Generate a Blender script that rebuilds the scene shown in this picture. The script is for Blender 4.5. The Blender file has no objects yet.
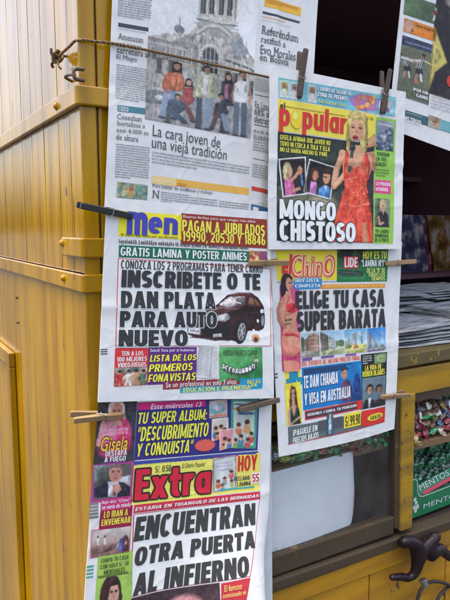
import bpy, bmesh, math, random
import numpy as np
from mathutils import Vector, Matrix, noise as mnoise

random.seed(7)
RNG = np.random.default_rng(11)
C = bpy.context.scene.collection
scene = bpy.context.scene
R = math.radians

# =====================================================================
#  CAMERA, SKY, SUN, EXPOSURE
# =====================================================================
cam_data = bpy.data.cameras.new('camera')
cam = bpy.data.objects.new('camera', cam_data)
C.objects.link(cam)
cam_data.sensor_fit = 'VERTICAL'
cam_data.sensor_height = 24.0
cam_data.lens = 23.6
cam_data.clip_start = 0.02
cam_data.clip_end = 800.0
cam.location = (-0.275, -0.85, 1.55)
cam.rotation_euler = (R(90) - math.atan(72/590.0), 0, -R(31.3))
scene.camera = cam

world = bpy.data.worlds.new('World')
scene.world = world
world.use_nodes = True
wn = world.node_tree.nodes
wl = world.node_tree.links
wn.clear()
w_out = wn.new('ShaderNodeOutputWorld')
w_bg = wn.new('ShaderNodeBackground')
w_sky = wn.new('ShaderNodeTexSky')
w_sky.sky_type = 'NISHITA'
w_sky.sun_disc = False
SUN_EL, SUN_AZ = 79.0, 300.0         # azimuth clockwise from +Y: bright hazy noon, sun high to the left
w_sky.sun_elevation = R(SUN_EL)
w_sky.sun_rotation = R(SUN_AZ)
w_sky.air_density = 1.0
w_sky.dust_density = 7.5
w_sky.ozone_density = 1.0
w_bg.inputs['Strength'].default_value = 0.15
wl.new(w_sky.outputs['Color'], w_bg.inputs['Color'])
wl.new(w_bg.outputs['Background'], w_out.inputs['Surface'])

sun_data = bpy.data.lights.new('sun', 'SUN')
sun_data.energy = 0.5
sun_data.angle = R(35)
sun_data.color = (1.0, 0.96, 0.9)
sun = bpy.data.objects.new('sun', sun_data)
C.objects.link(sun)
sun_dir = Vector((math.sin(R(SUN_AZ))*math.cos(R(SUN_EL)), math.cos(R(SUN_AZ))*math.cos(R(SUN_EL)), math.sin(R(SUN_EL))))
sun.rotation_euler = sun_dir.to_track_quat('Z', 'Y').to_euler()
sun.location = sun_dir*20

scene.view_settings.view_transform = 'Standard'
scene.view_settings.look = 'None'
scene.view_settings.exposure = 1.95
scene.view_settings.gamma = 1.0
scene.view_settings.use_curve_mapping = False

# =====================================================================
#  MATERIALS
# =====================================================================
def lin(c):
    c = np.asarray(c, float)/255.0
    return np.where(c <= 0.04045, c/12.92, ((c+0.055)/1.055)**2.4)

def new_mat(name, base=(0.5, 0.5, 0.5), rough=0.6, metal=0.0, spec=0.5):
    m = bpy.data.materials.new(name)
    m.use_nodes = True
    b = m.node_tree.nodes['Principled BSDF']
    b.inputs['Base Color'].default_value = (*base, 1)
    b.inputs['Roughness'].default_value = rough
    b.inputs['Metallic'].default_value = metal
    b.inputs['Specular IOR Level'].default_value = {'ochre_plank_enamel': 0.8, 'ochre_enamel': 0.36}.get(name, spec)
    return m, m.node_tree.nodes, m.node_tree.links, b

def tex_noise(n, l, coord, scale, detail=4, stretch=None, rough=0.55):
    t = n.new('ShaderNodeTexNoise')
    t.inputs['Scale'].default_value = scale
    t.inputs['Detail'].default_value = detail
    t.inputs['Roughness'].default_value = rough
    if stretch:
        mp = n.new('ShaderNodeMapping')
        mp.inputs['Scale'].default_value = stretch
        l.new(coord, mp.inputs['Vector'])
        l.new(mp.outputs['Vector'], t.inputs['Vector'])
    else:
        l.new(coord, t.inputs['Vector'])
    return t.outputs['Fac']

def ramp(n, l, fac, stops):
    r = n.new('ShaderNodeValToRGB')
    e = r.color_ramp.elements
    while len(e) < len(stops):
        e.new(0.5)
    for k, (p, c) in enumerate(stops):
        e[k].position = p
        e[k].color = (*c, 1) if len(c) == 3 else c
    l.new(fac, r.inputs['Fac'])
    return r.outputs['Color']

def mixc(n, l, fac, a, b, mode='MIX'):
    m = n.new('ShaderNodeMix')
    m.data_type = 'RGBA'
    m.blend_type = mode
    for sock, v in ((m.inputs['Factor'], fac), (m.inputs['A'], a), (m.inputs['B'], b)):
        pass
    ins = [s for s in m.inputs if s.enabled]
    for s, v in zip(ins, (fac, a, b)):
        if hasattr(v, 'is_linked'):
            l.new(v, s)
        elif isinstance(v, (int, float)):
            s.default_value = v
        else:
            s.default_value = (*v, 1)
    return [o for o in m.outputs if o.enabled][0]

def bump(n, l, b, height, strength, dist=0.002):
    bp = n.new('ShaderNodeBump')
    bp.inputs['Strength'].default_value = strength
    bp.inputs['Distance'].default_value = dist
    l.new(height, bp.inputs['Height'])
    l.new(bp.outputs['Normal'], b.inputs['Normal'])
    return bp

def objco(n):
    return n.new('ShaderNodeTexCoord').outputs['Object']

def paint_material(name, base, dark, chip, rough=(0.22, 0.42), grain=(26, 26, 2.5), chips=0.68, dirt=0.5, cracks=0.0, edge=0.0):
    """old brushed enamel over boards: streaks along the grain, thin grime, chipped spots"""
    m, n, l, b = new_mat(name)
    co = objco(n)
    big = tex_noise(n, l, co, 3.2, 5)
    streak = tex_noise(n, l, co, 1.0, 6, stretch=grain)
    fine = tex_noise(n, l, co, 120, 3)
    c1 = mixc(n, l, ramp(n, l, big, [(0.35, (0, 0, 0)), (0.7, (1, 1, 1))]), base, tuple(x*0.74 for x in base))
    c2 = mixc(n, l, ramp(n, l, streak, [(dirt, (0, 0, 0)), (dirt+0.24, (0.75, 0.75, 0.75))]), c1, dark)
    spots = tex_noise(n, l, co, 21, 5, stretch=(1, 1, 0.55), rough=0.7)
    c3 = mixc(n, l, ramp(n, l, spots, [(chips, (0, 0, 0)), (chips+0.03, (1, 1, 1))]), c2, chip)
    if edge:
        be = n.new('ShaderNodeBevel'); be.samples = 4; be.inputs['Radius'].default_value = 0.0045
        gn = n.new('ShaderNodeNewGeometry'); dt = n.new('ShaderNodeVectorMath'); dt.operation = 'DOT_PRODUCT'
        l.new(be.outputs['Normal'], dt.inputs[0]); l.new(gn.outputs['Normal'], dt.inputs[1])
        ew = ramp(n, l, dt.outputs['Value'], [(0.80, (edge,)*3), (0.985, (0, 0, 0))])
        en = ramp(n, l, tex_noise(n, l, co, 34, 5, rough=0.7), [(0.42, (0, 0, 0)), (0.58, (1, 1, 1))])
        em = n.new('ShaderNodeMath'); em.operation = 'MULTIPLY'; l.new(ew, em.inputs[0]); l.new(en, em.inputs[1])
        c3 = mixc(n, l, em.outputs[0], c3, (0.085, 0.048, 0.018))
    if cracks:
        cr = tex_noise(n, l, co, 1.0, 5, stretch=(90, 90, 1.6), rough=0.6)
        zone = tex_noise(n, l, co, 5.5, 3)
        mk = n.new('ShaderNodeMath'); mk.operation = 'MULTIPLY'
        l.new(ramp(n, l, cr, [(cracks, (0, 0, 0)), (cracks+0.025, (1, 1, 1))]), mk.inputs[0])
        l.new(ramp(n, l, zone, [(0.46, (0, 0, 0)), (0.58, (0.9, 0.9, 0.9))]), mk.inputs[1])
        c3 = mixc(n, l, mk.outputs[0], c3, (0.07, 0.04, 0.018))
    l.new(c3, b.inputs['Base Color'])
    rr = n.new('ShaderNodeMapRange')
    rr.inputs['To Min'].default_value = rough[0]
    rr.inputs['To Max'].default_value = rough[1]
    l.new(tex_noise(n, l, co, 9, 4), rr.inputs['Value'])
    l.new(rr.outputs['Result'], b.inputs['Roughness'])
    ad = n.new('ShaderNodeMath'); ad.operation = 'MULTIPLY_ADD'
    l.new(streak, ad.inputs[0]); ad.inputs[1].default_value = 1.6
    l.new(big, ad.inputs[2])
    a2 = n.new('ShaderNodeMath'); a2.operation = 'MULTIPLY_ADD'
    l.new(fine, a2.inputs[0]); a2.inputs[1].default_value = 0.15
    l.new(ad.outputs[0], a2.inputs[2])
    bump(n, l, b, a2.outputs[0], 0.3, 0.0016)
    return m

M = {}
M['ochre'] = paint_material('ochre_enamel', (0.45, 0.240, 0.0012), (0.19, 0.085, 0.003), (0.10, 0.05, 0.015), chips=0.655, dirt=0.43, edge=0.8, rough=(0.08, 0.17))
M['ochre_planks'] = paint_material('ochre_plank_enamel', (0.44, 0.235, 0.0012), (0.18, 0.08, 0.003), (0.10, 0.05, 0.02), chips=0.655, rough=(0.08, 0.2), cracks=0.575, dirt=0.43, edge=0.7)
M['ochre_worn'] = paint_material('worn_ochre_enamel', (0.42, 0.23, 0.006), (0.13, 0.085, 0.02), (0.06, 0.045, 0.03), rough=(0.35, 0.6), chips=0.585, dirt=0.40, edge=1.0, grain=(3, 26, 26))
M['ochre_board'] = paint_material('lower_ochre_enamel', (0.52, 0.25, 0.010), (0.24, 0.11, 0.012), (0.08, 0.05, 0.03), rough=(0.3, 0.5), chips=0.63, grain=(3, 26, 26), dirt=0.42, edge=0.9)
M['dark_wood'] = paint_material('dark_weathered_wood', (0.060, 0.038, 0.016), (0.022, 0.014, 0.008), (0.17, 0.10, 0.02), rough=(0.6, 0.85), chips=0.62, grain=(3, 30, 30))
M['olive_wood'] = paint_material('olive_weathered_wood', (0.12, 0.088, 0.028), (0.04, 0.03, 0.014), (0.33, 0.19, 0.015), rough=(0.55, 0.8), chips=0.60, grain=(4, 30, 30))
M['brown_shelf'] = paint_material('brown_shelf_wood', (0.19, 0.11, 0.05), (0.08, 0.045, 0.022), (0.05, 0.03, 0.02), rough=(0.45, 0.7), chips=0.75, grain=(3, 30, 30))
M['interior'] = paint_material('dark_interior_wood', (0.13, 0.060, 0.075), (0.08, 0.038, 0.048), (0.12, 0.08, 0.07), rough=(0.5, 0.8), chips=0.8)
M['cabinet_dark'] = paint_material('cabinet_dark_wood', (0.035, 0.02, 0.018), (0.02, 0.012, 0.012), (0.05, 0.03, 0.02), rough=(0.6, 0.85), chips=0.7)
M['peg_wood'] = paint_material('peg_wood', (0.30, 0.19, 0.085), (0.12, 0.07, 0.03), (0.10, 0.06, 0.03), rough=(0.5, 0.7), chips=0.75, grain=(20, 200, 200))
M['peg_dark'] = paint_material('grimy_peg_wood', (0.10, 0.068, 0.045), (0.04, 0.028, 0.02), (0.05, 0.03, 0.02), rough=(0.5, 0.7), chips=0.75, grain=(20, 200, 200))
M['peg_black'] = new_mat('black_peg_plastic', (0.022, 0.026, 0.024), 0.4)[0]
M['steel'] = new_mat('dull_steel', (0.32, 0.31, 0.29), 0.45, 1.0)[0]
M['rust'] = paint_material('rusty_iron', (0.11, 0.075, 0.045), (0.05, 0.03, 0.02), (0.2, 0.1, 0.04), rough=(0.5, 0.8), chips=0.6)

m, n, l, b = new_mat('cord_fibre', (0.2, 0.12, 0.045), 0.75)
wv = n.new('ShaderNodeTexWave'); wv.inputs['Scale'].default_value = 130; wv.bands_direction = 'DIAGONAL'
l.new(objco(n), wv.inputs['Vector'])
l.new(ramp(n, l, wv.outputs['Fac'], [(0.2, (0.09, 0.055, 0.022)), (0.8, (0.27, 0.165, 0.06))]), b.inputs['Base Color'])
bump(n, l, b, wv.outputs['Fac'], 0.6, 0.001)
M['cord'] = m

def crumple(n, l, co):
    '''soft dents and a few sharper creases of handled newsprint'''
    vo = n.new('ShaderNodeTexVoronoi'); vo.feature = 'DISTANCE_TO_EDGE'; vo.inputs['Scale'].default_value = 9.0
    ds = n.new('ShaderNodeMix'); ds.data_type = 'VECTOR'
    nz = n.new('ShaderNodeTexNoise'); nz.inputs['Scale'].default_value = 5.0
    l.new(co, nz.inputs['Vector']); ins = [s for s in ds.inputs if s.enabled]
    ins[0].default_value = 0.22; l.new(co, ins[1]); l.new(nz.outputs['Color'], ins[2])
    l.new([o for o in ds.outputs if o.enabled][0], vo.inputs['Vector'])
    r_ = n.new('ShaderNodeMapRange'); r_.inputs['From Max'].default_value = 0.05; r_.inputs['To Min'].default_value = 0.12; r_.inputs['To Max'].default_value = 0.0
    l.new(vo.outputs['Distance'], r_.inputs['Value'])
    a_ = n.new('ShaderNodeMath'); a_.operation = 'ADD'
    l.new(r_.outputs[0], a_.inputs[0]); l.new(tex_noise(n, l, co, 13, 3), a_.inputs[1])
    return a_.outputs[0]
m, n, l, b = new_mat('newsprint_paper', (0.74, 0.75, 0.74), 0.8, 0, 0.25)
co = objco(n)
mot = tex_noise(n, l, co, 38, 5)
l.new(ramp(n, l, mot, [(0.3, (0.67, 0.665, 0.635)), (0.7, (0.75, 0.745, 0.71))]), b.inputs['Base Color'])
bump(n, l, b, crumple(n, l, co), 0.55, 0.0045)
M['paper'] = m

m, n, l, b = new_mat('printed_ink', (0.5, 0.5, 0.5), 0.62, 0, 0.3)
at = n.new('ShaderNodeAttribute'); at.attribute_name = 'print'
co = objco(n)
gr = tex_noise(n, l, co, 900, 2)
l.new(mixc(n, l, 1.0, at.outputs['Color'], ramp(n, l, gr, [(0.3, (0.88, 0.88, 0.88)), (0.7, (1.06, 1.06, 1.06))]), 'MULTIPLY'), b.inputs['Base Color'])
bump(n, l, b, crumple(n, l, co), 0.55, 0.0045)
M['ink'] = m
m, n, l, b = new_mat('shaded_newsprint', (0.5, 0.52, 0.52), 0.85, 0, 0.2)  # newsprint for the under sheet, the curled front sheet's shade put into its colour
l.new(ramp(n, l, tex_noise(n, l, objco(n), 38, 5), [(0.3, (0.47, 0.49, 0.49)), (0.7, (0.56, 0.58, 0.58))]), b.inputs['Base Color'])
M['paper_shaded'] = m

m, n, l, b = new_mat('cabinet_glass', (1, 1, 1), 0.03)
n.remove(b)
o_ = n['Material Output']
tr = n.new('ShaderNodeBsdfTransparent'); tr.inputs['Color'].default_value = (0.95, 0.96, 0.95, 1)
gl = n.new('ShaderNodeBsdfGlossy'); gl.inputs['Roughness'].default_value = 0.08
df = n.new('ShaderNodeBsdfDiffuse'); df.inputs['Color'].default_value = (0.5, 0.5, 0.48, 1)
lw = n.new('ShaderNodeLayerWeight'); lw.inputs['Blend'].default_value = 0.5
fr_r = n.new('ShaderNodeMapRange'); fr_r.inputs['From Min'].default_value = 0.2; fr_r.inputs['From Max'].default_value = 1.0
fr_r.inputs['To Min'].default_value = 0.008; fr_r.inputs['To Max'].default_value = 0.28
l.new(lw.outputs['Facing'], fr_r.inputs['Value'])
mx = n.new('ShaderNodeMixShader'); mx2 = n.new('ShaderNodeMixShader')
du = tex_noise(n, l, objco(n), 14, 5)
dm = n.new('ShaderNodeMapRange'); dm.inputs['From Min'].default_value = 0.4; dm.inputs['From Max'].default_value = 0.8
dm.inputs['To Max'].default_value = 0.05; dm.inputs['To Min'].default_value = 0.004
l.new(du, dm.inputs['Value'])
l.new(fr_r.outputs[0], mx.inputs['Fac']); l.new(tr.outputs[0], mx.inputs[1]); l.new(gl.outputs[0], mx.inputs[2])
l.new(dm.outputs[0], mx2.inputs['Fac']); l.new(mx.outputs[0], mx2.inputs[1]); l.new(df.outputs[0], mx2.inputs[2])
l.new(mx2.outputs[0], o_.inputs['Surface'])
M['glass'] = m

def foil(name, c, metal=0.55, rough=0.25):
    m, n, l, b = new_mat(name, c, rough, metal)
    co = objco(n)
    nz = tex_noise(n, l, co, 90, 3)
    l.new(mixc(n, l, ramp(n, l, nz, [(0.45, (0, 0, 0)), (0.62, (0.8, 0.8, 0.8))]), c, tuple(min(0.85, x*0.5+0.28) for x in c)), b.inputs['Base Color'])
    bump(n, l, b, nz, 0.9, 0.004)
    return m
FOIL = {k: foil(k+'_foil', c) for k, c in {
    'green': (0.035, 0.33, 0.12), 'lime': (0.42, 0.62, 0.06), 'brown': (0.22, 0.10, 0.05), 'cream': (0.62, 0.56, 0.46),
    'red': (0.34, 0.035, 0.05), 'blue': (0.10, 0.14, 0.26), 'mint': (0.016, 0.17, 0.065), 'silver': (0.5, 0.52, 0.56), 'gold': (0.46, 0.30, 0.07)}.items()}
M['carton_green'] = paint_material('green_carton', (0.012, 0.17, 0.065), (0.008, 0.10, 0.04), (0.03, 0.12, 0.06), rough=(0.3, 0.4), chips=0.85)
M['carton_red'] = new_mat('red_carton', (0.30, 0.03, 0.035), 0.45)[0]
M['white_ink'] = new_mat('white_ink', (0.5, 0.53, 0.5), 0.5)[0]
M['red_ink'] = new_mat('red_ink', (0.45, 0.03, 0.06), 0.5)[0]
m, n, l, b = new_mat('dark_plastic_film', (0.012, 0.005, 0.007), 0.38, 0, 0.35)
bump(n, l, b, tex_noise(n, l, objco(n), 34, 2, stretch=(1, 1, 0.4)), 0.45, 0.004)
M['black_plastic'] = m
M['rubber'] = new_mat('black_rubber', (0.025, 0.02, 0.022), 0.5)[0]
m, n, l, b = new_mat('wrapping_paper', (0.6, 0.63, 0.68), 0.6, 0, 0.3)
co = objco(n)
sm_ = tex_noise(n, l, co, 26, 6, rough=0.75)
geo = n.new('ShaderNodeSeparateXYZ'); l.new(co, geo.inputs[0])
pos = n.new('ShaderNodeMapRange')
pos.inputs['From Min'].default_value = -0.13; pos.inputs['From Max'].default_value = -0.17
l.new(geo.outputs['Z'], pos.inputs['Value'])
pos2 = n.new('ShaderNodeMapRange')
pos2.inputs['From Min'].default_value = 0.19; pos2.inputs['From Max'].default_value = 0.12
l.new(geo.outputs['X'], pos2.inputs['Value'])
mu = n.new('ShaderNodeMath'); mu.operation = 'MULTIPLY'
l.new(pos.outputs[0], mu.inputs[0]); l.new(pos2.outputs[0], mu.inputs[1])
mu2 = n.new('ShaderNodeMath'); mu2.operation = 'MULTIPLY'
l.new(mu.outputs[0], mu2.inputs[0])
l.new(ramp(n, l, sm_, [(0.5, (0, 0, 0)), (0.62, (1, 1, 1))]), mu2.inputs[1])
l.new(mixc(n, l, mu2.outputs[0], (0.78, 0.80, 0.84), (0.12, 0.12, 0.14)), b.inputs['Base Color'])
bump(n, l, b, tex_noise(n, l, co, 12, 3), 0.4, 0.004)
M['wrap'] = m

# =====================================================================
#  OBJECT HELPERS
# =====================================================================
def link(o, parent=None):
    C.objects.link(o)
    if parent is not None:
        o.parent = parent
    return o

def thing(name, label, cat, loc=(0, 0, 0), group=None):
    o = bpy.data.objects.new(name, None)
    o.empty_display_size = 0.05
    o.location = loc
    o['label'] = label; o['category'] = cat
    if group: o['group'] = group
    return link(o)

def tag(o, label, cat, group=None):
    o['label'] = label; o['category'] = cat
    if group: o['group'] = group
    return o

def mesh_obj(name, verts, faces, mat, parent=None, loc=(0, 0, 0), smooth=False, bevel=0.0):
    me = bpy.data.meshes.new(name)
    me.from_pydata([tuple(v) for v in verts], [], [tuple(f) for f in faces])
    me.materials.append(mat)
    o = bpy.data.objects.new(name, me)
    o.location = loc
    link(o, parent)
    if smooth:
        for p in me.polygons: p.use_smooth = True
    if bevel:
        bv = o.modifiers.new('bevel', 'BEVEL'); bv.width = bevel; bv.segments = 2; bv.limit_method = 'ANGLE'
    return o

class MB:
    """collects simple solids into one mesh"""
    def __init__(self): self.v = []; self.f = []
    def add(self, v, f):
        k = len(self.v); self.v += [tuple(x) for x in v]; self.f += [tuple(i+k for i in q) for q in f]
    def box(self, x0, x1, y0, y1, z0, z1):
        self.hexa([(x0, z0), (x1, z0), (x1, z1), (x0, z1)], y0, y1)
    def hexa(self, q, y0, y1):
        """front outline q of four (x, z) points, between depths y0 and y1"""
        v = [(x, y0, z) for x, z in q] + [(x, y1, z) for x, z in q]
        self.add(v, [(0, 1, 2, 3), (7, 6, 5, 4), (0, 4, 5, 1), (1, 5, 6, 2), (2, 6, 7, 3), (3, 7, 4, 0)])
    def tube(self, pts, rad, seg=8):
        pts = [Vector(p) for p in pts]
        rs = rad if isinstance(rad, (list, tuple)) else [rad]*len(pts)
        rings = []; prev = None
        for i, p in enumerate(pts):
            t = (pts[min(i+1, len(pts)-1)] - pts[max(i-1, 0)]).normalized()
            if prev is None:
                a = t.orthogonal().normalized()
            else:
                a = (prev - t*prev.dot(t)).normalized()
            prev = a
            bb = t.cross(a)
            rings.append([p + (a*math.cos(2*math.pi*k/seg) + bb*math.sin(2*math.pi*k/seg))*rs[i] for k in range(seg)])
        v = [q for r in rings for q in r]; f = []
        for i in range(len(rings)-1):
            for k in range(seg):
                f.append((i*seg+k, i*seg+(k+1) % seg, (i+1)*seg+(k+1) % seg, (i+1)*seg+k))
        f.append(tuple(range(seg-1, -1, -1))); f.append(tuple(range((len(rings)-1)*seg, len(rings)*seg)))
        self.add(v, f)
    def build(self, name, mat, parent=None, loc=(0, 0, 0), smooth=False, bevel=0.0):
        return mesh_obj(name, self.v, self.f, mat, parent, loc, smooth, bevel)

def copy_tree(o, parent=None):
    c = o.copy(); C.objects.link(c)
    if parent is not None:
        c.parent = parent
    for ch in list(o.children):
        copy_tree(ch, c)
    return c

def spline(pts, k=6):
    """Catmull-Rom through points"""
    P = [Vector(p) for p in pts]; P = [P[0]*2-P[1]] + P + [P[-1]*2-P[-2]]
    out = []
    for i in range(1, len(P)-2):
        for j in range(k):
            t = j/k
            out.append(0.5*((2*P[i]) + (P[i+1]-P[i-1])*t + (2*P[i-1]-5*P[i]+4*P[i+1]-P[i+2])*t*t + (3*P[i]-P[i-1]-3*P[i+1]+P[i+2])*t**3))
    out.append(P[-2])
    return out

# =====================================================================
#  THE KIOSK
# =====================================================================
g = MB(); g.box(-200, 200, -200, 200, -0.5, 0)
m, n, l, b = new_mat('street_asphalt', (0.03, 0.03, 0.03), 0.9)
co = objco(n)
l.new(ramp(n, l, tex_noise(n, l, co, 4, 8), [(0.3, (0.018, 0.0175, 0.017)), (0.7, (0.03, 0.029, 0.028))]), b.inputs['Base Color'])
ground = g.build('ground', m); ground['kind'] = 'structure'

KX1, KY1 = 1.75, 1.15
kiosk = thing('newspaper_kiosk', 'ochre painted wooden newspaper kiosk with iron straps and a display counter', 'kiosk', (0, 0, 0))

# --- corner post: two boards on the front with a seam between them
p = MB(); p.box(0.0, 0.0245, 0.0, 0.0045, 0, 2.25); p.build('corner_post', M['ochre'], kiosk, bevel=0.003)
p = MB(); p.box(0.0275, 0.115, 0.002, 0.05, 0, 2.25); p.build('front_board', M['ochre'], kiosk, bevel=0.002)

# --- side wall planks with uneven gaps (upper and middle zones)
def ragged_plank(mb, y0, y1, z0, z1, x0=0.0015, th=0.018, wob=0.0011, nz=26):
    zs = np.linspace(z0, z1, nz)
    v = []; f = []
    for z in zs:
        a = y0 + wob*mnoise.noise(Vector((y0*31, z*9, 0)))*1.6
        c = y1 + wob*mnoise.noise(Vector((y1*31+5, z*9, 3)))*1.6
        xo = x0 + 0.0008*mnoise.noise(Vector((y0*17, z*3, 8)))
        v += [(xo, a, z), (xo+0.0004, (a+c)/2, z), (xo, c, z), (xo+th, c, z), (xo+th, a, z)]
    for i in range(nz-1):
        for k in range(5):
            f.append((i*5+k, (i+1)*5+k, (i+1)*5+(k+1) % 5, i*5+(k+1) % 5))
    f += [(4, 3, 2, 1, 0), tuple((nz-1)*5+k for k in range(5))]
    mb.add(v, f)

seams = [0.0045, 0.058, 0.119, 0.209, 0.293, 0.370, 0.468, 0.552, 0.640, 0.725, 0.815, 0.900, 0.99, 1.075, 1.15]
pl = MB()
for a, c in zip(seams[:-1], seams[1:]):
    gap = 0.0007 + 0.0016*random.random()
    ragged_plank(pl, a+gap, c-gap, 1.4835, 1.7225)
    ragged_plank(pl, a+gap, c-gap, 1.7515, 2.25)
pl.build('side_planks', M['ochre_planks'], kiosk, bevel=0.0008)
bk = MB(); bk.box(0.021, 0.0265, 0.0052, KY1, 0.0, 2.25); bk.build('side_backing', M['interior'], kiosk)

def wrap_band(name, z0, z1, y_far, x_end, d=0.006, bolts=(), lug=None):
    """a flat band along the side that turns the corner on to the front"""
    o = MB()
    prof = [(-d, y_far), (-d, 0.0)]
    for k in range(1, 7):
        a = math.pi/2*k/6
        prof.append((-d*math.cos(a), -d*math.sin(a)))
    prof.append((x_end, -d))
    inner = [(x_end, 0.0003), (-0.0003, 0.0003), (-0.0003, y_far)]
    P = prof + inner
    nP = len(P)
    zz = [z0, z0+0.002, z1-0.002, z1]
    v = []
    for i, z in enumerate(zz):
        s = 0.0012 if i in (0, 3) else 0.0
        for k, (x, y) in enumerate(P):
            if k < len(prof):
                if k < 2: x += s
                elif k == len(prof)-1: y += s
                else: x *= (d-s)/d; y *= (d-s)/d
            v.append((x, y, z + 0.0007*mnoise.noise(Vector((x*40, y*22, z*5)))))
    f = []
    for i in range(3):
        for k in range(nP):
            f.append((i*nP+k, i*nP+(k+1) % nP, (i+1)*nP+(k+1) % nP, (i+1)*nP+k))
    f.append(tuple(range(nP-1, -1, -1))); f.append(tuple(3*nP+k for k in range(nP)))
    band = o.build(name, M['ochre'], kiosk)
    for bm_ in band.data.polygons: pass
    me = band.data; me.clear_geometry(); me.from_pydata(v, [], f)
    for y, z in bolts:
        bo = MB()
        for (xa, xb, r0, r1) in ((-d, -d-0.0025, 0.0065, 0.0058), (-d-0.0025, -d-0.0055, 0.0050, 0.0032)):
            bo.tube([(xa, y, z), (xb, y, z)], [r0, r1], 12)
        bo.build('bolt', M['ochre'], band, smooth=False)
    return band
wrap_band('iron_strap', 1.5065, 1.5355, 0.095, 0.043, bolts=[(0.089, 1.5265)])
wrap_band('iron_strap', 1.4545, 1.4820, KY1, 0.043, bolts=[(0.088, 1.4705), (0.72, 1.4705)])
wrap_band('wooden_rail', 1.7235, 1.7505, KY1, 0.043, d=0.008, bolts=[(0.09, 1.737)])

# --- lower side panels and the hatch
p = MB(); p.box(0.0012, 0.02, 0.0052, 0.459, 0.0, 1.4535); p.build('side_panel', M['ochre'], kiosk, bevel=0.0015)
p = MB(); p.box(0.0025, 0.02, 0.4625, KY1, 0.0, 1.4535); p.build('side_panel', M['ochre'], kiosk, bevel=0.0015)
p = MB()
p.box(-0.012, 0.0015, 0.527, 1.02, 1.2345, 1.2675); p.box(-0.012, 0.0015, 0.527, 0.560, 0.30, 1.2340); p.box(-0.012, 0.0015, 0.985, 1.02, 0.30, 1.2340)
ha = p.build('hatch', M['ochre'], kiosk, bevel=0.002)
p = MB(); p.box(-0.006, 0.001, 0.563, 0.982, 0.30, 1.231); p.build('hatch_door', M['ochre'], ha, bevel=0.0015)
p = MB()
for z in (1.345, 1.40): p.tube([(0.0015, 0.478, z), (-0.002, 0.478, z)], [0.004, 0.0025], 10)
p.build('nail_head', M['rust'], kiosk)

# --- front woodwork; the lower part sags a little towards the right
def sag(x): return -0.035*max(0.0, x-0.40)
def bar(x0, x1, z0, z1, y0, y1, s=1.0):
    o = MB(); o.hexa([(x0, z0+s*sag(x0)), (x1, z0+s*sag(x1)), (x1, z1+s*sag(x1)), (x0, z1+s*sag(x0))], y0, y1); return o
bar(0.118, KX1, 1.256, 1.286, -0.004, 0.42, 0.0).build('counter', M['olive_wood'], kiosk, bevel=0.003)
bar(0.118, KX1, 1.197, 1.2555, 0.0, 0.03, 0.3).build('counter_apron', M['ochre_worn'], kiosk, bevel=0.003)
st = MB(); st.hexa([(0.694, 0.885), (0.731, 0.885), (0.7245, 1.196), (0.680, 1.196)], -0.002, 0.032)
st.build('stile', M['ochre_worn'], kiosk, bevel=0.003)
# glazed door on the left of the stile
dr = MB(); dr.hexa([(0.679, 0.894), (0.6925, 0.894), (0.679, 1.193), (0.6645, 1.193)], 0.002, 0.026)
door = dr.build('cabinet_door', M['dark_wood'], kiosk, bevel=0.002)
bar(0.118, 0.6775, 0.893, 0.932, 0.003, 0.026).build('bottom_rail', M['dark_wood'], door, bevel=0.002)
bar(0.118, 0.664, 1.172, 1.193, 0.003, 0.026).build('top_rail', M['dark_wood'], door, bevel=0.002)
gp = MB(); gp.hexa([(0.12, 0.9325), (0.677, 0.922), (0.665, 1.1715), (0.12, 1.1715)], 0.012, 0.0145); gp.build('glass_pane', M['glass'], door)
bar(0.118, KX1, 0.868, 0.8915, -0.006, 0.03, 1.0).build('sill_rail', M['dark_wood'], kiosk, bevel=0.003)
bar(0.727, KX1, 1.176, 1.1955, 0.002, 0.03, 0.3).build('top_rail', M['dark_wood'], kiosk, bevel=0.002)
bar(0.118, KX1, 0.826, 0.8675, 0.0, 0.03, 1.0).build('base_rail', M['ochre_board'], kiosk, bevel=0.002)
xs = [0.118, 0.366, 0.609, 0.86, 1.11, 1.36, KX1]
for a, c in zip(xs[:-1], xs[1:]):
    bar(a+0.0015, c-0.0015, 0.02, 0.8245, 0.004, 0.024, 1.0).build('base_panel', M['ochre_board'], kiosk, bevel=0.002)
# cabinet inside: shelves, floor, back
bar(0.118, 0.664, 1.075, 1.091, 0.028, 0.36, 0.4).build('shelf', M['brown_shelf'], kiosk, bevel=0.0015)
bar(0.735, KX1, 1.064, 1.081, 0.012, 0.36, 0.6).build('shelf', M['brown_shelf'], kiosk, bevel=0.0015)
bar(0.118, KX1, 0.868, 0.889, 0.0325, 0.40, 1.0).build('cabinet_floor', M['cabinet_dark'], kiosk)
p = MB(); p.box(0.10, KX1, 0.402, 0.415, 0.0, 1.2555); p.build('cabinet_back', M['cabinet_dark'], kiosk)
p = MB(); p.box(0.690, 0.706, 0.034, 0.40, 0.895, 1.2); p.build('divider', M['cabinet_dark'], kiosk)
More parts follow.
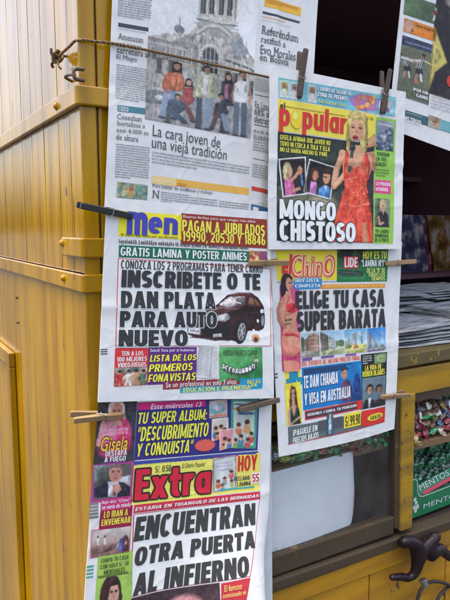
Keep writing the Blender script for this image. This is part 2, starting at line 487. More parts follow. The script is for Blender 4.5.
# room behind the counter
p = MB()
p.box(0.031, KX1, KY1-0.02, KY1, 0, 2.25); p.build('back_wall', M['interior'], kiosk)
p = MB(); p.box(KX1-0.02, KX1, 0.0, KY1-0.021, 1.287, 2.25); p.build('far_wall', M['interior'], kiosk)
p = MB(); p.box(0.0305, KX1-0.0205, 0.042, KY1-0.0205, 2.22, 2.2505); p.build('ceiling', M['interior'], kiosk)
p = MB(); p.box(-0.06, KX1+0.06, -0.07, KY1+0.06, 2.2515, 2.30); p.build('roof', M['ochre'], kiosk, bevel=0.004)
p = MB(); p.box(0.116, KX1-0.0205, 0.003, 0.04, 2.12, 2.25); p.build('fascia', M['ochre'], kiosk, bevel=0.003)
p = MB(); p.box(KX1-0.08, KX1-0.021, 0.004, 0.045, 1.2865, 2.119); p.build('end_post', M['ochre'], kiosk, bevel=0.003)
p = MB()
for z in (1.46, 1.74, 2.0): p.box(0.2, KX1-0.025, 0.86, KY1-0.021, z, z+0.018)
p.box(0.80, KX1-0.025, 0.58, 0.72, 1.372, 1.388)
p.build('wall_shelf', M['interior'], kiosk)

# =====================================================================
#  PRINTED PICTURES: a small canvas that paints colours into a vertex grid
# =====================================================================
class Canvas:
    def __init__(s, w, h, frame=None):
        s.w, s.h = w, h
        s.X, s.Y = np.meshgrid(np.arange(w, dtype=float), np.arange(h, dtype=float))
        s.a = np.full((h, w, 3), 210.0); s.mask = None; s.frame = frame; s.tone = 1.0; s.rng = np.random.default_rng(w*131+h)
    def n(s, p):
        """drawing units -> canvas units; frame = x0, y0, x1, y1, slope of the top edge, slope of the bottom edge"""
        if s.frame is None: return p[0]*(s.w-1), p[1]*(s.h-1)
        x0, y0, x1, y1, st, sb = s.frame
        top = y0+st*(p[0]-x0); bot = y1+sb*(p[0]-x1)
        return (p[0]-x0)/(x1-x0)*(s.w-1), (p[1]-top)/(bot-top)*(s.h-1)
    def sc(s):
        if s.frame is None: return (s.w-1), (s.h-1)
        return (s.w-1)/(s.frame[2]-s.frame[0]), (s.h-1)/(s.frame[3]-s.frame[1])
    def put(s, al, c, mask=False):
        al = np.clip(al, 0, 1)[..., None]
        s.a = s.a*(1-al) + np.asarray(c, float)*al
        if s.mask is not None and mask: s.mask = np.maximum(s.mask, al[..., 0])
    def fill(s, c): s.a[:] = c
    def grad(s, c0, c1, ax=1):
        t = (s.Y/(s.h-1) if ax else s.X/(s.w-1))[..., None]
        s.a = (1-t)*np.asarray(c0, float) + t*np.asarray(c1, float)
    def sd(s, pts):
        P = [s.n(p) for p in pts]
        d = np.full(s.X.shape, 1e9); ins = np.zeros(s.X.shape, bool)
        for (ax, ay), (bx, by) in zip(P, P[1:]+P[:1]):
            ex, ey = bx-ax, by-ay
            t = np.clip(((s.X-ax)*ex+(s.Y-ay)*ey)/max(ex*ex+ey*ey, 1e-9), 0, 1)
            d = np.minimum(d, np.hypot(s.X-ax-t*ex, s.Y-ay-t*ey))
            if abs(ey) > 1e-9:
                ins ^= ((ay > s.Y) != (by > s.Y)) & (s.X < ex*(s.Y-ay)/ey+ax)
        return np.where(ins, -d, d)
    def field(s, cx, cy):
        hh, ww = int(s.h/cy)+3, int(s.w/cx)+3
        q = s.rng.normal(0, 1, (hh, ww)); fx = s.X/cx; fy = s.Y/cy; ix = fx.astype(int); iy = fy.astype(int); tx = fx-ix; ty = fy-iy
        tx = tx*tx*(3-2*tx); ty = ty*ty*(3-2*ty)
        return q[iy, ix]*(1-tx)*(1-ty)+q[iy, ix+1]*tx*(1-ty)+q[iy+1, ix]*(1-tx)*ty+q[iy+1, ix+1]*tx*ty
    def body(s, c, sd, k=1.0):
        '''printed tone of a rounded, folded thing: darker towards its right and lower rim, soft folds'''
        r_, g_, b_ = [float(q) for q in c]
        if r_ > 150 and 1.12*g_ < r_ < 1.75*g_ and g_ > b_ > 60: k = k*0.3          # skin stays smooth
        gx = np.gradient(sd, axis=1); gy = np.gradient(sd, axis=0)
        rim = np.exp(np.minimum(sd, 0)/3.2)
        m_ = 1 + k*(0.13*s.field(3.2, 8.5)*(rim < .8) + 0.07*s.field(6, 5) - 0.30*rim*np.clip(0.35+0.6*gx+0.35*gy, 0, 1) + 0.10*rim*np.clip(-gx-gy, 0, 1))
        return np.clip(np.asarray(c, float)*np.clip(m_, .45, 1.4)[..., None], 0, 255)
    def poly(s, pts, c, soft=1.0, al=1.0, mask=True, k=1.0):
        d = s.sd(pts); s.put(al*np.clip(0.5-d/soft, 0, 1), s.body(c, d, k*s.tone), mask)
    def ell(s, x, y, rx, ry, c, rot=0, soft=1.0, al=1.0, mask=True):
        cx, cy = s.n((x, y)); kx, ky = s.sc()
        rx = max(rx*kx, .3); ry = max(ry*ky, .3)
        a = math.radians(rot); dx = (s.X-cx)*math.cos(a)+(s.Y-cy)*math.sin(a); dy = -(s.X-cx)*math.sin(a)+(s.Y-cy)*math.cos(a)
        q = np.sqrt((dx/rx)**2+(dy/ry)**2)
        s.put(al*np.clip(0.5-(q-1)*min(rx, ry)/soft, 0, 1), s.body(c, (q-1)*min(rx, ry), 0.6*s.tone) if min(rx, ry) > 2.5 else c, mask)
    def line(s, pts, wd, c, soft=1.0, al=1.0, mask=True):
        kx, ky = s.sc(); r = wd*0.5*(kx+ky)/2
        P = [s.n(p) for p in pts]; d = np.full(s.X.shape, 1e9)
        for (ax, ay), (bx, by) in zip(P[:-1], P[1:]):
            ex, ey = bx-ax, by-ay
            t = np.clip(((s.X-ax)*ex+(s.Y-ay)*ey)/max(ex*ex+ey*ey, 1e-9), 0, 1)
            d = np.minimum(d, np.hypot(s.X-ax-t*ex, s.Y-ay-t*ey))
        s.put(al*np.clip(0.5-(d-r)/soft, 0, 1), c, mask)
    def noise(s, amt, cell=1):
        hh, ww = s.h//cell+2, s.w//cell+2
        q = s.rng.normal(0, 1, (hh, ww, 1))
        fx = s.X/cell; fy = s.Y/cell; ix = fx.astype(int); iy = fy.astype(int); tx = (fx-ix)[..., None]; ty = (fy-iy)[..., None]
        v = q[iy, ix]*(1-tx)*(1-ty)+q[iy, ix+1]*tx*(1-ty)+q[iy+1, ix]*(1-tx)*ty+q[iy+1, ix+1]*tx*ty
        s.a = s.a + v*amt
    def finish(s):
        '''the dot screen and soft registration of cheap colour printing'''
        wx = s.field(4, 4)*0.3+s.field(9, 9)*0.25; wy = s.field(4, 4)*0.3+s.field(9, 9)*0.25
        xx = np.clip(np.rint(s.X+wx), 0, s.w-1).astype(int); yy = np.clip(np.rint(s.Y+wy), 0, s.h-1).astype(int)
        if s.tone: s.a = s.a[yy, xx]
        s.a = s.a*(1+0.06*s.field(max(s.w/3, 4), max(s.h/3, 4))[..., None]); s.noise(4, 9); s.noise(4, 3); s.noise(3, 1)
        P = np.pad(s.a, ((1, 1), (1, 1), (0, 0)), 'edge')
        s.a = 0.40*s.a + 0.11*(P[:-2, 1:-1]+P[2:, 1:-1]+P[1:-1, :-2]+P[1:-1, 2:]) + 0.04*(P[:-2, :-2]+P[2:, 2:]+P[2:, :-2]+P[:-2, 2:])
    def blobs(s, k, cols, r0, r1, region=(0, 0, 1, 1), al=0.8, soft=1.5):
        x0, y0, x1, y1 = region
        for i in range(k):
            x = s.rng.uniform(x0, x1); y = s.rng.uniform(y0, y1); r = s.rng.uniform(r0, r1)
            f = s.frame; s.frame = None
            s.ell(x, y, r*s.h/s.w*s.rng.uniform(.6, 1.4), r*s.rng.uniform(.6, 1.4), cols[int(s.rng.integers(len(cols)))], s.rng.uniform(0, 90), soft, al)
            s.frame = f

SKIN = (196, 150, 124); SKIN2 = (168, 116, 92); HAIR = (40, 32, 32)
def head(c, x, y, r, hair=HAIR, skin=SKIN, long=0.0, k=1.25):
    """a small printed face: hair behind, face, brows, eyes, mouth"""
    c.ell(x, y-0.25*r, r*1.12, r*k*1.05, hair)
    if long: c.poly([(x-r*1.15, y-0.3*r), (x+r*1.15, y-0.3*r), (x+r*1.3, y+long*r), (x+0.6*r, y+long*r*0.9), (x-0.6*r, y+long*r*0.9), (x-r*1.3, y+long*r)], hair)
    c.ell(x, y+0.05*r, r*0.82, r*k*0.92, skin)
    c.ell(x+0.35*r, y+0.2*r, r*0.35, r*0.8, tuple(v*0.86 for v in skin), soft=2, al=.6)
    if r*c.sc()[0] < 8.5:
        c.ell(x, y-0.08*r, 0.55*r, 0.12*r, tuple(v*0.66 for v in skin), soft=2, al=.7); c.ell(x, y+0.5*r, 0.3*r, 0.12*r, tuple(v*0.7 for v in skin), soft=2, al=.7)
        c.poly([(x-r*0.9, y-0.5*r), (x-r*0.4, y-r*1.1), (x+r*0.5, y-r*1.1), (x+r*0.92, y-0.45*r), (x+0.3*r, y-0.75*r)], hair)
        return
    c.ell(x-0.34*r, y-0.1*r, 0.2*r, 0.1*r, (60, 46, 44)); c.ell(x+0.34*r, y-0.1*r, 0.2*r, 0.1*r, (60, 46, 44))
    c.ell(x, y+0.2*r, 0.1*r, 0.2*r, tuple(v*0.8 for v in skin), al=.7)
    c.ell(x, y+0.58*r, 0.34*r, 0.13*r, (150, 70, 70))
    c.poly([(x-r*0.9, y-0.5*r), (x-r*0.4, y-r*1.1), (x+r*0.5, y-r*1.1), (x+r*0.92, y-0.45*r), (x+0.3*r, y-0.75*r)], hair)

def p_dome(c):
    c.frame = (152, -42, 250.3, 138.6, .2, .2)
    c.grad((206, 212, 216), (190, 196, 202))
    st, sh, dk = (168, 166, 156), (118, 116, 112), (62, 64, 70)
    c.poly([(186, 46), (186, 30), (192, 22), (232, 24), (240, 40), (252, 56), (254, 140), (150, 140), (150, 36), (168, 30)], (152, 150, 142))
    c.poly([(150, 34), (166, 38), (186, 44), (186, 60), (150, 56)], (126, 126, 126)); c.line([(150, 36), (166, 39), (188, 44)], 2.2, sh); c.line([(150, 39.5), (188, 47.6)], 1.2, (168, 168, 164))
    c.ell(178, 26, 4.6, 5, (112, 116, 120)); c.line([(178, 14), (178, 24)], 1, sh); c.poly([(173, 30), (184, 30), (186, 42), (171, 40)], st)
    c.poly([(171, 40), (186, 30), (192, 30), (192, 42)], sh, al=.7)
    c.poly([(195, -46), (228, -46), (230, 8), (228, 22), (194, 18), (195, 4)], st)                       # drum
    for x in (198, 206, 215, 223): c.poly([(x-2.3, -30), (x+2.3, -30), (x+2.3, 8), (x-2.3, 8)], dk); c.ell(x, -30, 2.3, 5, dk); c.line([(x, -34), (x, 8)], .6, (150, 150, 150)); c.line([(x-2, -10), (x+2, -10)], .6, (150, 150, 150))
    for x in (194.6, 202, 210.6, 219, 227): c.line([(x, -44), (x, 10)], 1.6, (174, 173, 168)); c.line([(x+1.2, -44), (x+1.2, 10)], .6, sh)
    c.line([(193, 11), (212, 14), (231, 15)], 2.6, (172, 172, 168)); c.line([(193, 14), (212, 17.4), (231, 18)], 1.4, (88, 90, 94)); c.line([(191, 18), (212, 21), (232, 22)], 2.2, (166, 166, 162))
    c.ell(210, 24, 17, 8, (140, 140, 138)); c.line([(193, 28), (203, 20), (214, 19.6), (224, 27), (227, 32)], 2, (176, 176, 172)); c.line([(195, 30), (204, 23), (214, 22.6), (222, 29)], 1.2, sh)
    c.poly([(186, 46), (192, 34), (199, 32), (199, 60), (186, 60)], (128, 128, 126))
    c.poly([(199.6, 52), (199.6, 68), (214.4, 70), (214.4, 54)], dk); c.ell(207, 51, 7.4, 9.4, dk); c.ell(207, 50, 9.4, 12, (176, 176, 172), al=.0)
    for a in range(12):
        t = math.pi + math.pi*a/11; c.ell(207+9*math.cos(t), 51+11*math.sin(t), 1.3, 1.4, (182, 182, 178))
    for x in (203, 207, 211): c.line([(x, 43), (x, 69)], .9, (164, 166, 166))
    c.line([(199.6, 55), (214.4, 57)], .9, (164, 166, 166)); c.line([(199.6, 62), (214.4, 64)], .9, (164, 166, 166))
    c.line([(218, 42), (219, 76)], 1.8, (170, 170, 166)); c.line([(197, 40), (196.6, 72)], 1.8, (170, 170, 166)); c.line([(190, 44), (190, 74)], 1.4, (164, 164, 160))
    c.poly([(226, 32), (232, 29), (240, 40), (242, 52), (228, 50)], (120, 124, 130)); c.ell(234, 33, 3.4, 5, (126, 134, 142)); c.ell(240, 44, 3.2, 4.6, (130, 134, 138)); c.line([(241, 34), (241, 42)], .8, sh)
    c.line([(222, 52), (246, 60), (254, 66)], 2, (168, 168, 164)); c.line([(222, 55), (246, 63), (254, 69)], 1.6, dk)
    for x, y in ((172, 58), (180, 60), (162, 56), (224, 66), (232, 68), (241, 72), (248, 76)): c.poly([(x-2, y), (x+2, y+.4), (x+2, y+16), (x-2, y+16)], (84, 84, 88)); c.line([(x-2.6, y-1), (x+2.6, y-.4)], 1, (170, 170, 166))
    for x in (155, 167, 176, 185, 228, 237, 245): c.line([(x, 48), (x, 92)], 1.3, (160, 160, 157))
    c.noise(5, 3); c.noise(6, 1)
    c.poly([(150, 88), (254, 104), (254, 142), (150, 124)], (128, 128, 130), soft=14, al=.9)          # street and parked car
    c.poly([(150, 92), (160, 88), (170, 92), (172, 104), (150, 102)], (96, 100, 106)); c.ell(164, 97, 4, 3, (178, 182, 186))
    jean, dj = (112, 134, 164), (58, 76, 98)
    def leg(x0, y0, x1, y1, w, col): c.line([(x0, y0), (x1, y1)], w, col); c.ell(x1, y1+1, w*.62, 1.4, (60, 56, 58))
    leg(170, 86, 166, 116, 5.6, jean); leg(175, 87, 176, 117, 5.6, (92, 116, 150))                        # orange jacket
    c.poly([(168, 72), (176, 68), (183, 73), (185, 86), (180, 90), (167, 87), (165, 80)], (190, 96, 62)); c.line([(168, 74), (166, 86), (171, 91)], 2.6, (172, 82, 54)); head(c, 177.4, 64, 3.5, skin=SKIN2, long=2.0)
    c.poly([(184, 86), (193, 84), (195, 98), (190, 104), (183, 100)], (150, 58, 58)); head(c, 188.6, 80, 3, skin=SKIN, long=1.6); leg(186, 102, 194, 120, 5, (100, 60, 62))
    c.poly([(172, 98), (182, 97), (187, 108), (178, 115), (169, 110)], (62, 74, 92)); head(c, 179.6, 96, 2.8, skin=SKIN2); leg(176, 112, 186, 121, 5.4, dj); leg(172, 110, 171, 121, 4.6, (72, 76, 84))
    leg(199, 94, 199, 127, 6, (60, 70, 88)); leg(207, 94, 207.6, 128, 6.4, (108, 132, 160))                   # khaki jacket
    c.poly([(195, 76), (201, 71), (208, 71), (213, 77), (214, 96), (195, 95)], (170, 172, 136)); c.poly([(202, 72), (207, 72), (206.6, 92), (202, 92)], (212, 212, 206)); c.line([(195.6, 78), (194, 94)], 2.6, (150, 152, 120)); c.line([(213, 78), (214.6, 95)], 2.6, (150, 152, 120)); head(c, 204.8, 66, 3.3, skin=SKIN2)
    leg(223, 100, 222, 131, 5.4, (48, 54, 66)); c.poly([(219, 78), (225, 74), (231, 79), (233, 104), (219, 103)], (60, 54, 66)); c.poly([(222.6, 78), (226.4, 78), (226, 96), (222, 95)], (168, 98, 128)); head(c, 225.4, 72.6, 3.1, skin=SKIN, long=2.6)
    c.poly([(214, 101), (222, 98), (227, 110), (222, 118), (212, 114)], (52, 54, 60)); head(c, 219.6, 94, 2.9, skin=SKIN2); leg(222, 114, 227, 131, 5.4, (102, 124, 150)); leg(216, 112, 212, 127, 5, (84, 60, 56))
    leg(234.6, 98, 235, 134, 6.2, (74, 92, 110)); leg(242, 98, 243, 135, 6.2, (60, 78, 98))                    # white shirt
    c.poly([(231, 80), (236, 75.6), (243, 77), (247, 84), (245.6, 100), (232, 99)], (206, 210, 214)); c.line([(246.4, 84), (248.6, 92), (247, 102)], 2.2, SKIN2); c.line([(231.6, 82), (230, 92), (232, 100)], 2.2, SKIN2); head(c, 238.6, 70, 3.2, skin=SKIN2)
    c.noise(5, 1); g_ = c.a.mean(-1, keepdims=True); c.a = np.clip(((c.a*0.76+g_*0.24)-120)*1.12+136, 20, 235)*0.92 + np.array([196, 200, 204])*0.08

def p_thumb_farm(c):
    c.fill((120, 150, 140)); c.blobs(60, [(90, 140, 120), (150, 160, 120), (180, 160, 120), (90, 120, 130)], .05, .16)
    c.ell(.45, .5, .14, .3, (190, 160, 110)); c.ell(.47, .3, .07, .12, (150, 110, 90)); c.ell(.25, .6, .1, .2, (190, 190, 140)); c.noise(8, 2)

def p_anime(c):
    c.tone = 0.25; c.grad((196, 130, 70), (120, 80, 110), 0); c.ell(.3, .55, .22, .4, (222, 190, 120)); c.ell(.72, .5, .2, .4, (130, 70, 100)); c.blobs(12, [(230, 200, 120), (150, 60, 60), (90, 70, 130)], .06, .16); c.noise(6, 1)

def p_car(c):
    c.frame = (186, 291.4, 268.5, 345, .03, 0); c.mask = np.zeros((c.h, c.w)); c.fill((120, 120, 124))
    body, mid, hi, blk = (56, 34, 40), (92, 56, 56), (150, 112, 108), (30, 28, 34)
    c.poly([(187, 322), (200, 313), (216, 304.5), (227, 295), (241, 292.2), (251, 293), (259, 298.6), (264.4, 307.6), (265.6, 317), (264, 328), (259, 331), (247, 331), (244, 340), (236, 342), (228, 340), (214, 341), (195, 337.4), (187, 334)], body)
    c.poly([(227, 295.4), (241, 292.6), (251, 293.6), (256, 297.4), (246, 297), (229, 297.6)], mid); c.line([(230, 295), (242, 293.4), (250, 294.4)], 1, hi)
    c.poly([(217.6, 304.6), (228.6, 297), (245.6, 297), (243, 305.4), (226, 308)], (186, 180, 182)); c.poly([(219, 305), (229, 299), (234, 299), (228, 307)], (222, 218, 220)); c.poly([(236, 298.6), (245, 297.6), (242.6, 305), (233, 306.4)], (110, 100, 104))
    c.line([(224, 304), (232, 302), (240, 303.6)], 1.2, (236, 232, 234))
    c.poly([(200, 314), (217, 305.6), (226, 308.6), (243, 306), (238, 311), (222, 314), (212, 318)], (102, 70, 72)); c.line([(204, 313), (218, 307.6), (236, 309)], 1.6, (160, 128, 126)); c.line([(214, 316), (240, 309)], .8, (60, 40, 44))
    c.poly([(248, 304.6), (249, 297.6), (255, 299), (260.4, 306)], (124, 88, 66)); c.line([(253.4, 298), (255, 305)], 1, blk); c.line([(247, 305.6), (262, 307)], 1.2, mid)
    c.line([(246, 312), (264, 313)], 1, (96, 66, 66)); c.line([(246, 322), (263, 321)], 1, (84, 56, 58)); c.line([(254.6, 306), (255.4, 324)], .6, blk)
    c.poly([(216, 315.6), (226, 313), (230, 318), (224, 322), (216.6, 321)], (186, 190, 194)); c.ell(221, 317.6, 3, 2.6, (226, 228, 230)); c.ell(226, 317, 1.8, 2, (150, 154, 160))
    c.poly([(190, 321), (212, 318), (214, 325), (190, 328)], blk)
    for k in range(4): c.line([(191, 322+k*1.7), (212, 319.4+k*1.7)], .6, (140, 140, 146))
    c.poly([(188, 326.6), (200, 328), (200, 335), (188, 333)], (214, 216, 220)); c.line([(190, 330.2), (198, 331.4)], 1.4, (120, 120, 130))
    c.poly([(202, 328), (228, 326), (229, 336), (203, 336)], (40, 30, 36)); c.poly([(212, 334), (221, 333.4), (221, 337), (212, 337.4)], (190, 194, 198)); c.line([(190, 337), (228, 340.6)], 1.2, (90, 70, 74))
    c.ell(239.4, 332, 6.2, 12.6, blk, 8); c.ell(240.6, 332, 4.0, 9.4, (156, 158, 162), 8); c.ell(240.8, 332, 3, 7.6, (84, 84, 90), 8)
    for a in range(6): c.line([(240.8, 332), (240.8+3.2*math.cos(a*1.05+.3), 332+7.6*math.sin(a*1.05+.3))], .9, (180, 182, 186))
    c.ell(262.4, 321, 3, 9, blk, 4); c.ell(263, 321, 1.7, 6, (140, 142, 146), 4)
    c.ell(244, 308.6, 2.2, 1.6, (70, 46, 50)); c.ell(255, 338.4, 4.2, 4.4, (206, 150, 100)); c.ell(255, 339.4, 1.8, 2.4, (90, 50, 60)); c.noise(5, 1)

def p_fighters(c):
    c.grad((150, 150, 140), (180, 110, 96)); c.blobs(25, [(90, 110, 100), (200, 190, 180), (60, 60, 70)], .06, .2)
    for x, q, s_ in ((.14, (196, 64, 56), .9), (.42, (226, 214, 200), 1), (.66, (196, 150, 110), .9), (.88, (90, 120, 96), .8)):
        c.poly([(x-.09, .35), (x+.09, .35), (x+.07, .7), (x+.12, .98), (x+.03, .98), (x, .74), (x-.05, .98), (x-.13, .98), (x-.07, .7)], q); c.line([(x-.08, .4), (x-.16, .6)], .06, q); c.line([(x+.08, .4), (x+.15, .3)], .06, q); c.ell(x, .25, .055, .11, SKIN); c.ell(x, .19, .06, .07, HAIR)
    c.noise(8, 1)

def p_list_sheet(c):
    c.tone = 0.25; c.grad((196, 200, 204), (214, 216, 218), 0)
    for k in range(16):
        for a, b_ in ((.08, .3), (.36, .6), (.66, .92)): c.line([(a, .08+k*.055), (b_-.08*c.rng.random(), .08+k*.055)], .02, (140, 146, 152), al=.8)
    c.line([(.62, .04), (.64, .97)], .02, (110, 114, 120)); c.line([(.03, .02), (.03, .98)], .03, (150, 156, 160)); c.noise(4, 2)

def p_green_ad(c):
    c.fill((66, 148, 84)); c.ell(.35, .35, .6, .5, (104, 176, 108), soft=25, al=.8); c.ell(.8, .85, .5, .4, (44, 120, 70), soft=20, al=.8)
    for k in range(10):
        x = .12+k*.078; y = .55+.22*math.sin(math.pi*(k+.5)/10); c.ell(x, y, .05, .12, (70, 92, 72), al=.9)
    c.ell(.84, .42, .07, .14, (90, 110, 86)); c.ell(.82, .4, .022, .05, (220, 224, 216)); c.ell(.88, .4, .022, .05, (220, 224, 216)); c.noise(3, 2)

def p_pink_star(c):
    c.frame = (93, 400, 137.4, 464, -.05, -.08); c.fill((62, 60, 70)); c.ell(104, 410, 20, 16, (50, 48, 56), soft=12)
    c.ell(115, 438, 18, 23, (214, 80, 130), soft=3); c.ell(107, 430, 9, 14, (224, 140, 170), soft=6); c.ell(124, 446, 9, 12, (190, 50, 100), soft=6); c.ell(112, 452, 14, 9, (204, 66, 116), soft=6)
    c.ell(114, 408, 9.4, 10.4, (206, 186, 178)); c.ell(114.6, 411, 6.6, 8.6, (196, 132, 120)); c.ell(111.6, 410, 1.5, .9, (70, 50, 54)); c.ell(117, 410, 1.5, .9, (70, 50, 54)); c.ell(114.4, 416, 2.2, 1, (170, 60, 70)); c.line([(106, 404), (114, 399.4), (122, 405), (123.4, 418)], 2, (222, 206, 196))
    c.poly([(110, 418), (119, 418), (122, 426), (106, 426)], (206, 150, 140)); c.line([(100, 424), (97, 446)], 5, (216, 150, 150)); c.noise(5, 2)

def album_base(c, bg, kids):
    c.fill(bg); c.line([(.02, .02), (.98, .02), (.98, .98), (.02, .98), (.02, .02)], .04, (226, 226, 222))
    for x, y, r, sh in kids:
        c.ell(x, y+r*1.4, r*.9, r*1.2, sh); c.ell(x, y, r*.7, r*.75, (206, 158, 130)); c.ell(x, y-r*.4, r*.74, r*.5, (90, 60, 50))
    c.noise(6, 2)
def p_album_pale(c):
    c.fill((190, 176, 170)); c.ell(.45, .5, .42, .28, (118, 178, 184)); c.ell(.5, .48, .22, .16, (206, 180, 196)); c.line([(.1, .9), (.9, .9)], .1, (206, 120, 96)); c.noise(8, 2)
def p_album_green(c):
    c.tone = 0.25; c.fill((196, 210, 204)); c.line([(.02, .02), (.97, .02), (.97, .98), (.03, .98), (.02, .02)], .1, (70, 150, 130)); c.line([(.14, .11), (.7, .13)], .04, (80, 90, 100)); c.line([(.12, .2), (.84, .22)], .05, (206, 130, 80)); c.line([(.3, .3), (.86, .3)], .06, (70, 110, 160))
    for x, y, r, q in ((.3, .55, .14, (206, 120, 90)), (.62, .5, .16, (214, 170, 110)), (.8, .72, .13, (190, 70, 70)), (.4, .78, .14, (90, 140, 170)), (.66, .84, .12, (206, 90, 90)), (.2, .85, .12, (120, 170, 90))):
        c.ell(x, y+r*.7, r*.9, r*.6, q); c.ell(x, y, r*.55, r*.45, (214, 170, 144)); c.ell(x, y-r*.22, r*.6, r*.3, (80, 56, 50))
    c.noise(7, 2)
def p_album_kids(c): album_base(c, (204, 196, 186), [(.25, .5, .18, (90, 120, 170)), (.55, .45, .16, (220, 190, 90)), (.78, .6, .18, (190, 80, 80)), (.35, .75, .14, (200, 120, 80))])
def p_album_pink(c): album_base(c, (218, 150, 156), [(.4, .55, .2, (230, 196, 190)), (.7, .65, .18, (90, 130, 170)), (.3, .8, .14, (214, 180, 90))])
def p_album_cover(c):
    c.tone = 0.25; c.fill((198, 206, 204)); c.line([(.02, .02), (.98, .02), (.98, .98), (.02, .98), (.02, .02)], .05, (150, 140, 160)); c.ell(.5, .28, .34, .13, (176, 170, 190)); c.line([(.2, .2), (.8, .24)], .05, (216, 214, 220)); c.line([(.2, .3), (.8, .33)], .05, (216, 214, 220))
    for x, y, r, q in ((.22, .72, .13, (206, 110, 80)), (.5, .66, .12, (140, 150, 160)), (.78, .5, .13, (200, 90, 90)), (.8, .78, .12, (150, 190, 110)), (.4, .86, .1, (110, 140, 180))):
        c.ell(x, y+r*.7, r*.8, r*.8, q); c.ell(x, y, r*.6, r*.6, (206, 150, 120)); c.ell(x, y-.04, r*.64, r*.36, (96, 60, 50))
    c.noise(6, 2)

def p_dark_face(c):
    c.fill((70, 54, 60)); c.ell(.6, .75, .3, .6, (196, 140, 140), soft=8); c.ell(.48, .6, .05, .05, (60, 40, 44)); c.ell(.72, .6, .05, .05, (60, 40, 44)); c.ell(.2, .6, .18, .5, (56, 46, 54), soft=6); c.noise(6, 2)

def p_man_suit(c):
    c.frame = (93.4, 465, 131, 499, -.06, -.1); c.fill((92, 90, 90)); c.poly([(93, 464), (106, 462), (108, 478), (93, 484)], (132, 150, 148), soft=4); c.poly([(118, 478), (132, 476), (132, 488), (120, 486)], (186, 188, 196), soft=3); c.ell(103, 476, 7, 10, (66, 66, 64), soft=6, al=.7)
    c.poly([(93, 500), (94, 490), (104, 485), (112, 482), (124, 484), (131, 490), (132, 500)], (44, 46, 60)); c.poly([(108, 483), (119, 482), (117, 500), (108, 500)], (206, 206, 214)); c.poly([(113, 486), (115.4, 486), (116, 499), (112.4, 499)], (150, 90, 96))
    c.ell(115, 473, 6.8, 9.6, (196, 142, 126)); c.poly([(107.6, 472), (108, 465), (114, 462), (121, 464), (122.6, 471), (119, 467), (111, 467.4)], (120, 104, 100)); c.ell(112.4, 472, 1.4, .7, (70, 50, 50)); c.ell(118, 472, 1.4, .7, (70, 50, 50)); c.ell(115.4, 475.6, .9, 1.8, (166, 110, 98)); c.ell(115.2, 479.2, 2.2, .7, (150, 90, 86)); c.line([(111, 470.4), (113.8, 470.6)], .7, (110, 86, 80)); c.line([(116.8, 470.6), (119.6, 470.2)], .7, (110, 86, 80))
    c.poly([(114, 486), (119, 485), (122, 492), (117, 497), (113, 493)], (190, 140, 124)); c.noise(4, 2)

def p_beach(c):
    c.grad((196, 192, 190), (150, 122, 112)); c.poly([(0, .5), (1, .35), (1, .6), (0, .7)], (172, 150, 140), soft=6); c.poly([(0, .66), (.3, .6), (1, .5), (1, 1), (0, 1)], (142, 112, 104), soft=5)
    for x, y in ((.15, .3), (.33, .32)): c.line([(x, y), (x+.01, y+.26)], .045, (222, 222, 220)); c.ell(x, y-.05, .022, .05, (90, 60, 54)); c.line([(x, y+.28), (x-.01, y+.5)], .035, (120, 94, 92))
    c.poly([(.25, .9), (.5, .6), (.7, .55), (.6, .8)], (110, 92, 90), soft=3); c.poly([(.72, .45), (.82, .4), (.84, .9), (.7, .92)], (74, 92, 150)); c.ell(.88, .5, .07, .18, (84, 56, 66)); c.poly([(.84, .55), (.96, .5), (.98, .95), (.82, .96)], (100, 62, 70)); c.ell(.9, .62, .03, .06, (206, 170, 156)); c.noise(6, 2)

def p_brunette(c):
    c.grad((158, 196, 92), (150, 186, 96)); c.ell(.38, .36, .3, .36, (66, 44, 44)); c.poly([(.12, .3), (.5, .1), (.72, .4), (.66, .9), (.5, .95), (.3, .7), (.16, .95), (.04, .7)], (66, 44, 44), soft=2)
    c.ell(.46, .34, .16, .25, (206, 160, 140)); c.ell(.4, .31, .035, .02, (56, 38, 40)); c.ell(.54, .31, .035, .02, (56, 38, 40)); c.ell(.47, .4, .02, .04, (176, 126, 108)); c.ell(.47, .49, .06, .02, (170, 80, 84)); c.poly([(.38, .52), (.56, .52), (.6, .66), (.9, .74), (1, 1), (.1, 1), (.2, .76), (.38, .66)], (204, 158, 138), soft=2); c.poly([(.28, .12), (.5, .06), (.64, .2), (.66, .4), (.56, .2), (.36, .22), (.3, .46)], (58, 38, 40)); c.noise(4, 2)

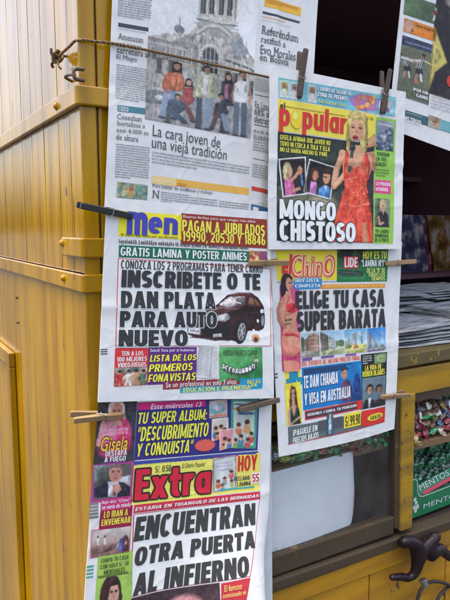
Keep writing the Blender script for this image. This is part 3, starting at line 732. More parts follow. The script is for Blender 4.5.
def p_field(c):
    c.grad((92, 116, 84), (80, 100, 76), 0); c.line([(.1, .3), (.7, .4)], .02, (150, 120, 90), al=.5); c.line([(.1, .55), (.5, .6)], .02, (60, 80, 60), al=.6); c.poly([(.9, .2), (.97, .2), (.95, .8), (.85, .9)], (206, 196, 196)); c.ell(.9, .45, .03, .12, (170, 50, 60)); c.noise(6, 3)
def p_orange_strip(c):
    c.grad((214, 140, 60), (222, 128, 40)); c.ell(.15, .5, .14, .5, (196, 150, 130)); c.ell(.14, .3, .07, .18, (206, 168, 146)); c.ell(.26, .75, .05, .12, (120, 90, 80)); c.line([(.4, .75), (.9, .8)], .02, (170, 100, 40), al=.5); c.noise(5, 2)
def p_football(c):
    c.frame = (402.4, 35, 428.4, 105, .31, .29); c.grad((108, 114, 96), (92, 98, 82)); c.poly([(400, 30), (436, 44), (436, 54), (400, 44)], (62, 70, 96)); c.line([(405, 41.4), (428, 48)], .8, (150, 156, 176)); c.noise(5, 3)
    # striped players hugging
    def pl(x, y, s_, lean):
        c.poly([(x-2.6*s_, y), (x+2.6*s_, y), (x+2.2*s_+lean, y+9*s_), (x-2.4*s_+lean, y+9*s_)], (210, 212, 214))
        for k in (-1.6, 0, 1.6): c.line([(x+k*s_, y), (x+k*s_+lean, y+9*s_)], .9*s_, (44, 46, 54))
        c.poly([(x-2.4*s_+lean, y+9*s_), (x+2.4*s_+lean, y+9*s_), (x+2.8*s_+lean, y+14*s_), (x-2.6*s_+lean, y+14*s_)], (46, 48, 56))
        c.line([(x-1.4*s_+lean, y+14*s_), (x-2*s_+lean, y+21*s_)], 1.5*s_, (176, 130, 104)); c.line([(x+1.4*s_+lean, y+14*s_), (x+2.4*s_+lean, y+20*s_)], 1.5*s_, (214, 214, 214)); c.ell(x-.3*lean, y-2.4*s_, 1.5*s_, 2*s_, (150, 104, 82)); c.ell(x-.3*lean, y-3.4*s_, 1.5*s_, 1.1*s_, (36, 30, 30))
    pl(420, 58, 1.15, -2); c.line([(422, 60), (429, 64)], 1.6, (196, 180, 120)); c.line([(418, 60), (411, 60)], 1.8, (206, 208, 210)); c.line([(416, 62), (408, 58)], 1.6, (186, 140, 110)); pl(403.5, 58, 1.0, 5); c.line([(404, 58), (412, 61)], 2, (214, 214, 216)); c.ell(417, 82, 1.6, 3, (170, 110, 84)); c.noise(4, 2)
def p_black_figure(c):
    c.fill((190, 176, 96)); c.poly([(.0, 0), (.7, 0), (.9, .35), (1, 1), (.0, 1), (.05, .8), (.16, .68), (.06, .5), (-.06, .3)], (44, 38, 44), soft=2); c.ell(.22, .16, .12, .05, (170, 160, 150), soft=4); c.poly([(-.1, .36), (.02, .5), (.1, .66), (.0, .78), (-.1, .82)], (196, 184, 110)); c.noise(4, 3)
def p_face_tile(c):
    c.fill((150, 160, 150)); c.ell(.5, .5, .34, .46, (190, 160, 130)); c.ell(.5, .26, .36, .26, (150, 130, 100)); c.ell(.4, .5, .06, .04, (70, 60, 56)); c.ell(.62, .5, .06, .04, (70, 60, 56)); c.ell(.5, .76, .12, .04, (150, 90, 84)); c.noise(6, 2)

def p_teal_strip(c):
    c.tone = 0.25; c.fill((122, 190, 200)); c.ell(.4, .5, .2, .6, (104, 176, 196), soft=8)
    for x0, q in ((.01, (150, 170, 110)), (.085, (150, 170, 190)), (.225, (150, 150, 140))):
        c.poly([(x0, .12), (x0+.07, .1), (x0+.072, .94), (x0+.002, .96)], (216, 224, 222)); c.poly([(x0+.006, .18), (x0+.062, .16), (x0+.064, .82), (x0+.008, .84)], q); c.ell(x0+.034, .38, .016, .16, (150, 104, 84)); c.ell(x0+.035, .7, .024, .2, (206, 206, 204))
    c.ell(.72, .52, .14, .42, (150, 110, 170), soft=3); c.blobs(26, [(222, 130, 66), (206, 110, 70), (130, 90, 160), (230, 180, 80)], .06, .14, (.64, .2, .8, .85)); c.poly([(.82, .2), (.96, .2), (.96, .8), (.82, .8)], (130, 140, 176)); c.poly([(.845, .3), (.89, .3), (.89, .74), (.845, .74)], (222, 226, 228)); c.blobs(10, [(190, 80, 90), (110, 90, 150), (206, 206, 206)], .06, .14, (.88, .2, .97, .8)); c.noise(5, 2)
def p_stage(c):
    c.grad((50, 58, 54), (54, 52, 48)); c.ell(.05, .3, .4, .2, (46, 62, 58), soft=14); c.ell(.28, .62, .3, .12, (150, 150, 120), soft=24, al=.7); c.ell(.46, .66, .14, .1, (182, 176, 150), soft=16, al=.8); c.ell(.9, .5, .1, .12, (120, 132, 120), soft=10, al=.7); c.ell(.96, .3, .08, .3, (58, 50, 60), soft=8); c.ell(.4, .82, .12, .06, (120, 128, 110), soft=10, al=.6); c.blobs(20, [(170, 170, 140), (60, 70, 66), (90, 84, 76)], .01, .035, (.0, .3, 1, .95), .5, 2); c.noise(4, 2)
def p_inset_hug(c):
    c.fill((46, 44, 44)); c.ell(.3, .3, .16, .2, (214, 196, 150)); c.ell(.38, .36, .1, .15, (206, 160, 132)); c.poly([(.12, .3), (.34, .2), (.3, .62), (.14, .6)], (206, 188, 140)); c.poly([(.14, .55), (.42, .5), (.5, .7), (.56, 1), (.12, 1)], (206, 110, 160)); c.line([(.4, .6), (.62, .46), (.74, .36)], .1, (206, 152, 130)); c.line([(.44, .86), (.7, .82), (.92, .74)], .1, (196, 146, 124))
    c.ell(.78, .26, .12, .16, (52, 34, 30)); c.ell(.77, .34, .1, .12, (196, 140, 112)); c.poly([(.64, .48), (.92, .44), (.98, .8), (.74, .84)], (40, 42, 50)); c.poly([(.77, .47), (.85, .46), (.87, .76), (.8, .78)], (110, 150, 200)); c.line([(.015, .012), (.985, .012), (.985, .988), (.015, .988), (.015, .012)], .05, (226, 228, 226)); c.noise(4, 2)
def p_inset_pair(c):
    c.fill((44, 42, 44)); c.ell(.3, .38, .15, .2, (84, 46, 36)); c.ell(.33, .42, .1, .15, (196, 136, 112)); c.poly([(.2, .62), (.42, .6), (.46, 1), (.22, 1)], (196, 130, 190)); c.ell(.78, .28, .17, .2, (60, 42, 36)); c.ell(.74, .38, .14, .2, (196, 144, 116)); c.poly([(.6, .3), (.7, .16), (.9, .16), (.96, .34), (.84, .26)], (56, 40, 36)); c.line([(.62, .38), (.74, .38)], .04, (60, 50, 50)); c.poly([(.54, .76), (.7, .62), (.92, .66), (1, 1), (.5, 1)], (70, 120, 170)); c.poly([(.7, .62), (.82, .62), (.78, .8)], (214, 218, 222)); c.line([(.015, .012), (.985, .012), (.985, .988), (.015, .988), (.015, .012)], .05, (226, 228, 226)); c.noise(4, 2)
def p_singer(c):
    c.frame = (330, 106, 375, 242.6, .17, 0); c.mask = np.zeros((c.h, c.w)); c.fill((60, 60, 56))
    sk, sk2, sh = (214, 166, 132), (190, 136, 104), (166, 112, 88)
    hair, hair2 = (196, 178, 112), (160, 136, 76); dr, dr2, dr3 = (214, 80, 62), (226, 112, 88), (176, 56, 46)
    # raised right arm
    c.poly([(366, 139), (372, 133), (375, 139), (374, 145), (366, 147)], sk); c.poly([(363, 152), (372, 150), (375, 160), (374, 172), (366, 166)], sk2); c.line([(366, 146), (374, 144)], 2.4, sk2)
    # hair
    c.ell(355.6, 121, 9.4, 11.6, hair); c.poly([(346.6, 118), (364.8, 118), (366, 136), (364.4, 152), (360.6, 155), (358, 140), (350, 140), (348.6, 152), (345.4, 148), (345.6, 132)], hair, soft=1.5)
    c.line([(347, 124), (346.6, 146)], 1.4, hair2); c.line([(364, 122), (364.6, 150)], 1.8, hair2); c.line([(361.6, 124), (362.6, 146)], 1, (220, 206, 150)); c.line([(349.4, 113), (356, 109.6), (362, 113.6)], 2.2, (216, 200, 144))
    # torso, arms
    c.poly([(350, 144), (359, 144), (362, 151), (369, 155), (371, 166), (368, 178), (344, 178), (342, 160), (343, 152), (349, 150)], sk, soft=1.4)
    c.line([(342.6, 153.5), (337.6, 168), (335.6, 184)], 6.2, sk2, soft=1.6); c.line([(341.8, 153.6), (336.8, 168), (334.8, 184)], 4.6, sk, soft=2.5); c.line([(335.4, 186.6), (343, 177), (350, 165)], 5.2, sk2, soft=1.6); c.line([(335.6, 185.4), (343, 175.6), (349.6, 164)], 3.4, (222, 178, 144), soft=2.5); c.ell(342.8, 153.4, 4, 5, sk, soft=2)
    pass
    # face
    c.ell(354.8, 129.6, 6.7, 10.8, sk); c.ell(358.6, 131, 2.8, 8.4, sk2, soft=3, al=.7); c.poly([(348, 122), (352, 115.6), (358, 115.4), (362, 122), (358, 118.6), (352, 119)], hair); c.line([(349.8, 124.2), (353.2, 123.8)], .6, (150, 110, 80)); c.line([(356.4, 124.2), (360, 124.6)], .6, (150, 110, 80)); c.ell(351.4, 126.8, 1.7, .9, (64, 44, 44)); c.ell(358.2, 127.6, 1.7, .9, (64, 44, 44)); c.ell(354.6, 131, 1, 2, sh, al=.8); c.ell(354, 137, 2.7, 2.5, (112, 40, 44)); c.line([(351.8, 135.6), (356.4, 135.8)], .8, (196, 74, 76)); c.line([(352, 138.8), (356, 139)], .9, (196, 84, 84)); c.ell(351.2, 132, 1.3, 1.6, (224, 160, 136), al=.7)
    # dress
    c.poly([(345, 150), (347.6, 150), (349.6, 160), (354, 168), (360, 164), (363.6, 151.6), (366, 153), (369, 166), (368, 176), (366, 184), (368, 196), (371.4, 216), (373, 243), (331, 243), (336, 222), (341, 202), (345, 188), (344, 176), (344, 164)], dr, soft=1.3)
    c.ell(349.6, 168, 4, 6, dr2, 10, 3, .8); c.ell(362.6, 168.6, 4.4, 6, dr2, -8, 3, .8); c.line([(355.6, 166), (356, 176)], 1.2, dr3, al=.7); c.line([(345.6, 176), (356, 179), (367.4, 176)], 1, dr3, al=.8)
    for k in range(46):
        x = c.rng.uniform(344, 368); y = c.rng.uniform(158, 204); c.ell(x, y, c.rng.uniform(.4, 1.2), c.rng.uniform(.4, 1.2), [(236, 156, 120), (180, 60, 48), (240, 180, 140)][int(c.rng.integers(3))], al=.75)
    for x0, x1, q in ((346, 337, dr3), (351, 346, dr2), (356, 355, dr3), (360, 363, dr2), (365, 370, dr3)): c.line([(x0, 198), (x1, 243)], 1.7, q, soft=3, al=.6)
    c.line([(344.4, 203), (355, 206), (369, 203)], 1.1, (232, 150, 116), al=.7); c.poly([(362, 224), (365.6, 222), (368, 243), (363, 243)], sk2)
    # microphone and hand
    c.line([(351.6, 149), (349.4, 170)], 3.2, (60, 84, 84)); c.ell(351.8, 146.4, 2.5, 3.4, (44, 46, 48)); c.ell(351, 145.4, .9, 1.2, (110, 112, 112)); c.ell(350.6, 161, 3.1, 4, sk)
    for y in (157.6, 159.8, 162, 164.2): c.line([(347.8, y), (353.4, y+.8)], 1.1, sk2)
    c.noise(4, 2); c.noise(3, 1)
def p_stands(c):
    c.grad((150, 160, 170), (66, 84, 116)); c.blobs(70, [(60, 76, 110), (120, 130, 150), (80, 110, 120), (40, 48, 70), (190, 194, 200)], .02, .07, (0, .25, 1, 1)); c.line([(.1, .12), (.9, .16)], .05, (206, 210, 210)); c.ell(.5, .55, .1, .08, (206, 206, 206)); c.noise(6, 1)
def p_woman_black(c):
    c.fill((130, 144, 116)); c.poly([(0, 0), (.3, 0), (.3, 1), (0, 1)], (96, 110, 90), soft=4); c.ell(.52, .24, .2, .2, (206, 190, 140)); c.ell(.52, .28, .13, .17, (206, 164, 138)); c.poly([(.2, .55), (.4, .44), (.66, .44), (.86, .56), (.94, 1), (.12, 1)], (48, 48, 54)); c.poly([(.44, .42), (.6, .42), (.54, .6)], (206, 164, 138)); c.line([(.24, .64), (.3, .9), (.56, .84)], .09, (196, 150, 124)); c.ell(.47, .27, .03, .015, (60, 50, 50)); c.ell(.58, .27, .03, .015, (60, 50, 50)); c.ell(.53, .36, .04, .014, (160, 80, 80)); c.noise(5, 2)

def p_green_team(c):
    c.grad((36, 60, 48), (60, 140, 84)); c.blobs(22, [(30, 34, 34), (50, 90, 60), (190, 150, 130), (40, 50, 46)], .05, .15, (.05, .02, .95, .35)); c.poly([(.02, .68), (.9, .74), (.9, .9), (.02, .86)], (40, 56, 50)); c.line([(.05, .74), (.85, .8)], .02, (140, 160, 140)); c.line([(.02, .82), (.85, .86)], .02, (110, 140, 120)); c.noise(5, 2)
def bld(c, pts, col, rows, cols, win):
    c.poly(pts, col); (ax, ay), (bx, by), (cx, cy), (dx, dy) = pts
    for r in range(rows):
        for k in range(cols):
            u = (k+.5)/cols; v = (r+.6)/(rows+.3); x = (1-v)*((1-u)*ax+u*bx)+v*((1-u)*dx+u*cx); y = (1-v)*((1-u)*ay+u*by)+v*((1-u)*dy+u*cy)
            c.ell(x, y, .28*abs(bx-ax)/cols, .3*abs(dy-ay)/rows, win)
def p_houses_brown(c):
    c.grad((176, 206, 226), (206, 216, 220)); c.poly([(0, .72), (1, .66), (1, 1), (0, 1)], (150, 150, 140)); bld(c, [(.38, .1), (.74, .02), (.74, .78), (.38, .72)], (170, 134, 112), 4, 3, (96, 84, 84)); bld(c, [(.74, .02), (1, .16), (1, .72), (.74, .78)], (190, 160, 140), 4, 2, (110, 96, 92)); bld(c, [(.2, .26), (.38, .18), (.38, .72), (.2, .72)], (130, 112, 100), 4, 2, (86, 78, 78)); c.ell(.08, .4, .12, .26, (84, 96, 84)); c.ell(.04, .66, .14, .1, (90, 120, 80)); c.line([(0, .86), (1, .92)], .03, (186, 186, 180)); c.noise(6, 2)
def p_houses_row(c):
    c.grad((160, 200, 230), (206, 220, 226)); c.poly([(0, .7), (1, .62), (1, 1), (0, 1)], (170, 190, 140)); bld(c, [(.0, .0), (.34, .2), (.34, .78), (.0, .82)], (130, 118, 104), 4, 4, (80, 78, 80)); bld(c, [(.34, .2), (.7, .42), (.7, .74), (.34, .78)], (196, 204, 200), 4, 4, (110, 124, 130)); c.ell(.84, .56, .2, .14, (100, 130, 96)); c.poly([(.3, .82), (1, .7), (1, .78), (.36, .94)], (214, 214, 190)); c.noise(6, 2)
def p_tower_blocks(c):
    c.grad((110, 178, 222), (190, 216, 224)); c.ell(.1, .55, .2, .2, (170, 190, 190)); bld(c, [(.3, .14), (.54, .1), (.54, .7), (.3, .7)], (196, 206, 200), 7, 3, (76, 96, 112)); bld(c, [(.64, .08), (.84, .14), (.84, .68), (.64, .66)], (206, 214, 206), 7, 2, (76, 110, 150)); c.poly([(0, .66), (1, .64), (1, 1), (0, 1)], (196, 196, 110)); c.ell(.5, .74, .1, .09, (190, 120, 80)); c.ell(.16, .72, .12, .08, (110, 140, 90)); c.line([(0, .88), (1, .8)], .05, (226, 220, 190)); c.noise(6, 2)
def p_sky_tower(c):
    c.grad((60, 130, 206), (176, 206, 226)); c.poly([(0, .1), (.2, .3), (.56, .72), (.56, 1), (0, 1)], (120, 140, 160)); bld(c, [(.0, .14), (.2, .34), (.2, .86), (.0, .9)], (150, 164, 176), 6, 3, (90, 106, 124)); bld(c, [(.2, .34), (.54, .72), (.54, .9), (.2, .88)], (190, 196, 200), 4, 5, (110, 120, 136)); c.line([(.82, .2), (.82, .9)], .04, (206, 206, 206)); c.poly([(0, .88), (1, .84), (1, 1), (0, 1)], (150, 160, 160)); c.ell(.78, .8, .1, .08, (120, 150, 120)); c.noise(5, 2)
def p_bikini(c):
    c.frame = (274, 272.4, 303, 371, .0, -.05); c.mask = np.zeros((c.h, c.w)); c.fill((206, 84, 136))
    sk, sk2, dk = (206, 148, 124), (186, 120, 102), (150, 92, 80)
    c.ell(286.6, 281.4, 6.2, 8.2, (40, 34, 38)); c.poly([(281, 278), (288, 276), (286, 292), (283, 297), (280, 294), (279.6, 286)], (40, 34, 38)); c.ell(289, 284, 3.5, 6.8, sk, -6); c.line([(284, 279), (288, 274.8), (292, 278)], 2, (40, 34, 38)); c.ell(289.4, 282.4, 1, .6, (60, 40, 42)); c.ell(291.6, 282.6, .7, .5, (60, 40, 42)); c.ell(290.6, 288, 1.2, .6, (160, 66, 70))
    c.poly([(286, 290), (291, 291), (292, 299), (296, 304), (298, 312), (296, 320), (297, 328), (300, 334), (300.4, 346), (298, 356), (299, 371), (281, 371), (280, 352), (278.6, 340), (281, 330), (283, 322), (279, 322), (276, 312), (277.4, 304), (282, 297)], sk, soft=1.3)
    c.line([(281.6, 298), (277.4, 308), (278, 318), (283, 326)], 4, sk2); c.line([(280.6, 300), (278.6, 310)], 1.4, sk); c.line([(285, 310), (283.6, 324)], 1, dk, al=.6)
    c.poly([(285, 304), (291, 302), (296.6, 303), (297.6, 310), (293, 312.4), (286, 311)], (206, 62, 66)); c.line([(285.4, 306), (289, 296)], 1.2, (206, 62, 66))
    c.line([(283.6, 314), (290, 313)], .9, (110, 84, 80)); c.line([(284, 319), (291, 318.4)], 1.4, (90, 76, 76)); c.line([(284.6, 323), (290, 322.4)], 1.2, (100, 84, 82))
    c.ell(290, 341, 9.6, 12, (220, 140, 118)); c.ell(292, 338, 5.6, 7, (230, 172, 150), soft=5, al=.8); c.poly([(280, 333), (286, 331), (299, 334), (300, 338), (292, 334.6), (285, 335)], (214, 72, 80)); c.poly([(279.6, 344), (284, 353), (292, 355), (299, 350), (297, 358), (283, 359)], (206, 84, 110), soft=2); c.line([(281, 356), (299, 360)], 3, (196, 60, 120), soft=3, al=.8); c.ell(290, 365, 8, 5, (216, 140, 120), soft=3); c.noise(4, 2)
def p_green_dress(c):
    c.fill((236, 218, 66)); c.ell(.5, .26, .2, .22, (86, 54, 44)); c.poly([(.3, .22), (.7, .22), (.78, .6), (.62, .62), (.36, .6), (.22, .62)], (86, 54, 44)); c.ell(.5, .27, .12, .18, SKIN); c.poly([(.42, .42), (.58, .42), (.62, .54), (.82, .6), (.9, .8), (.86, 1), (.16, 1), (.12, .74), (.22, .58), (.4, .54)], (204, 158, 134)); c.poly([(.32, .56), (.5, .82), (.7, .56), (.86, .66), (.92, 1), (.26, 1), (.24, .7)], (36, 66, 60)); c.line([(.16, .64), (.18, .96)], .1, (204, 158, 134)); c.line([(.3, .97), (.86, .84)], .08, (196, 150, 128)); c.ell(.44, .25, .03, .02, (56, 40, 40)); c.ell(.57, .25, .03, .02, (56, 40, 40)); c.ell(.5, .35, .04, .015, (160, 70, 74)); c.poly([(.34, .2), (.5, .06), (.66, .2), (.58, .15), (.44, .15)], (76, 48, 40)); c.noise(4, 2)
def p_man_tower(c):
    c.frame = (338, 366, 361, 400, -.06, -.12); c.grad((30, 128, 196), (28, 108, 176)); c.poly([(352, 400), (353, 382), (355, 374), (358, 374), (360, 382), (361, 400)], (36, 70, 130)); c.poly([(345, 400), (346, 386), (351, 384), (353, 400)], (40, 80, 140), al=.7)
    c.poly([(341.4, 382), (345, 379), (349, 380.6), (351, 392), (350.6, 400), (340, 400)], (110, 70, 100)); c.ell(343.8, 373.6, 3, 4.8, (196, 144, 122)); c.poly([(340.6, 372), (341, 367.4), (346, 366.6), (347.4, 371), (345, 369.4)], (50, 38, 38)); c.ell(342.8, 373, .6, .4, (56, 40, 40)); c.ell(345, 373, .6, .4, (56, 40, 40)); c.ell(344, 376.4, .9, .35, (150, 80, 80)); c.noise(4, 2)
def p_banknote(c):
    c.fill((126, 158, 112)); c.ell(.5, .5, .2, .38, (166, 188, 140)); c.ell(.5, .46, .1, .2, (110, 130, 96)); c.line([(.05, .1), (.95, .1), (.95, .9), (.05, .9), (.05, .1)], .05, (90, 120, 84)); c.noise(8, 2)
def p_couple(c):
    c.grad((110, 134, 146), (90, 108, 122)); head(c, .32, .4, .13, skin=SKIN, k=1.1); c.poly([(.02, 1), (.1, .74), (.3, .68), (.5, .76), (.56, 1)], (44, 46, 54)); c.poly([(.26, .68), (.4, .68), (.36, 1), (.28, 1)], (206, 210, 214)); head(c, .72, .44, .13, skin=SKIN2, k=1.1); c.poly([(.5, 1), (.56, .8), (.72, .72), (.9, .76), (1, .9), (1, 1)], (60, 54, 60)); c.noise(4, 2)
def p_bottle(c):
    c.fill((70, 86, 96)); c.poly([(.2, .3), (.75, .25), (.8, .95), (.25, .98)], (110, 160, 190)); c.ell(.5, .2, .14, .2, (206, 214, 216)); c.poly([(.3, .5), (.7, .48), (.72, .75), (.32, .78)], (214, 222, 226)); c.noise(5, 1)

# =====================================================================
#  NEWSPAPERS
# =====================================================================
# ---- newspaper sheets: (u, v) in 0..1 across / down the page -> metres ----
def sm(t):
    t = np.clip(t, 0, 1)
    return t*t*(3-2*t)

def page_xyz(pg, u, v):
    """Position on a hanging sheet: four corner points, gentle waves, an optional bulge and curled right edge."""
    u = np.asarray(u, float); v = np.asarray(v, float)
    (ax, az), (bx, bz), (cx, cz), (dx, dz) = pg['corners']
    W = pg['width']
    y = np.full(np.broadcast(u, v).shape, pg['y'])
    uu = u + 0*v
    cu = pg.get('curl')
    if cu:
        u0, v0, v1, ang = cu
        L = (1-u0)*W
        s = np.maximum(u-u0, 0)*W
        phi = np.maximum(ang*sm((v-v0)/(v1-v0)), 1e-4)
        k = phi/L
        uu = np.where(u > u0, u0 + np.sin(k*s)/k/W, u)
        y = y + np.where(u > u0, (1-np.cos(k*s))/k, 0)
    for a, fu, fv, ph in pg['waves']:
        y = y - a*np.sin(2*math.pi*(fu*u + fv*v) + ph)
    for fa, fu, fv, fd, fw in pg.get('folds', ()):      # pressed folds: height, line fu*u + fv*v = fd, width
        y = y - fa*np.exp(-((fu*u+fv*v-fd)/fw)**2)
    bg = pg.get('bulge')
    if bg:
        b, u0, v0 = bg
        y = y - b*sm((u-u0)/(1-u0))*sm((v-v0)/(1-v0))
    x = (1-v)*((1-uu)*ax + uu*bx) + v*((1-uu)*dx + uu*cx)
    z = (1-v)*((1-uu)*az + uu*bz) + v*((1-uu)*dz + uu*cz)
    z = z + pg.get('sag', 0)*np.sin(math.pi*u)*sm((v-.5)*2)
    return np.stack([x, y, z], -1)

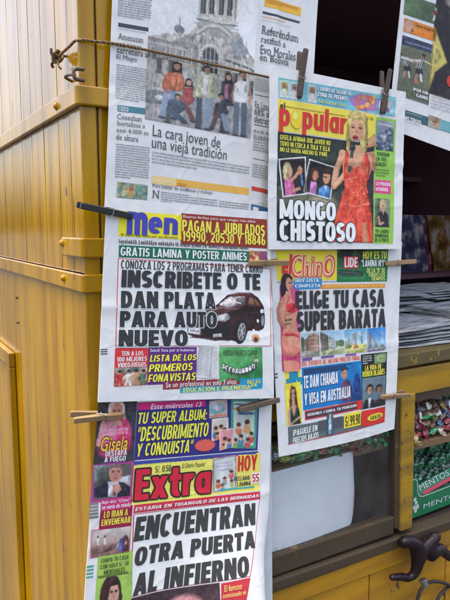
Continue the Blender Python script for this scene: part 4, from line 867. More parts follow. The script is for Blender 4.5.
PAGES = [
    dict(label='grey broadsheet with a domed building and young people on its front page', corners=[(0.0532, 1.9562), (0.4285, 1.9803), (0.3958, 1.5232), (0.0278, 1.5704)], width=0.3761, y=-0.01, waves=[(0.0022, 0.9, 0.2, 0.6), (0.0012, 0.3, 1.3, 2.0)], thick=0.001, height=0.3866, folds=[(0.0022, 1, 0.03, 0.775, 0.026), (-0.0012, 0.05, 1, 0.52, 0.03)], parts=[
        ('column', [
            ('l', [(0.0233, 0.1938), (0.163, 0.1922), (0.163, 0.2714), (0.0233, 0.2727)], 9, (126, 132, 140), 3, 0.45),
            ('q', [(0.0274, 0.2944), (0.1598, 0.2934), (0.1598, 0.3074), (0.0274, 0.3084)], (70, 76, 84), 1),
            ('l', [(0.027, 0.312), (0.1439, 0.3112), (0.1439, 0.3174), (0.027, 0.3182)], 1, (150, 155, 160), 3, 0.45),
            ('l', [(0.0261, 0.4418), (0.1659, 0.4415), (0.1659, 0.5709), (0.0261, 0.5707)], 15, (126, 132, 140), 3, 0.45),
        ], [
            ('lettering', [
                ('t', 'Amenazan', [(0.0271, 0.3317), (0.1336, 0.331), (0.1336, 0.3524), (0.0271, 0.353)], (78, 82, 92), 0, 0, None, 4, 1, 0.05),
                ('t', 'con tomar', [(0.0243, 0.3629), (0.1255, 0.3625), (0.1255, 0.38), (0.0243, 0.3804)], (78, 82, 92), 0, 0, None, 4, 1, 0.05),
                ('t', 'carretera a', [(0.0243, 0.3842), (0.1544, 0.3836), (0.1544, 0.4018), (0.0243, 0.4023)], (78, 82, 92), 0, 0, None, 4, 1, 0.05),
                ('t', 'El Muyo', [(0.0244, 0.4076), (0.1089, 0.4074), (0.1089, 0.429), (0.0244, 0.4291)], (78, 82, 92), 0, 0, None, 4, 1, 0.05),
            ]),
        ]),
        ('column', [
            ('q', [(0.0357, 0.5916), (0.1686, 0.5856), (0.1686, 0.6084), (0.0357, 0.6143)], (74, 128, 142), 1),
            ('l', [(0.0357, 0.7311), (0.1827, 0.7254), (0.1827, 0.8538), (0.0357, 0.8589)], 14, (126, 132, 140), 3, 0.45),
        ], [
            ('lettering', [
                ('t', 'CUZCO', [(0.04, 0.5957), (0.0798, 0.594), (0.0798, 0.6108), (0.04, 0.6125)], (220, 228, 230), 1, 0, None, 4, 0, 0.05),
                ('t', 'Cosechan', [(0.0345, 0.624), (0.1398, 0.6194), (0.1398, 0.6382), (0.0345, 0.6428)], (78, 82, 92), 0, 0, None, 4, 1, 0.05),
                ('t', 'hortalizas a', [(0.0346, 0.6489), (0.154, 0.6437), (0.154, 0.6605), (0.0346, 0.6657)], (78, 82, 92), 0, 0, None, 4, 1, 0.05),
                ('t', 'casi 4.000 m', [(0.034, 0.6747), (0.1722, 0.6688), (0.1722, 0.6838), (0.034, 0.6897)], (78, 82, 92), 0, 0, None, 4, 1, 0.05),
                ('t', 'de altura', [(0.0334, 0.6983), (0.1276, 0.6944), (0.1276, 0.7144), (0.0334, 0.7183)], (78, 82, 92), 0, 0, None, 4, 1, 0.05),
            ]),
            ('picture', [
                ('p', 'thumb_farm', [(0.0477, 0.8727), (0.1811, 0.8681), (0.1811, 0.9349), (0.0477, 0.9391)], 61, 35, 2),
            ]),
        ]),
        ('photo', [
            ('p', 'dome', [(0.1531, 0.0473), (0.6706, 0.0792), (0.6706, 0.6326), (0.1531, 0.6252)], 222, 321, 2),
        ], [
        ]),
        ('headline', [
            ('t', 'La cara joven de', [(0.189, 0.6416), (0.5155, 0.646), (0.5155, 0.6995), (0.189, 0.6967)], (84, 88, 96), 0.1, 0, None, 4, 0, 0.05),
            ('t', 'una vieja tradición', [(0.1878, 0.6839), (0.5524, 0.6876), (0.5524, 0.7404), (0.1878, 0.741)], (84, 88, 96), 0.1, 0, None, 4, 0, 0.05),
            ('l', [(0.1929, 0.7369), (0.6784, 0.7362), (0.6784, 0.7791), (0.1929, 0.7851)], 4, (140, 146, 152), 3, 0.45),
        ], [
        ]),
        ('banner', [
            ('q', [(0.1974, 0.8298), (0.6828, 0.8192), (0.6828, 0.8455), (0.1974, 0.857)], (226, 176, 84), 1),
            ('q', [(0.1975, 0.8305), (0.3118, 0.8281), (0.3118, 0.856), (0.1975, 0.8589)], (238, 206, 140), 2),
        ], [
            ('lettering', [
                ('t', 'Claro y directo', [(0.2073, 0.8397), (0.297, 0.8376), (0.297, 0.8503), (0.2073, 0.8526)], (245, 240, 225), 0.4, 0, None, 4, 0, 0.05),
                ('t', 'OPINION', [(0.3154, 0.8409), (0.3601, 0.8398), (0.3601, 0.8519), (0.3154, 0.8531)], (190, 130, 50), 0.4, 0, None, 4, 0, 0.05),
            ]),
        ]),
        ('column', [
            ('l', [(0.2427, 0.8817), (0.3806, 0.8781), (0.3806, 0.9217), (0.2427, 0.9257)], 5, (126, 132, 140), 3, 0.45),
            ('l', [(0.3824, 0.8834), (0.523, 0.8798), (0.523, 0.9282), (0.3824, 0.9323)], 5, (126, 132, 140), 3, 0.45),
            ('l', [(0.5293, 0.8815), (0.6876, 0.8778), (0.6876, 0.9336), (0.5293, 0.9378)], 6, (126, 132, 140), 3, 0.45),
        ], [
            ('lettering', [
                ('t', 'Para hablar de confianza y trabajo', [(0.2004, 0.8586), (0.492, 0.8513), (0.492, 0.8686), (0.2004, 0.8762)], (80, 84, 92), 0, 0, None, 4, 1, 0.05),
                ('t', 'N', [(0.2021, 0.8832), (0.2356, 0.8823), (0.2356, 0.9113), (0.2021, 0.9122)], (70, 74, 82), 0, 0, None, 4, 1, 0.05),
            ]),
        ]),
        ('banner', [
            ('q', [(0.7047, 0.1029), (0.9075, 0.118), (0.9075, 0.1498), (0.7047, 0.1358)], (236, 180, 66), 1),
            ('l', [(0.7115, 0.1057), (0.8909, 0.1191), (0.8909, 0.1355), (0.7115, 0.1226)], 3, (190, 120, 60), 3, 0.45),
        ], [
        ]),
        ('column', [
            ('q', [(0.698, 0.1547), (0.9039, 0.1684), (0.9039, 0.1768), (0.698, 0.1634)], (70, 76, 84), 1),
            ('l', [(0.6972, 0.1694), (0.8229, 0.1774), (0.8229, 0.1855), (0.6972, 0.1776)], 1, (222, 150, 90), 3, 0.45),
            ('l', [(0.6975, 0.184), (0.8574, 0.1938), (0.8574, 0.1982), (0.6975, 0.1884)], 1, (170, 172, 176), 3, 0.45),
        ], [
            ('lettering', [
                ('t', 'Referéndum', [(0.6984, 0.2069), (0.901, 0.2185), (0.901, 0.2475), (0.6984, 0.2378)], (76, 80, 90), 0, 0, None, 4, 1, 0.05),
                ('t', 'ratificó a', [(0.6968, 0.245), (0.8315, 0.2513), (0.8315, 0.2745), (0.6968, 0.2692)], (76, 80, 90), 0, 0, None, 4, 1, 0.05),
                ('t', 'Evo Morales', [(0.6973, 0.279), (0.8907, 0.2859), (0.8907, 0.3172), (0.6973, 0.3123)], (76, 80, 90), 0, 0, None, 4, 1, 0.05),
                ('t', 'en Bolivia', [(0.697, 0.3109), (0.8537, 0.315), (0.8537, 0.3392), (0.697, 0.3361)], (76, 80, 90), 0, 0, None, 4, 1, 0.05),
            ]),
        ]),
        ('column', [
            ('l', [(0.6889, 0.3456), (0.8985, 0.3561), (0.8985, 0.3576), (0.6889, 0.347)], 2, (140, 144, 150), 3, 0.45),
            ('l', [(0.676, 0.3974), (0.8751, 0.4073), (0.8751, 0.4609), (0.676, 0.4512)], 7, (126, 132, 140), 3, 0.45),
            ('q', [(0.6815, 0.4637), (0.9113, 0.4754), (0.9113, 0.4777), (0.6815, 0.4659)], (70, 76, 84), 1),
            ('q', [(0.6854, 0.5782), (0.9205, 0.591), (0.9205, 0.5884), (0.6854, 0.5757)], (70, 76, 84), 1),
            ('l', [(0.6855, 0.591), (0.9036, 0.6026), (0.9036, 0.6432), (0.6855, 0.6313)], 2, (126, 132, 140), 3, 0.45),
            ('l', [(0.6871, 0.6247), (0.909, 0.6366), (0.909, 0.6882), (0.6871, 0.676)], 5, (126, 132, 140), 3, 0.45),
            ('q', [(0.6911, 0.7036), (0.9126, 0.7161), (0.9126, 0.7184), (0.6911, 0.7058)], (80, 86, 94), 1),
            ('l', [(0.692, 0.7224), (0.9091, 0.7345), (0.9091, 0.7876), (0.692, 0.7752)], 6, (126, 132, 140), 3, 0.45),
            ('q', [(0.6955, 0.8097), (0.9149, 0.8227), (0.9149, 0.839), (0.6955, 0.8259)], (196, 80, 62), 1),
            ('q', [(0.7, 0.8783), (0.9251, 0.8919), (0.9251, 0.9407), (0.7, 0.9268)], (70, 110, 150), 1),
            ('q', [(0.7102, 0.8868), (0.7377, 0.889), (0.7377, 0.9207), (0.7102, 0.9186)], (225, 228, 230), 2),
        ], [
            ('lettering', [
                ('t', 'En Lima', [(0.6844, 0.4893), (0.7634, 0.4951), (0.7634, 0.5191), (0.6844, 0.5133)], (78, 82, 92), 0, 0, None, 4, 1, 0.05),
                ('t', '68% de los', [(0.683, 0.516), (0.8195, 0.5234), (0.8195, 0.5477), (0.683, 0.5404)], (78, 82, 92), 0, 0, None, 4, 1, 0.05),
                ('t', 'detransito', [(0.6835, 0.5439), (0.8109, 0.5506), (0.8109, 0.575), (0.6835, 0.5682)], (78, 82, 92), 0, 0, None, 4, 1, 0.05),
            ]),
        ]),
    ]),
    dict(label='tabloid with a dark red car and a big black headline under a yellow masthead', corners=[(0.0231, 1.5938), (0.3108, 1.5767), (0.3207, 1.2539), (0.0019, 1.2966)], width=0.2882, y=-0.034, waves=[(0.0016, 0.8, 0.3, 0.4), (0.001, 0.2, 1.1, 1.2)], thick=0.0012, height=0.298, folds=[(0.0014, 0.04, 1, 0.53, 0.026), (-0.0008, 0.9, 0.5, 1.1, 0.022)], parts=[
        ('masthead', [
            ('q', [(0.0663, 0.0585), (0.4182, 0.0557), (0.4182, 0.1766), (0.0663, 0.1811)], (238, 222, 60), 1),
        ], [
            ('lettering', [
                ('t', 'm', [(0.1094, 0.0591), (0.2208, 0.0583), (0.2208, 0.1682), (0.1094, 0.1695)], (70, 74, 172), 3, 0, None, 4, 0, 0.05),
                ('t', 'en', [(0.2255, 0.0755), (0.3942, 0.0738), (0.3942, 0.1552), (0.2255, 0.1574)], (70, 74, 172), 2.6, 0, None, 4, 0, 0.05),
                ('t', 'El diario que lucha por sus derechos', [(0.0814, 0.1672), (0.395, 0.1632), (0.395, 0.177), (0.0814, 0.1811)], (60, 60, 50), 0.6, 0, None, 4, 0, 0.05),
            ]),
        ]),
        ('banner', [
            ('q', [(0.4139, 0.0463), (0.9741, 0.0401), (0.9741, 0.1915), (0.4139, 0.2001)], (146, 58, 50), 1),
        ], [
            ('lettering', [
                ('t', 'Buenas fechas para que tengas más plata', [(0.4244, 0.0534), (0.8917, 0.048), (0.8917, 0.0666), (0.4244, 0.0722)], (235, 215, 205), 0.5, 0, None, 4, 0, 0.05),
                ('t', 'PAGAN A JUBILADOS', [(0.4191, 0.0774), (0.9573, 0.071), (0.9573, 0.1267), (0.4191, 0.134)], (240, 228, 90), 1.6, 0, None, 4, 0, 0.05),
                ('t', '19990, 20530 Y 18846', [(0.4244, 0.1325), (0.9603, 0.1253), (0.9603, 0.1828), (0.4244, 0.191)], (240, 228, 90), 1.3, 0, None, 4, 0, 0.05),
            ]),
        ]),
        ('banner', [
            ('l', [(0.0724, 0.1962), (0.8508, 0.1849), (0.8508, 0.2073), (0.0724, 0.2194)], 1, (90, 92, 96), 3, 0.6),
            ('q', [(0.0737, 0.2241), (0.8526, 0.212), (0.8526, 0.2687), (0.0737, 0.2828)], (36, 112, 88), 1),
        ], [
            ('lettering', [
                ('t', 'GRATIS LAMINA Y POSTER ANIMES', [(0.0824, 0.2323), (0.8333, 0.2203), (0.8333, 0.2613), (0.0824, 0.2746)], (232, 240, 236), 1.3, 0, None, 4, 0, 0.05),
            ]),
            ('picture', [
                ('p', 'anime', [(0.8528, 0.2083), (0.9742, 0.2062), (0.9742, 0.2776), (0.8528, 0.2801)], 35, 27, 2),
            ]),
        ]),
        ('headline', [
            ('q', [(0.0716, 0.2871), (0.9973, 0.2945), (0.9849, 0.7119), (0.0755, 0.7224)], (206, 84, 84), 1),
            ('q', [(0.0759, 0.2913), (0.9917, 0.299), (0.9796, 0.7087), (0.0799, 0.7189)], (226, 230, 232), 2),
        ], [
            ('lettering', [
                ('t', 'CONOZCA LOS 2 PROGRAMAS PARA TENER CARRO', [(0.0874, 0.295), (0.9404, 0.2789), (0.9404, 0.3213), (0.0874, 0.338)], (56, 58, 62), 1.1, 0, None, 4, 0, 0.05),
                ('t', 'INSCRIBETE O TE', [(0.0928, 0.3425), (0.9219, 0.3263), (0.9219, 0.412), (0.0928, 0.428)], (56, 58, 62), 3.4, 0, None, 6, 0, 0.05),
                ('t', 'DAN PLATA', [(0.0932, 0.4453), (0.6306, 0.4353), (0.6306, 0.5211), (0.0932, 0.5291)], (56, 58, 62), 3.4, 0, (226, 230, 232), 6, 0, 0.05),
                ('t', 'PARA AUTO', [(0.0917, 0.5435), (0.6389, 0.5357), (0.6389, 0.6185), (0.0917, 0.6246)], (56, 58, 62), 3.4, 0, (226, 230, 232), 6, 0, 0.05),
                ('t', 'NUEVO', [(0.0889, 0.6379), (0.4645, 0.634), (0.4645, 0.7189), (0.0889, 0.7215)], (56, 58, 62), 3.4, 0, (226, 230, 232), 6, 0, 0.05),
            ]),
            ('picture', [
                ('p', 'car', [(0.4537, 0.4361), (0.9683, 0.4259), (0.9683, 0.7056), (0.4537, 0.7115)], 177, 117, 3),
            ]),
        ]),
        ('advert', [
            ('q', [(0.0737, 0.7293), (0.2473, 0.7278), (0.2473, 0.9155), (0.0737, 0.921)], (206, 62, 62), 1),
        ], [
            ('lettering', [
                ('t', 'TEN A LOS', [(0.1064, 0.7451), (0.2189, 0.7433), (0.2189, 0.765), (0.1064, 0.7676)], (222, 226, 228), 1.2, 0, None, 4, 0, 0.05),
                ('t', '100 MEJORES', [(0.0851, 0.7741), (0.2387, 0.7701), (0.2387, 0.7924), (0.0851, 0.7976)], (222, 226, 228), 1.2, 0, None, 4, 0, 0.05),
                ('t', 'VIDEOJUEGOS', [(0.0881, 0.803), (0.2351, 0.7978), (0.2351, 0.8209), (0.0881, 0.8261)], (222, 226, 228), 1.2, 0, None, 4, 0, 0.05),
            ]),
            ('picture', [
                ('p', 'fighters', [(0.0769, 0.829), (0.2421, 0.8233), (0.2421, 0.9174), (0.0769, 0.9228)], 64, 37, 2),
            ]),
        ]),
        ('advert', [
            ('q', [(0.2467, 0.7233), (0.5183, 0.7217), (0.5183, 0.9091), (0.2467, 0.9179)], (98, 52, 130), 1),
        ], [
            ('lettering', [
                ('t', 'Salud: lista por si hubieran', [(0.2555, 0.7314), (0.503, 0.7288), (0.503, 0.7479), (0.2555, 0.7521)], (232, 225, 240), 0.6, 0, None, 4, 0, 0.05),
                ('t', 'LISTA DE LOS', [(0.2562, 0.7639), (0.5149, 0.7585), (0.5149, 0.7897), (0.2562, 0.798)], (240, 230, 80), 1.6, 0.15, (40, 30, 50), 4, 0, 0.05),
                ('t', 'PRIMEROS', [(0.2519, 0.8118), (0.4943, 0.8035), (0.4943, 0.8423), (0.2519, 0.8504)], (240, 230, 80), 1.6, 0.15, (40, 30, 50), 4, 0, 0.05),
                ('t', 'FONAVISTAS', [(0.25, 0.863), (0.51, 0.8543), (0.51, 0.8942), (0.25, 0.9028)], (240, 230, 80), 1.6, 0.15, (40, 30, 50), 4, 0, 0.05),
            ]),
        ]),
        ('photo', [
            ('p', 'list_sheet', [(0.5324, 0.7163), (0.655, 0.7109), (0.6397, 0.8909), (0.5121, 0.8794)], 40, 62, 3),
        ], [
        ]),
        ('advert', [
            ('p', 'green_ad', [(0.6525, 0.7204), (0.9252, 0.7169), (0.9252, 0.8976), (0.6525, 0.9081)], 86, 70, 1),
        ], [
            ('lettering', [
                ('t', 'POSTULA EN ESTOS CURSOS', [(0.6767, 0.7371), (0.8909, 0.733), (0.8909, 0.7608), (0.6767, 0.7668)], (60, 92, 70), 0.9, 0, None, 4, 0, 0.05),
                ('t', 'a', [(0.6688, 0.8106), (0.6857, 0.81), (0.6857, 0.8342), (0.6688, 0.8348)], (236, 242, 236), 1.2, 0, (50, 60, 52), 4, 0, 0.05),
                ('t', 'r', [(0.6889, 0.8191), (0.7059, 0.8185), (0.7059, 0.8427), (0.6889, 0.8434)], (236, 242, 236), 1.2, 0, (50, 60, 52), 4, 0, 0.05),
                ('t', 'r', [(0.7091, 0.8266), (0.7268, 0.826), (0.7268, 0.8505), (0.7091, 0.851)], (236, 242, 236), 1.2, 0, (50, 60, 52), 4, 0, 0.05),
                ('t', 'e', [(0.7297, 0.8321), (0.7481, 0.8317), (0.7481, 0.8562), (0.7297, 0.8567)], (236, 242, 236), 1.2, 0, (50, 60, 52), 4, 0, 0.05),
                ('t', 'g', [(0.7513, 0.8356), (0.7677, 0.8349), (0.7677, 0.8592), (0.7513, 0.8601)], (236, 242, 236), 1.2, 0, (50, 60, 52), 4, 0, 0.05),
                ('t', 'u', [(0.7715, 0.8366), (0.7878, 0.8356), (0.7878, 0.8601), (0.7715, 0.8609)], (236, 242, 236), 1.2, 0, (50, 60, 52), 4, 0, 0.05),
                ('t', 'i', [(0.7914, 0.8341), (0.8085, 0.8333), (0.8085, 0.8579), (0.7914, 0.8586)], (236, 242, 236), 1.2, 0, (50, 60, 52), 4, 0, 0.05),
                ('t', 'l', [(0.812, 0.8285), (0.8295, 0.8278), (0.8295, 0.8524), (0.812, 0.8531)], (236, 242, 236), 1.2, 0, (50, 60, 52), 4, 0, 0.05),
                ('t', 'i', [(0.8331, 0.8209), (0.8506, 0.8202), (0.8506, 0.8448), (0.8331, 0.8455)], (236, 242, 236), 1.2, 0, (50, 60, 52), 4, 0, 0.05),
                ('t', 'n', [(0.8544, 0.8099), (0.872, 0.8092), (0.872, 0.8338), (0.8544, 0.8345)], (236, 242, 236), 1.2, 0, (50, 60, 52), 4, 0, 0.05),
            ]),
        ]),
        ('banner', [
            ('q', [(0.3299, 0.9034), (0.7805, 0.8871), (0.7805, 0.9276), (0.3299, 0.9437)], (146, 54, 64), 1),
            ('q', [(0.425, 0.9333), (0.9209, 0.9148), (0.9209, 0.9452), (0.425, 0.9635)], (30, 164, 196), 1),
            ('q', [(0.7806, 0.8905), (0.9236, 0.8849), (0.9236, 0.9363), (0.7806, 0.9418)], (26, 150, 196), 2),
        ], [
            ('lettering', [
                ('t', 'Se un profesional en solo 3 años', [(0.3442, 0.9052), (0.7556, 0.8905), (0.7556, 0.9263), (0.3442, 0.941)], (238, 226, 228), 0.7, 0, None, 4, 0, 0.05),
                ('t', 'EDUCACION E INGENIERIA', [(0.442, 0.9378), (0.8434, 0.9228), (0.8434, 0.9456), (0.442, 0.9605)], (230, 226, 120), 1, 0, None, 4, 0, 0.05),
                ('t', 'BECAS', [(0.8246, 0.8972), (0.9081, 0.894), (0.9081, 0.9141), (0.8246, 0.9172)], (232, 220, 90), 1, 0, None, 4, 0, 0.05),
                ('t', '24', [(0.8436, 0.9159), (0.8859, 0.9143), (0.8859, 0.9327), (0.8436, 0.9343)], (232, 220, 90), 1, 0, None, 4, 0, 0.05),
            ]),
        ]),
        ('barcode', [
            ('q', [(0.002, 0.7348), (0.0363, 0.7343), (0.0363, 0.7395), (0.002, 0.7401)], (70, 74, 82), 1),
            ('q', [(0.0024, 0.7456), (0.0367, 0.745), (0.0367, 0.7504), (0.0024, 0.7511)], (70, 74, 82), 1),
            ('q', [(0.0028, 0.7565), (0.0371, 0.7557), (0.0371, 0.7613), (0.0028, 0.7621)], (70, 74, 82), 1),
        ], [
        ]),
        ('caption', [
            ('l', [(0.1715, 0.9314), (0.3306, 0.9264), (0.3306, 0.9295), (0.1715, 0.9345)], 1, (140, 144, 150), 3, 0.45),
        ], [
        ]),
    ]),
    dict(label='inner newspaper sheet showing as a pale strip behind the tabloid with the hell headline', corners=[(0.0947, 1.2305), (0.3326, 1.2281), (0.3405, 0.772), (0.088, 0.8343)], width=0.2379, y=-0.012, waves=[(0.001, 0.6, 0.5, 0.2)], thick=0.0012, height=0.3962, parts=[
        ('photo', [
            ('q', [(0.6782, 0.697), (0.8286, 0.6962), (0.8286, 0.7798), (0.6782, 0.7815)], (176, 62, 84), 1),
            ('q', [(0.7739, 0.6696), (0.8315, 0.6694), (0.8315, 0.7071), (0.7739, 0.7075)], (70, 68, 76), 1),
            ('l', [(0.7115, 0.7883), (0.8242, 0.787), (0.8242, 0.8328), (0.7115, 0.8343)], 3, (120, 126, 134), 3, 0.45),
        ], [
        ]),
    ]),
    dict(label='long tabloid with red lettering on a yellow masthead and the curled hell headline', corners=[(0.0097, 1.3107), (0.3272, 1.2754), (0.3156, 0.7881), (-0.0333, 0.8843)], width=0.3195, y=-0.022, waves=[(0.0012, 0.7, 0.4, 0.9), (0.0008, 0.2, 1.3, 0.3)], thick=0.0014, height=0.4286, folds=[(0.0014, 0.03, 1, 0.44, 0.026), (-0.0008, 1, -0.4, 0.62, 0.022)], curl=(0.86, 0.36, 0.9, 2.2), bulge=(0.062, 0.3, 0.36), parts=[
        ('photo', [
            ('p', 'pink_star', [(-0.0037, 0.038), (0.1907, 0.0359), (0.1913, 0.258), (-0.0059, 0.2635)], 78, 127, 2),
        ], [
            ('lettering', [
                ('t', 'Gisela', [(0.0236, 0.1664), (0.1567, 0.1638), (0.1567, 0.2161), (0.0236, 0.2186)], (240, 186, 70), 1.2, 0.2, (60, 40, 50), 4, 0, 0.05),
                ('t', 'Bella musa afirma', [(0.0137, 0.1333), (0.1532, 0.1307), (0.1532, 0.1466), (0.0137, 0.1494)], (232, 190, 208), 0.5, 0, None, 4, 0, 0.05),
                ('t', 'que conoce a', [(0.0251, 0.1515), (0.1497, 0.1489), (0.1497, 0.1637), (0.0251, 0.1662)], (232, 190, 208), 0.5, 0, None, 4, 0, 0.05),
                ('t', 'DESTAPA', [(0.0478, 0.2168), (0.1535, 0.2148), (0.1535, 0.2349), (0.0478, 0.2369)], (226, 228, 232), 1.1, 0, (40, 42, 52), 4, 0, 0.05),
                ('t', 'A FUEGO', [(0.0451, 0.239), (0.1504, 0.237), (0.1504, 0.2559), (0.0451, 0.2579)], (226, 228, 232), 1.1, 0, (40, 42, 52), 4, 0, 0.05),
            ]),
        ]),
        ('banner', [
            ('q', [(0.1928, 0.0488), (0.9137, 0.0472), (0.9137, 0.2472), (0.1928, 0.2578)], (58, 52, 128), 1),
            ('q', [(0.196, 0.0496), (0.5733, 0.0487), (0.5733, 0.0733), (0.196, 0.0753)], (204, 44, 120), 2),
        ], [
            ('lettering', [
                ('t', 'Este miércoles 13', [(0.265, 0.0558), (0.5482, 0.055), (0.5482, 0.0733), (0.265, 0.0747)], (238, 228, 236), 1, 0.2, None, 4, 0, 0.05),
                ('t', 'TU SUPER ALBUM:', [(0.199, 0.0848), (0.5843, 0.0823), (0.5843, 0.1215), (0.199, 0.1257)], (238, 230, 84), 1.4, 0.15, (34, 30, 70), 4, 0, 0.05),
                ('t', '“DESCUBRIMIENTO', [(0.2026, 0.1367), (0.5977, 0.132), (0.5977, 0.1836), (0.2026, 0.1892)], (238, 230, 84), 1.4, 0.15, (34, 30, 70), 4, 0, 0.05),
                ('t', 'Y CONQUISTA”', [(0.204, 0.1969), (0.5108, 0.1925), (0.5108, 0.2423), (0.204, 0.2467)], (238, 230, 84), 1.4, 0.15, (34, 30, 70), 4, 0, 0.05),
            ]),
            ('picture', [
                ('p', 'album_pale', [(0.5947, 0.054), (0.705, 0.0495), (0.7098, 0.1144), (0.5997, 0.1186)], 36, 35, 3),
            ]),
            ('picture', [
                ('p', 'album_green', [(0.7301, 0.0486), (0.9023, 0.0502), (0.9015, 0.2407), (0.7379, 0.2335)], 53, 98, 3),
            ]),
            ('picture', [
                ('p', 'album_kids', [(0.6156, 0.121), (0.7161, 0.1164), (0.7225, 0.1953), (0.6186, 0.203)], 33, 44, 4),
            ]),
            ('picture', [
                ('p', 'album_pink', [(0.6646, 0.1636), (0.7505, 0.157), (0.756, 0.2301), (0.6701, 0.2401)], 28, 40, 5),
            ]),
            ('starburst', [
                ('e', (0.5814, 0.2166), 0.0663, 0.0248, (214, 98, 88), 6, 1),
            ]),
        ]),
        ('masthead', [
            ('q', [(0.1947, 0.2615), (0.9188, 0.2504), (0.9188, 0.2664), (0.1947, 0.2776)], (64, 76, 150), 1),
            ('q', [(0.196, 0.2747), (0.6399, 0.2683), (0.6399, 0.4116), (0.196, 0.4222)], (232, 226, 110), 1),
        ], [
            ('lettering', [
                ('t', 'Extra', [(0.208, 0.2922), (0.6263, 0.2858), (0.6263, 0.3966), (0.208, 0.406)], (208, 44, 66), 2.4, 0, (54, 46, 40), 5, 0, 0.06),
                ('t', 'S/. 0.50', [(0.3091, 0.2821), (0.3932, 0.2809), (0.3932, 0.3075), (0.3091, 0.3089)], (60, 80, 50), 1, 0, None, 4, 0, 0.05),
                ('t', 'El Diario Popular', [(0.4557, 0.2804), (0.5908, 0.2785), (0.5908, 0.3011), (0.4557, 0.3032)], (80, 84, 60), 0.4, 0.2, None, 4, 0, 0.05),
                ('t', 'AÑO 1 Nº 225', [(0.4679, 0.4042), (0.6204, 0.4006), (0.6204, 0.3971), (0.4679, 0.4007)], (60, 66, 50), 0.4, 0, None, 4, 0, 0.05),
                ('t', 'Lima lunes 11 de agosto del 2008', [(0.2115, 0.4136), (0.4096, 0.409), (0.4096, 0.4065), (0.2115, 0.4113)], (60, 66, 50), 0.4, 0, None, 4, 0, 0.05),
            ]),
        ]),
        ('advert', [
            ('q', [(0.633, 0.2613), (0.9359, 0.2563), (0.9359, 0.4006), (0.633, 0.408)], (232, 222, 110), 1),
            ('q', [(0.633, 0.2613), (0.79, 0.2588), (0.79, 0.2653), (0.633, 0.2678)], (110, 70, 140), 2),
        ], [
            ('lettering', [
                ('t', 'HOY', [(0.79, 0.2646), (0.913, 0.2625), (0.913, 0.322), (0.79, 0.3245)], (206, 50, 50), 1.8, 0, None, 4, 0, 0.05),
                ('t', 'RECLAMA', [(0.7712, 0.3427), (0.8684, 0.3402), (0.8684, 0.3573), (0.7712, 0.36)], (60, 64, 70), 1, 0, None, 4, 0, 0.05),
                ('t', 'LAMINA', [(0.7907, 0.3645), (0.8753, 0.3624), (0.8753, 0.3787), (0.7907, 0.381)], (60, 64, 70), 1, 0, None, 4, 0, 0.05),
                ('t', '55', [(0.884, 0.3364), (0.927, 0.3355), (0.927, 0.3669), (0.884, 0.3679)], (206, 50, 60), 1.6, 0, None, 7, 0, 0.05),
            ]),
            ('picture', [
                ('p', 'album_cover', [(0.6339, 0.2726), (0.777, 0.2596), (0.7877, 0.3893), (0.644, 0.398)], 47, 66, 3),
            ]),
            ('number_tag', [
                ('q', [(0.8773, 0.3315), (0.9336, 0.3304), (0.9336, 0.3717), (0.8773, 0.373)], (236, 234, 230), 6),
            ]),
            ('strip', [
                ('q', [(0.6742, 0.3875), (0.898, 0.3822), (0.898, 0.3883), (0.6742, 0.3938)], (70, 164, 160), 4),
            ]),
        ]),
        ('banner', [
            ('q', [(0.2087, 0.422), (0.9362, 0.4039), (0.9362, 0.4317), (0.2087, 0.4529)], (200, 56, 76), 1),
        ], [
            ('lettering', [
                ('t', 'ESTARIA EN TRIANGULO DE LAS BERMUDAS', [(0.2164, 0.4312), (0.925, 0.4128), (0.925, 0.4242), (0.2164, 0.444)], (240, 234, 236), 1.3, 0.15, None, 4, 0, 0.05),
            ]),
        ]),
        ('headline', [
            ('q', [(0.2094, 0.456), (0.9375, 0.431), (0.8883, 0.5773), (0.8325, 0.6993), (0.2212, 0.7702)], (196, 76, 92), 1),
            ('q', [(0.2144, 0.4586), (0.9323, 0.4338), (0.8837, 0.5771), (0.8285, 0.6969), (0.226, 0.7668)], (228, 231, 232), 2),
        ], [
            ('lettering', [
                ('t', 'ENCUENTRAN', [(0.2223, 0.4683), (0.8997, 0.4458), (0.8997, 0.5237), (0.2223, 0.5602)], (66, 66, 66), 3.3, 0.1, None, 4, 0, 0.05),
                ('t', 'OTRA PUERTA', [(0.2302, 0.5833), (0.8846, 0.5433), (0.8846, 0.6026), (0.2302, 0.6541)], (66, 66, 66), 3.3, 0.1, None, 4, 0, 0.05),
                ('t', 'AL INFIERNO', [(0.2338, 0.6824), (0.8306, 0.6278), (0.8306, 0.6976), (0.2338, 0.7657)], (66, 66, 66), 3.3, 0.1, None, 4, 0, 0.05),
            ]),
        ]),
        ('photo', [
            ('p', 'dark_face', [(0.2235, 0.7734), (0.6663, 0.7223), (0.6663, 0.8986), (0.2235, 0.9653)], 179, 100, 2),
        ], [
        ]),
        ('banner', [
            ('q', [(0.6742, 0.725), (0.832, 0.7023), (0.7997, 0.779), (0.7816, 0.8207), (0.6671, 0.8549)], (190, 56, 66), 1),
        ], [
            ('lettering', [
                ('t', 'El famoso', [(0.6889, 0.7323), (0.7808, 0.7198), (0.7808, 0.7406), (0.6889, 0.7538)], (236, 206, 120), 1, 0.15, None, 4, 0, 0.05),
                ('t', 'comisionado en', [(0.6797, 0.7599), (0.7993, 0.7426), (0.7993, 0.7586), (0.6797, 0.7766)], (236, 206, 120), 1, 0.15, None, 4, 0, 0.05),
                ('t', 'su viaje', [(0.6846, 0.7899), (0.7644, 0.7768), (0.7644, 0.7902), (0.6846, 0.8036)], (236, 206, 120), 1, 0.15, None, 4, 0, 0.05),
            ]),
        ]),
        ('photo', [
            ('q', [(-0.0078, 0.2634), (0.1951, 0.2594), (0.1951, 0.2652), (-0.0078, 0.2692)], (160, 70, 150), 1),
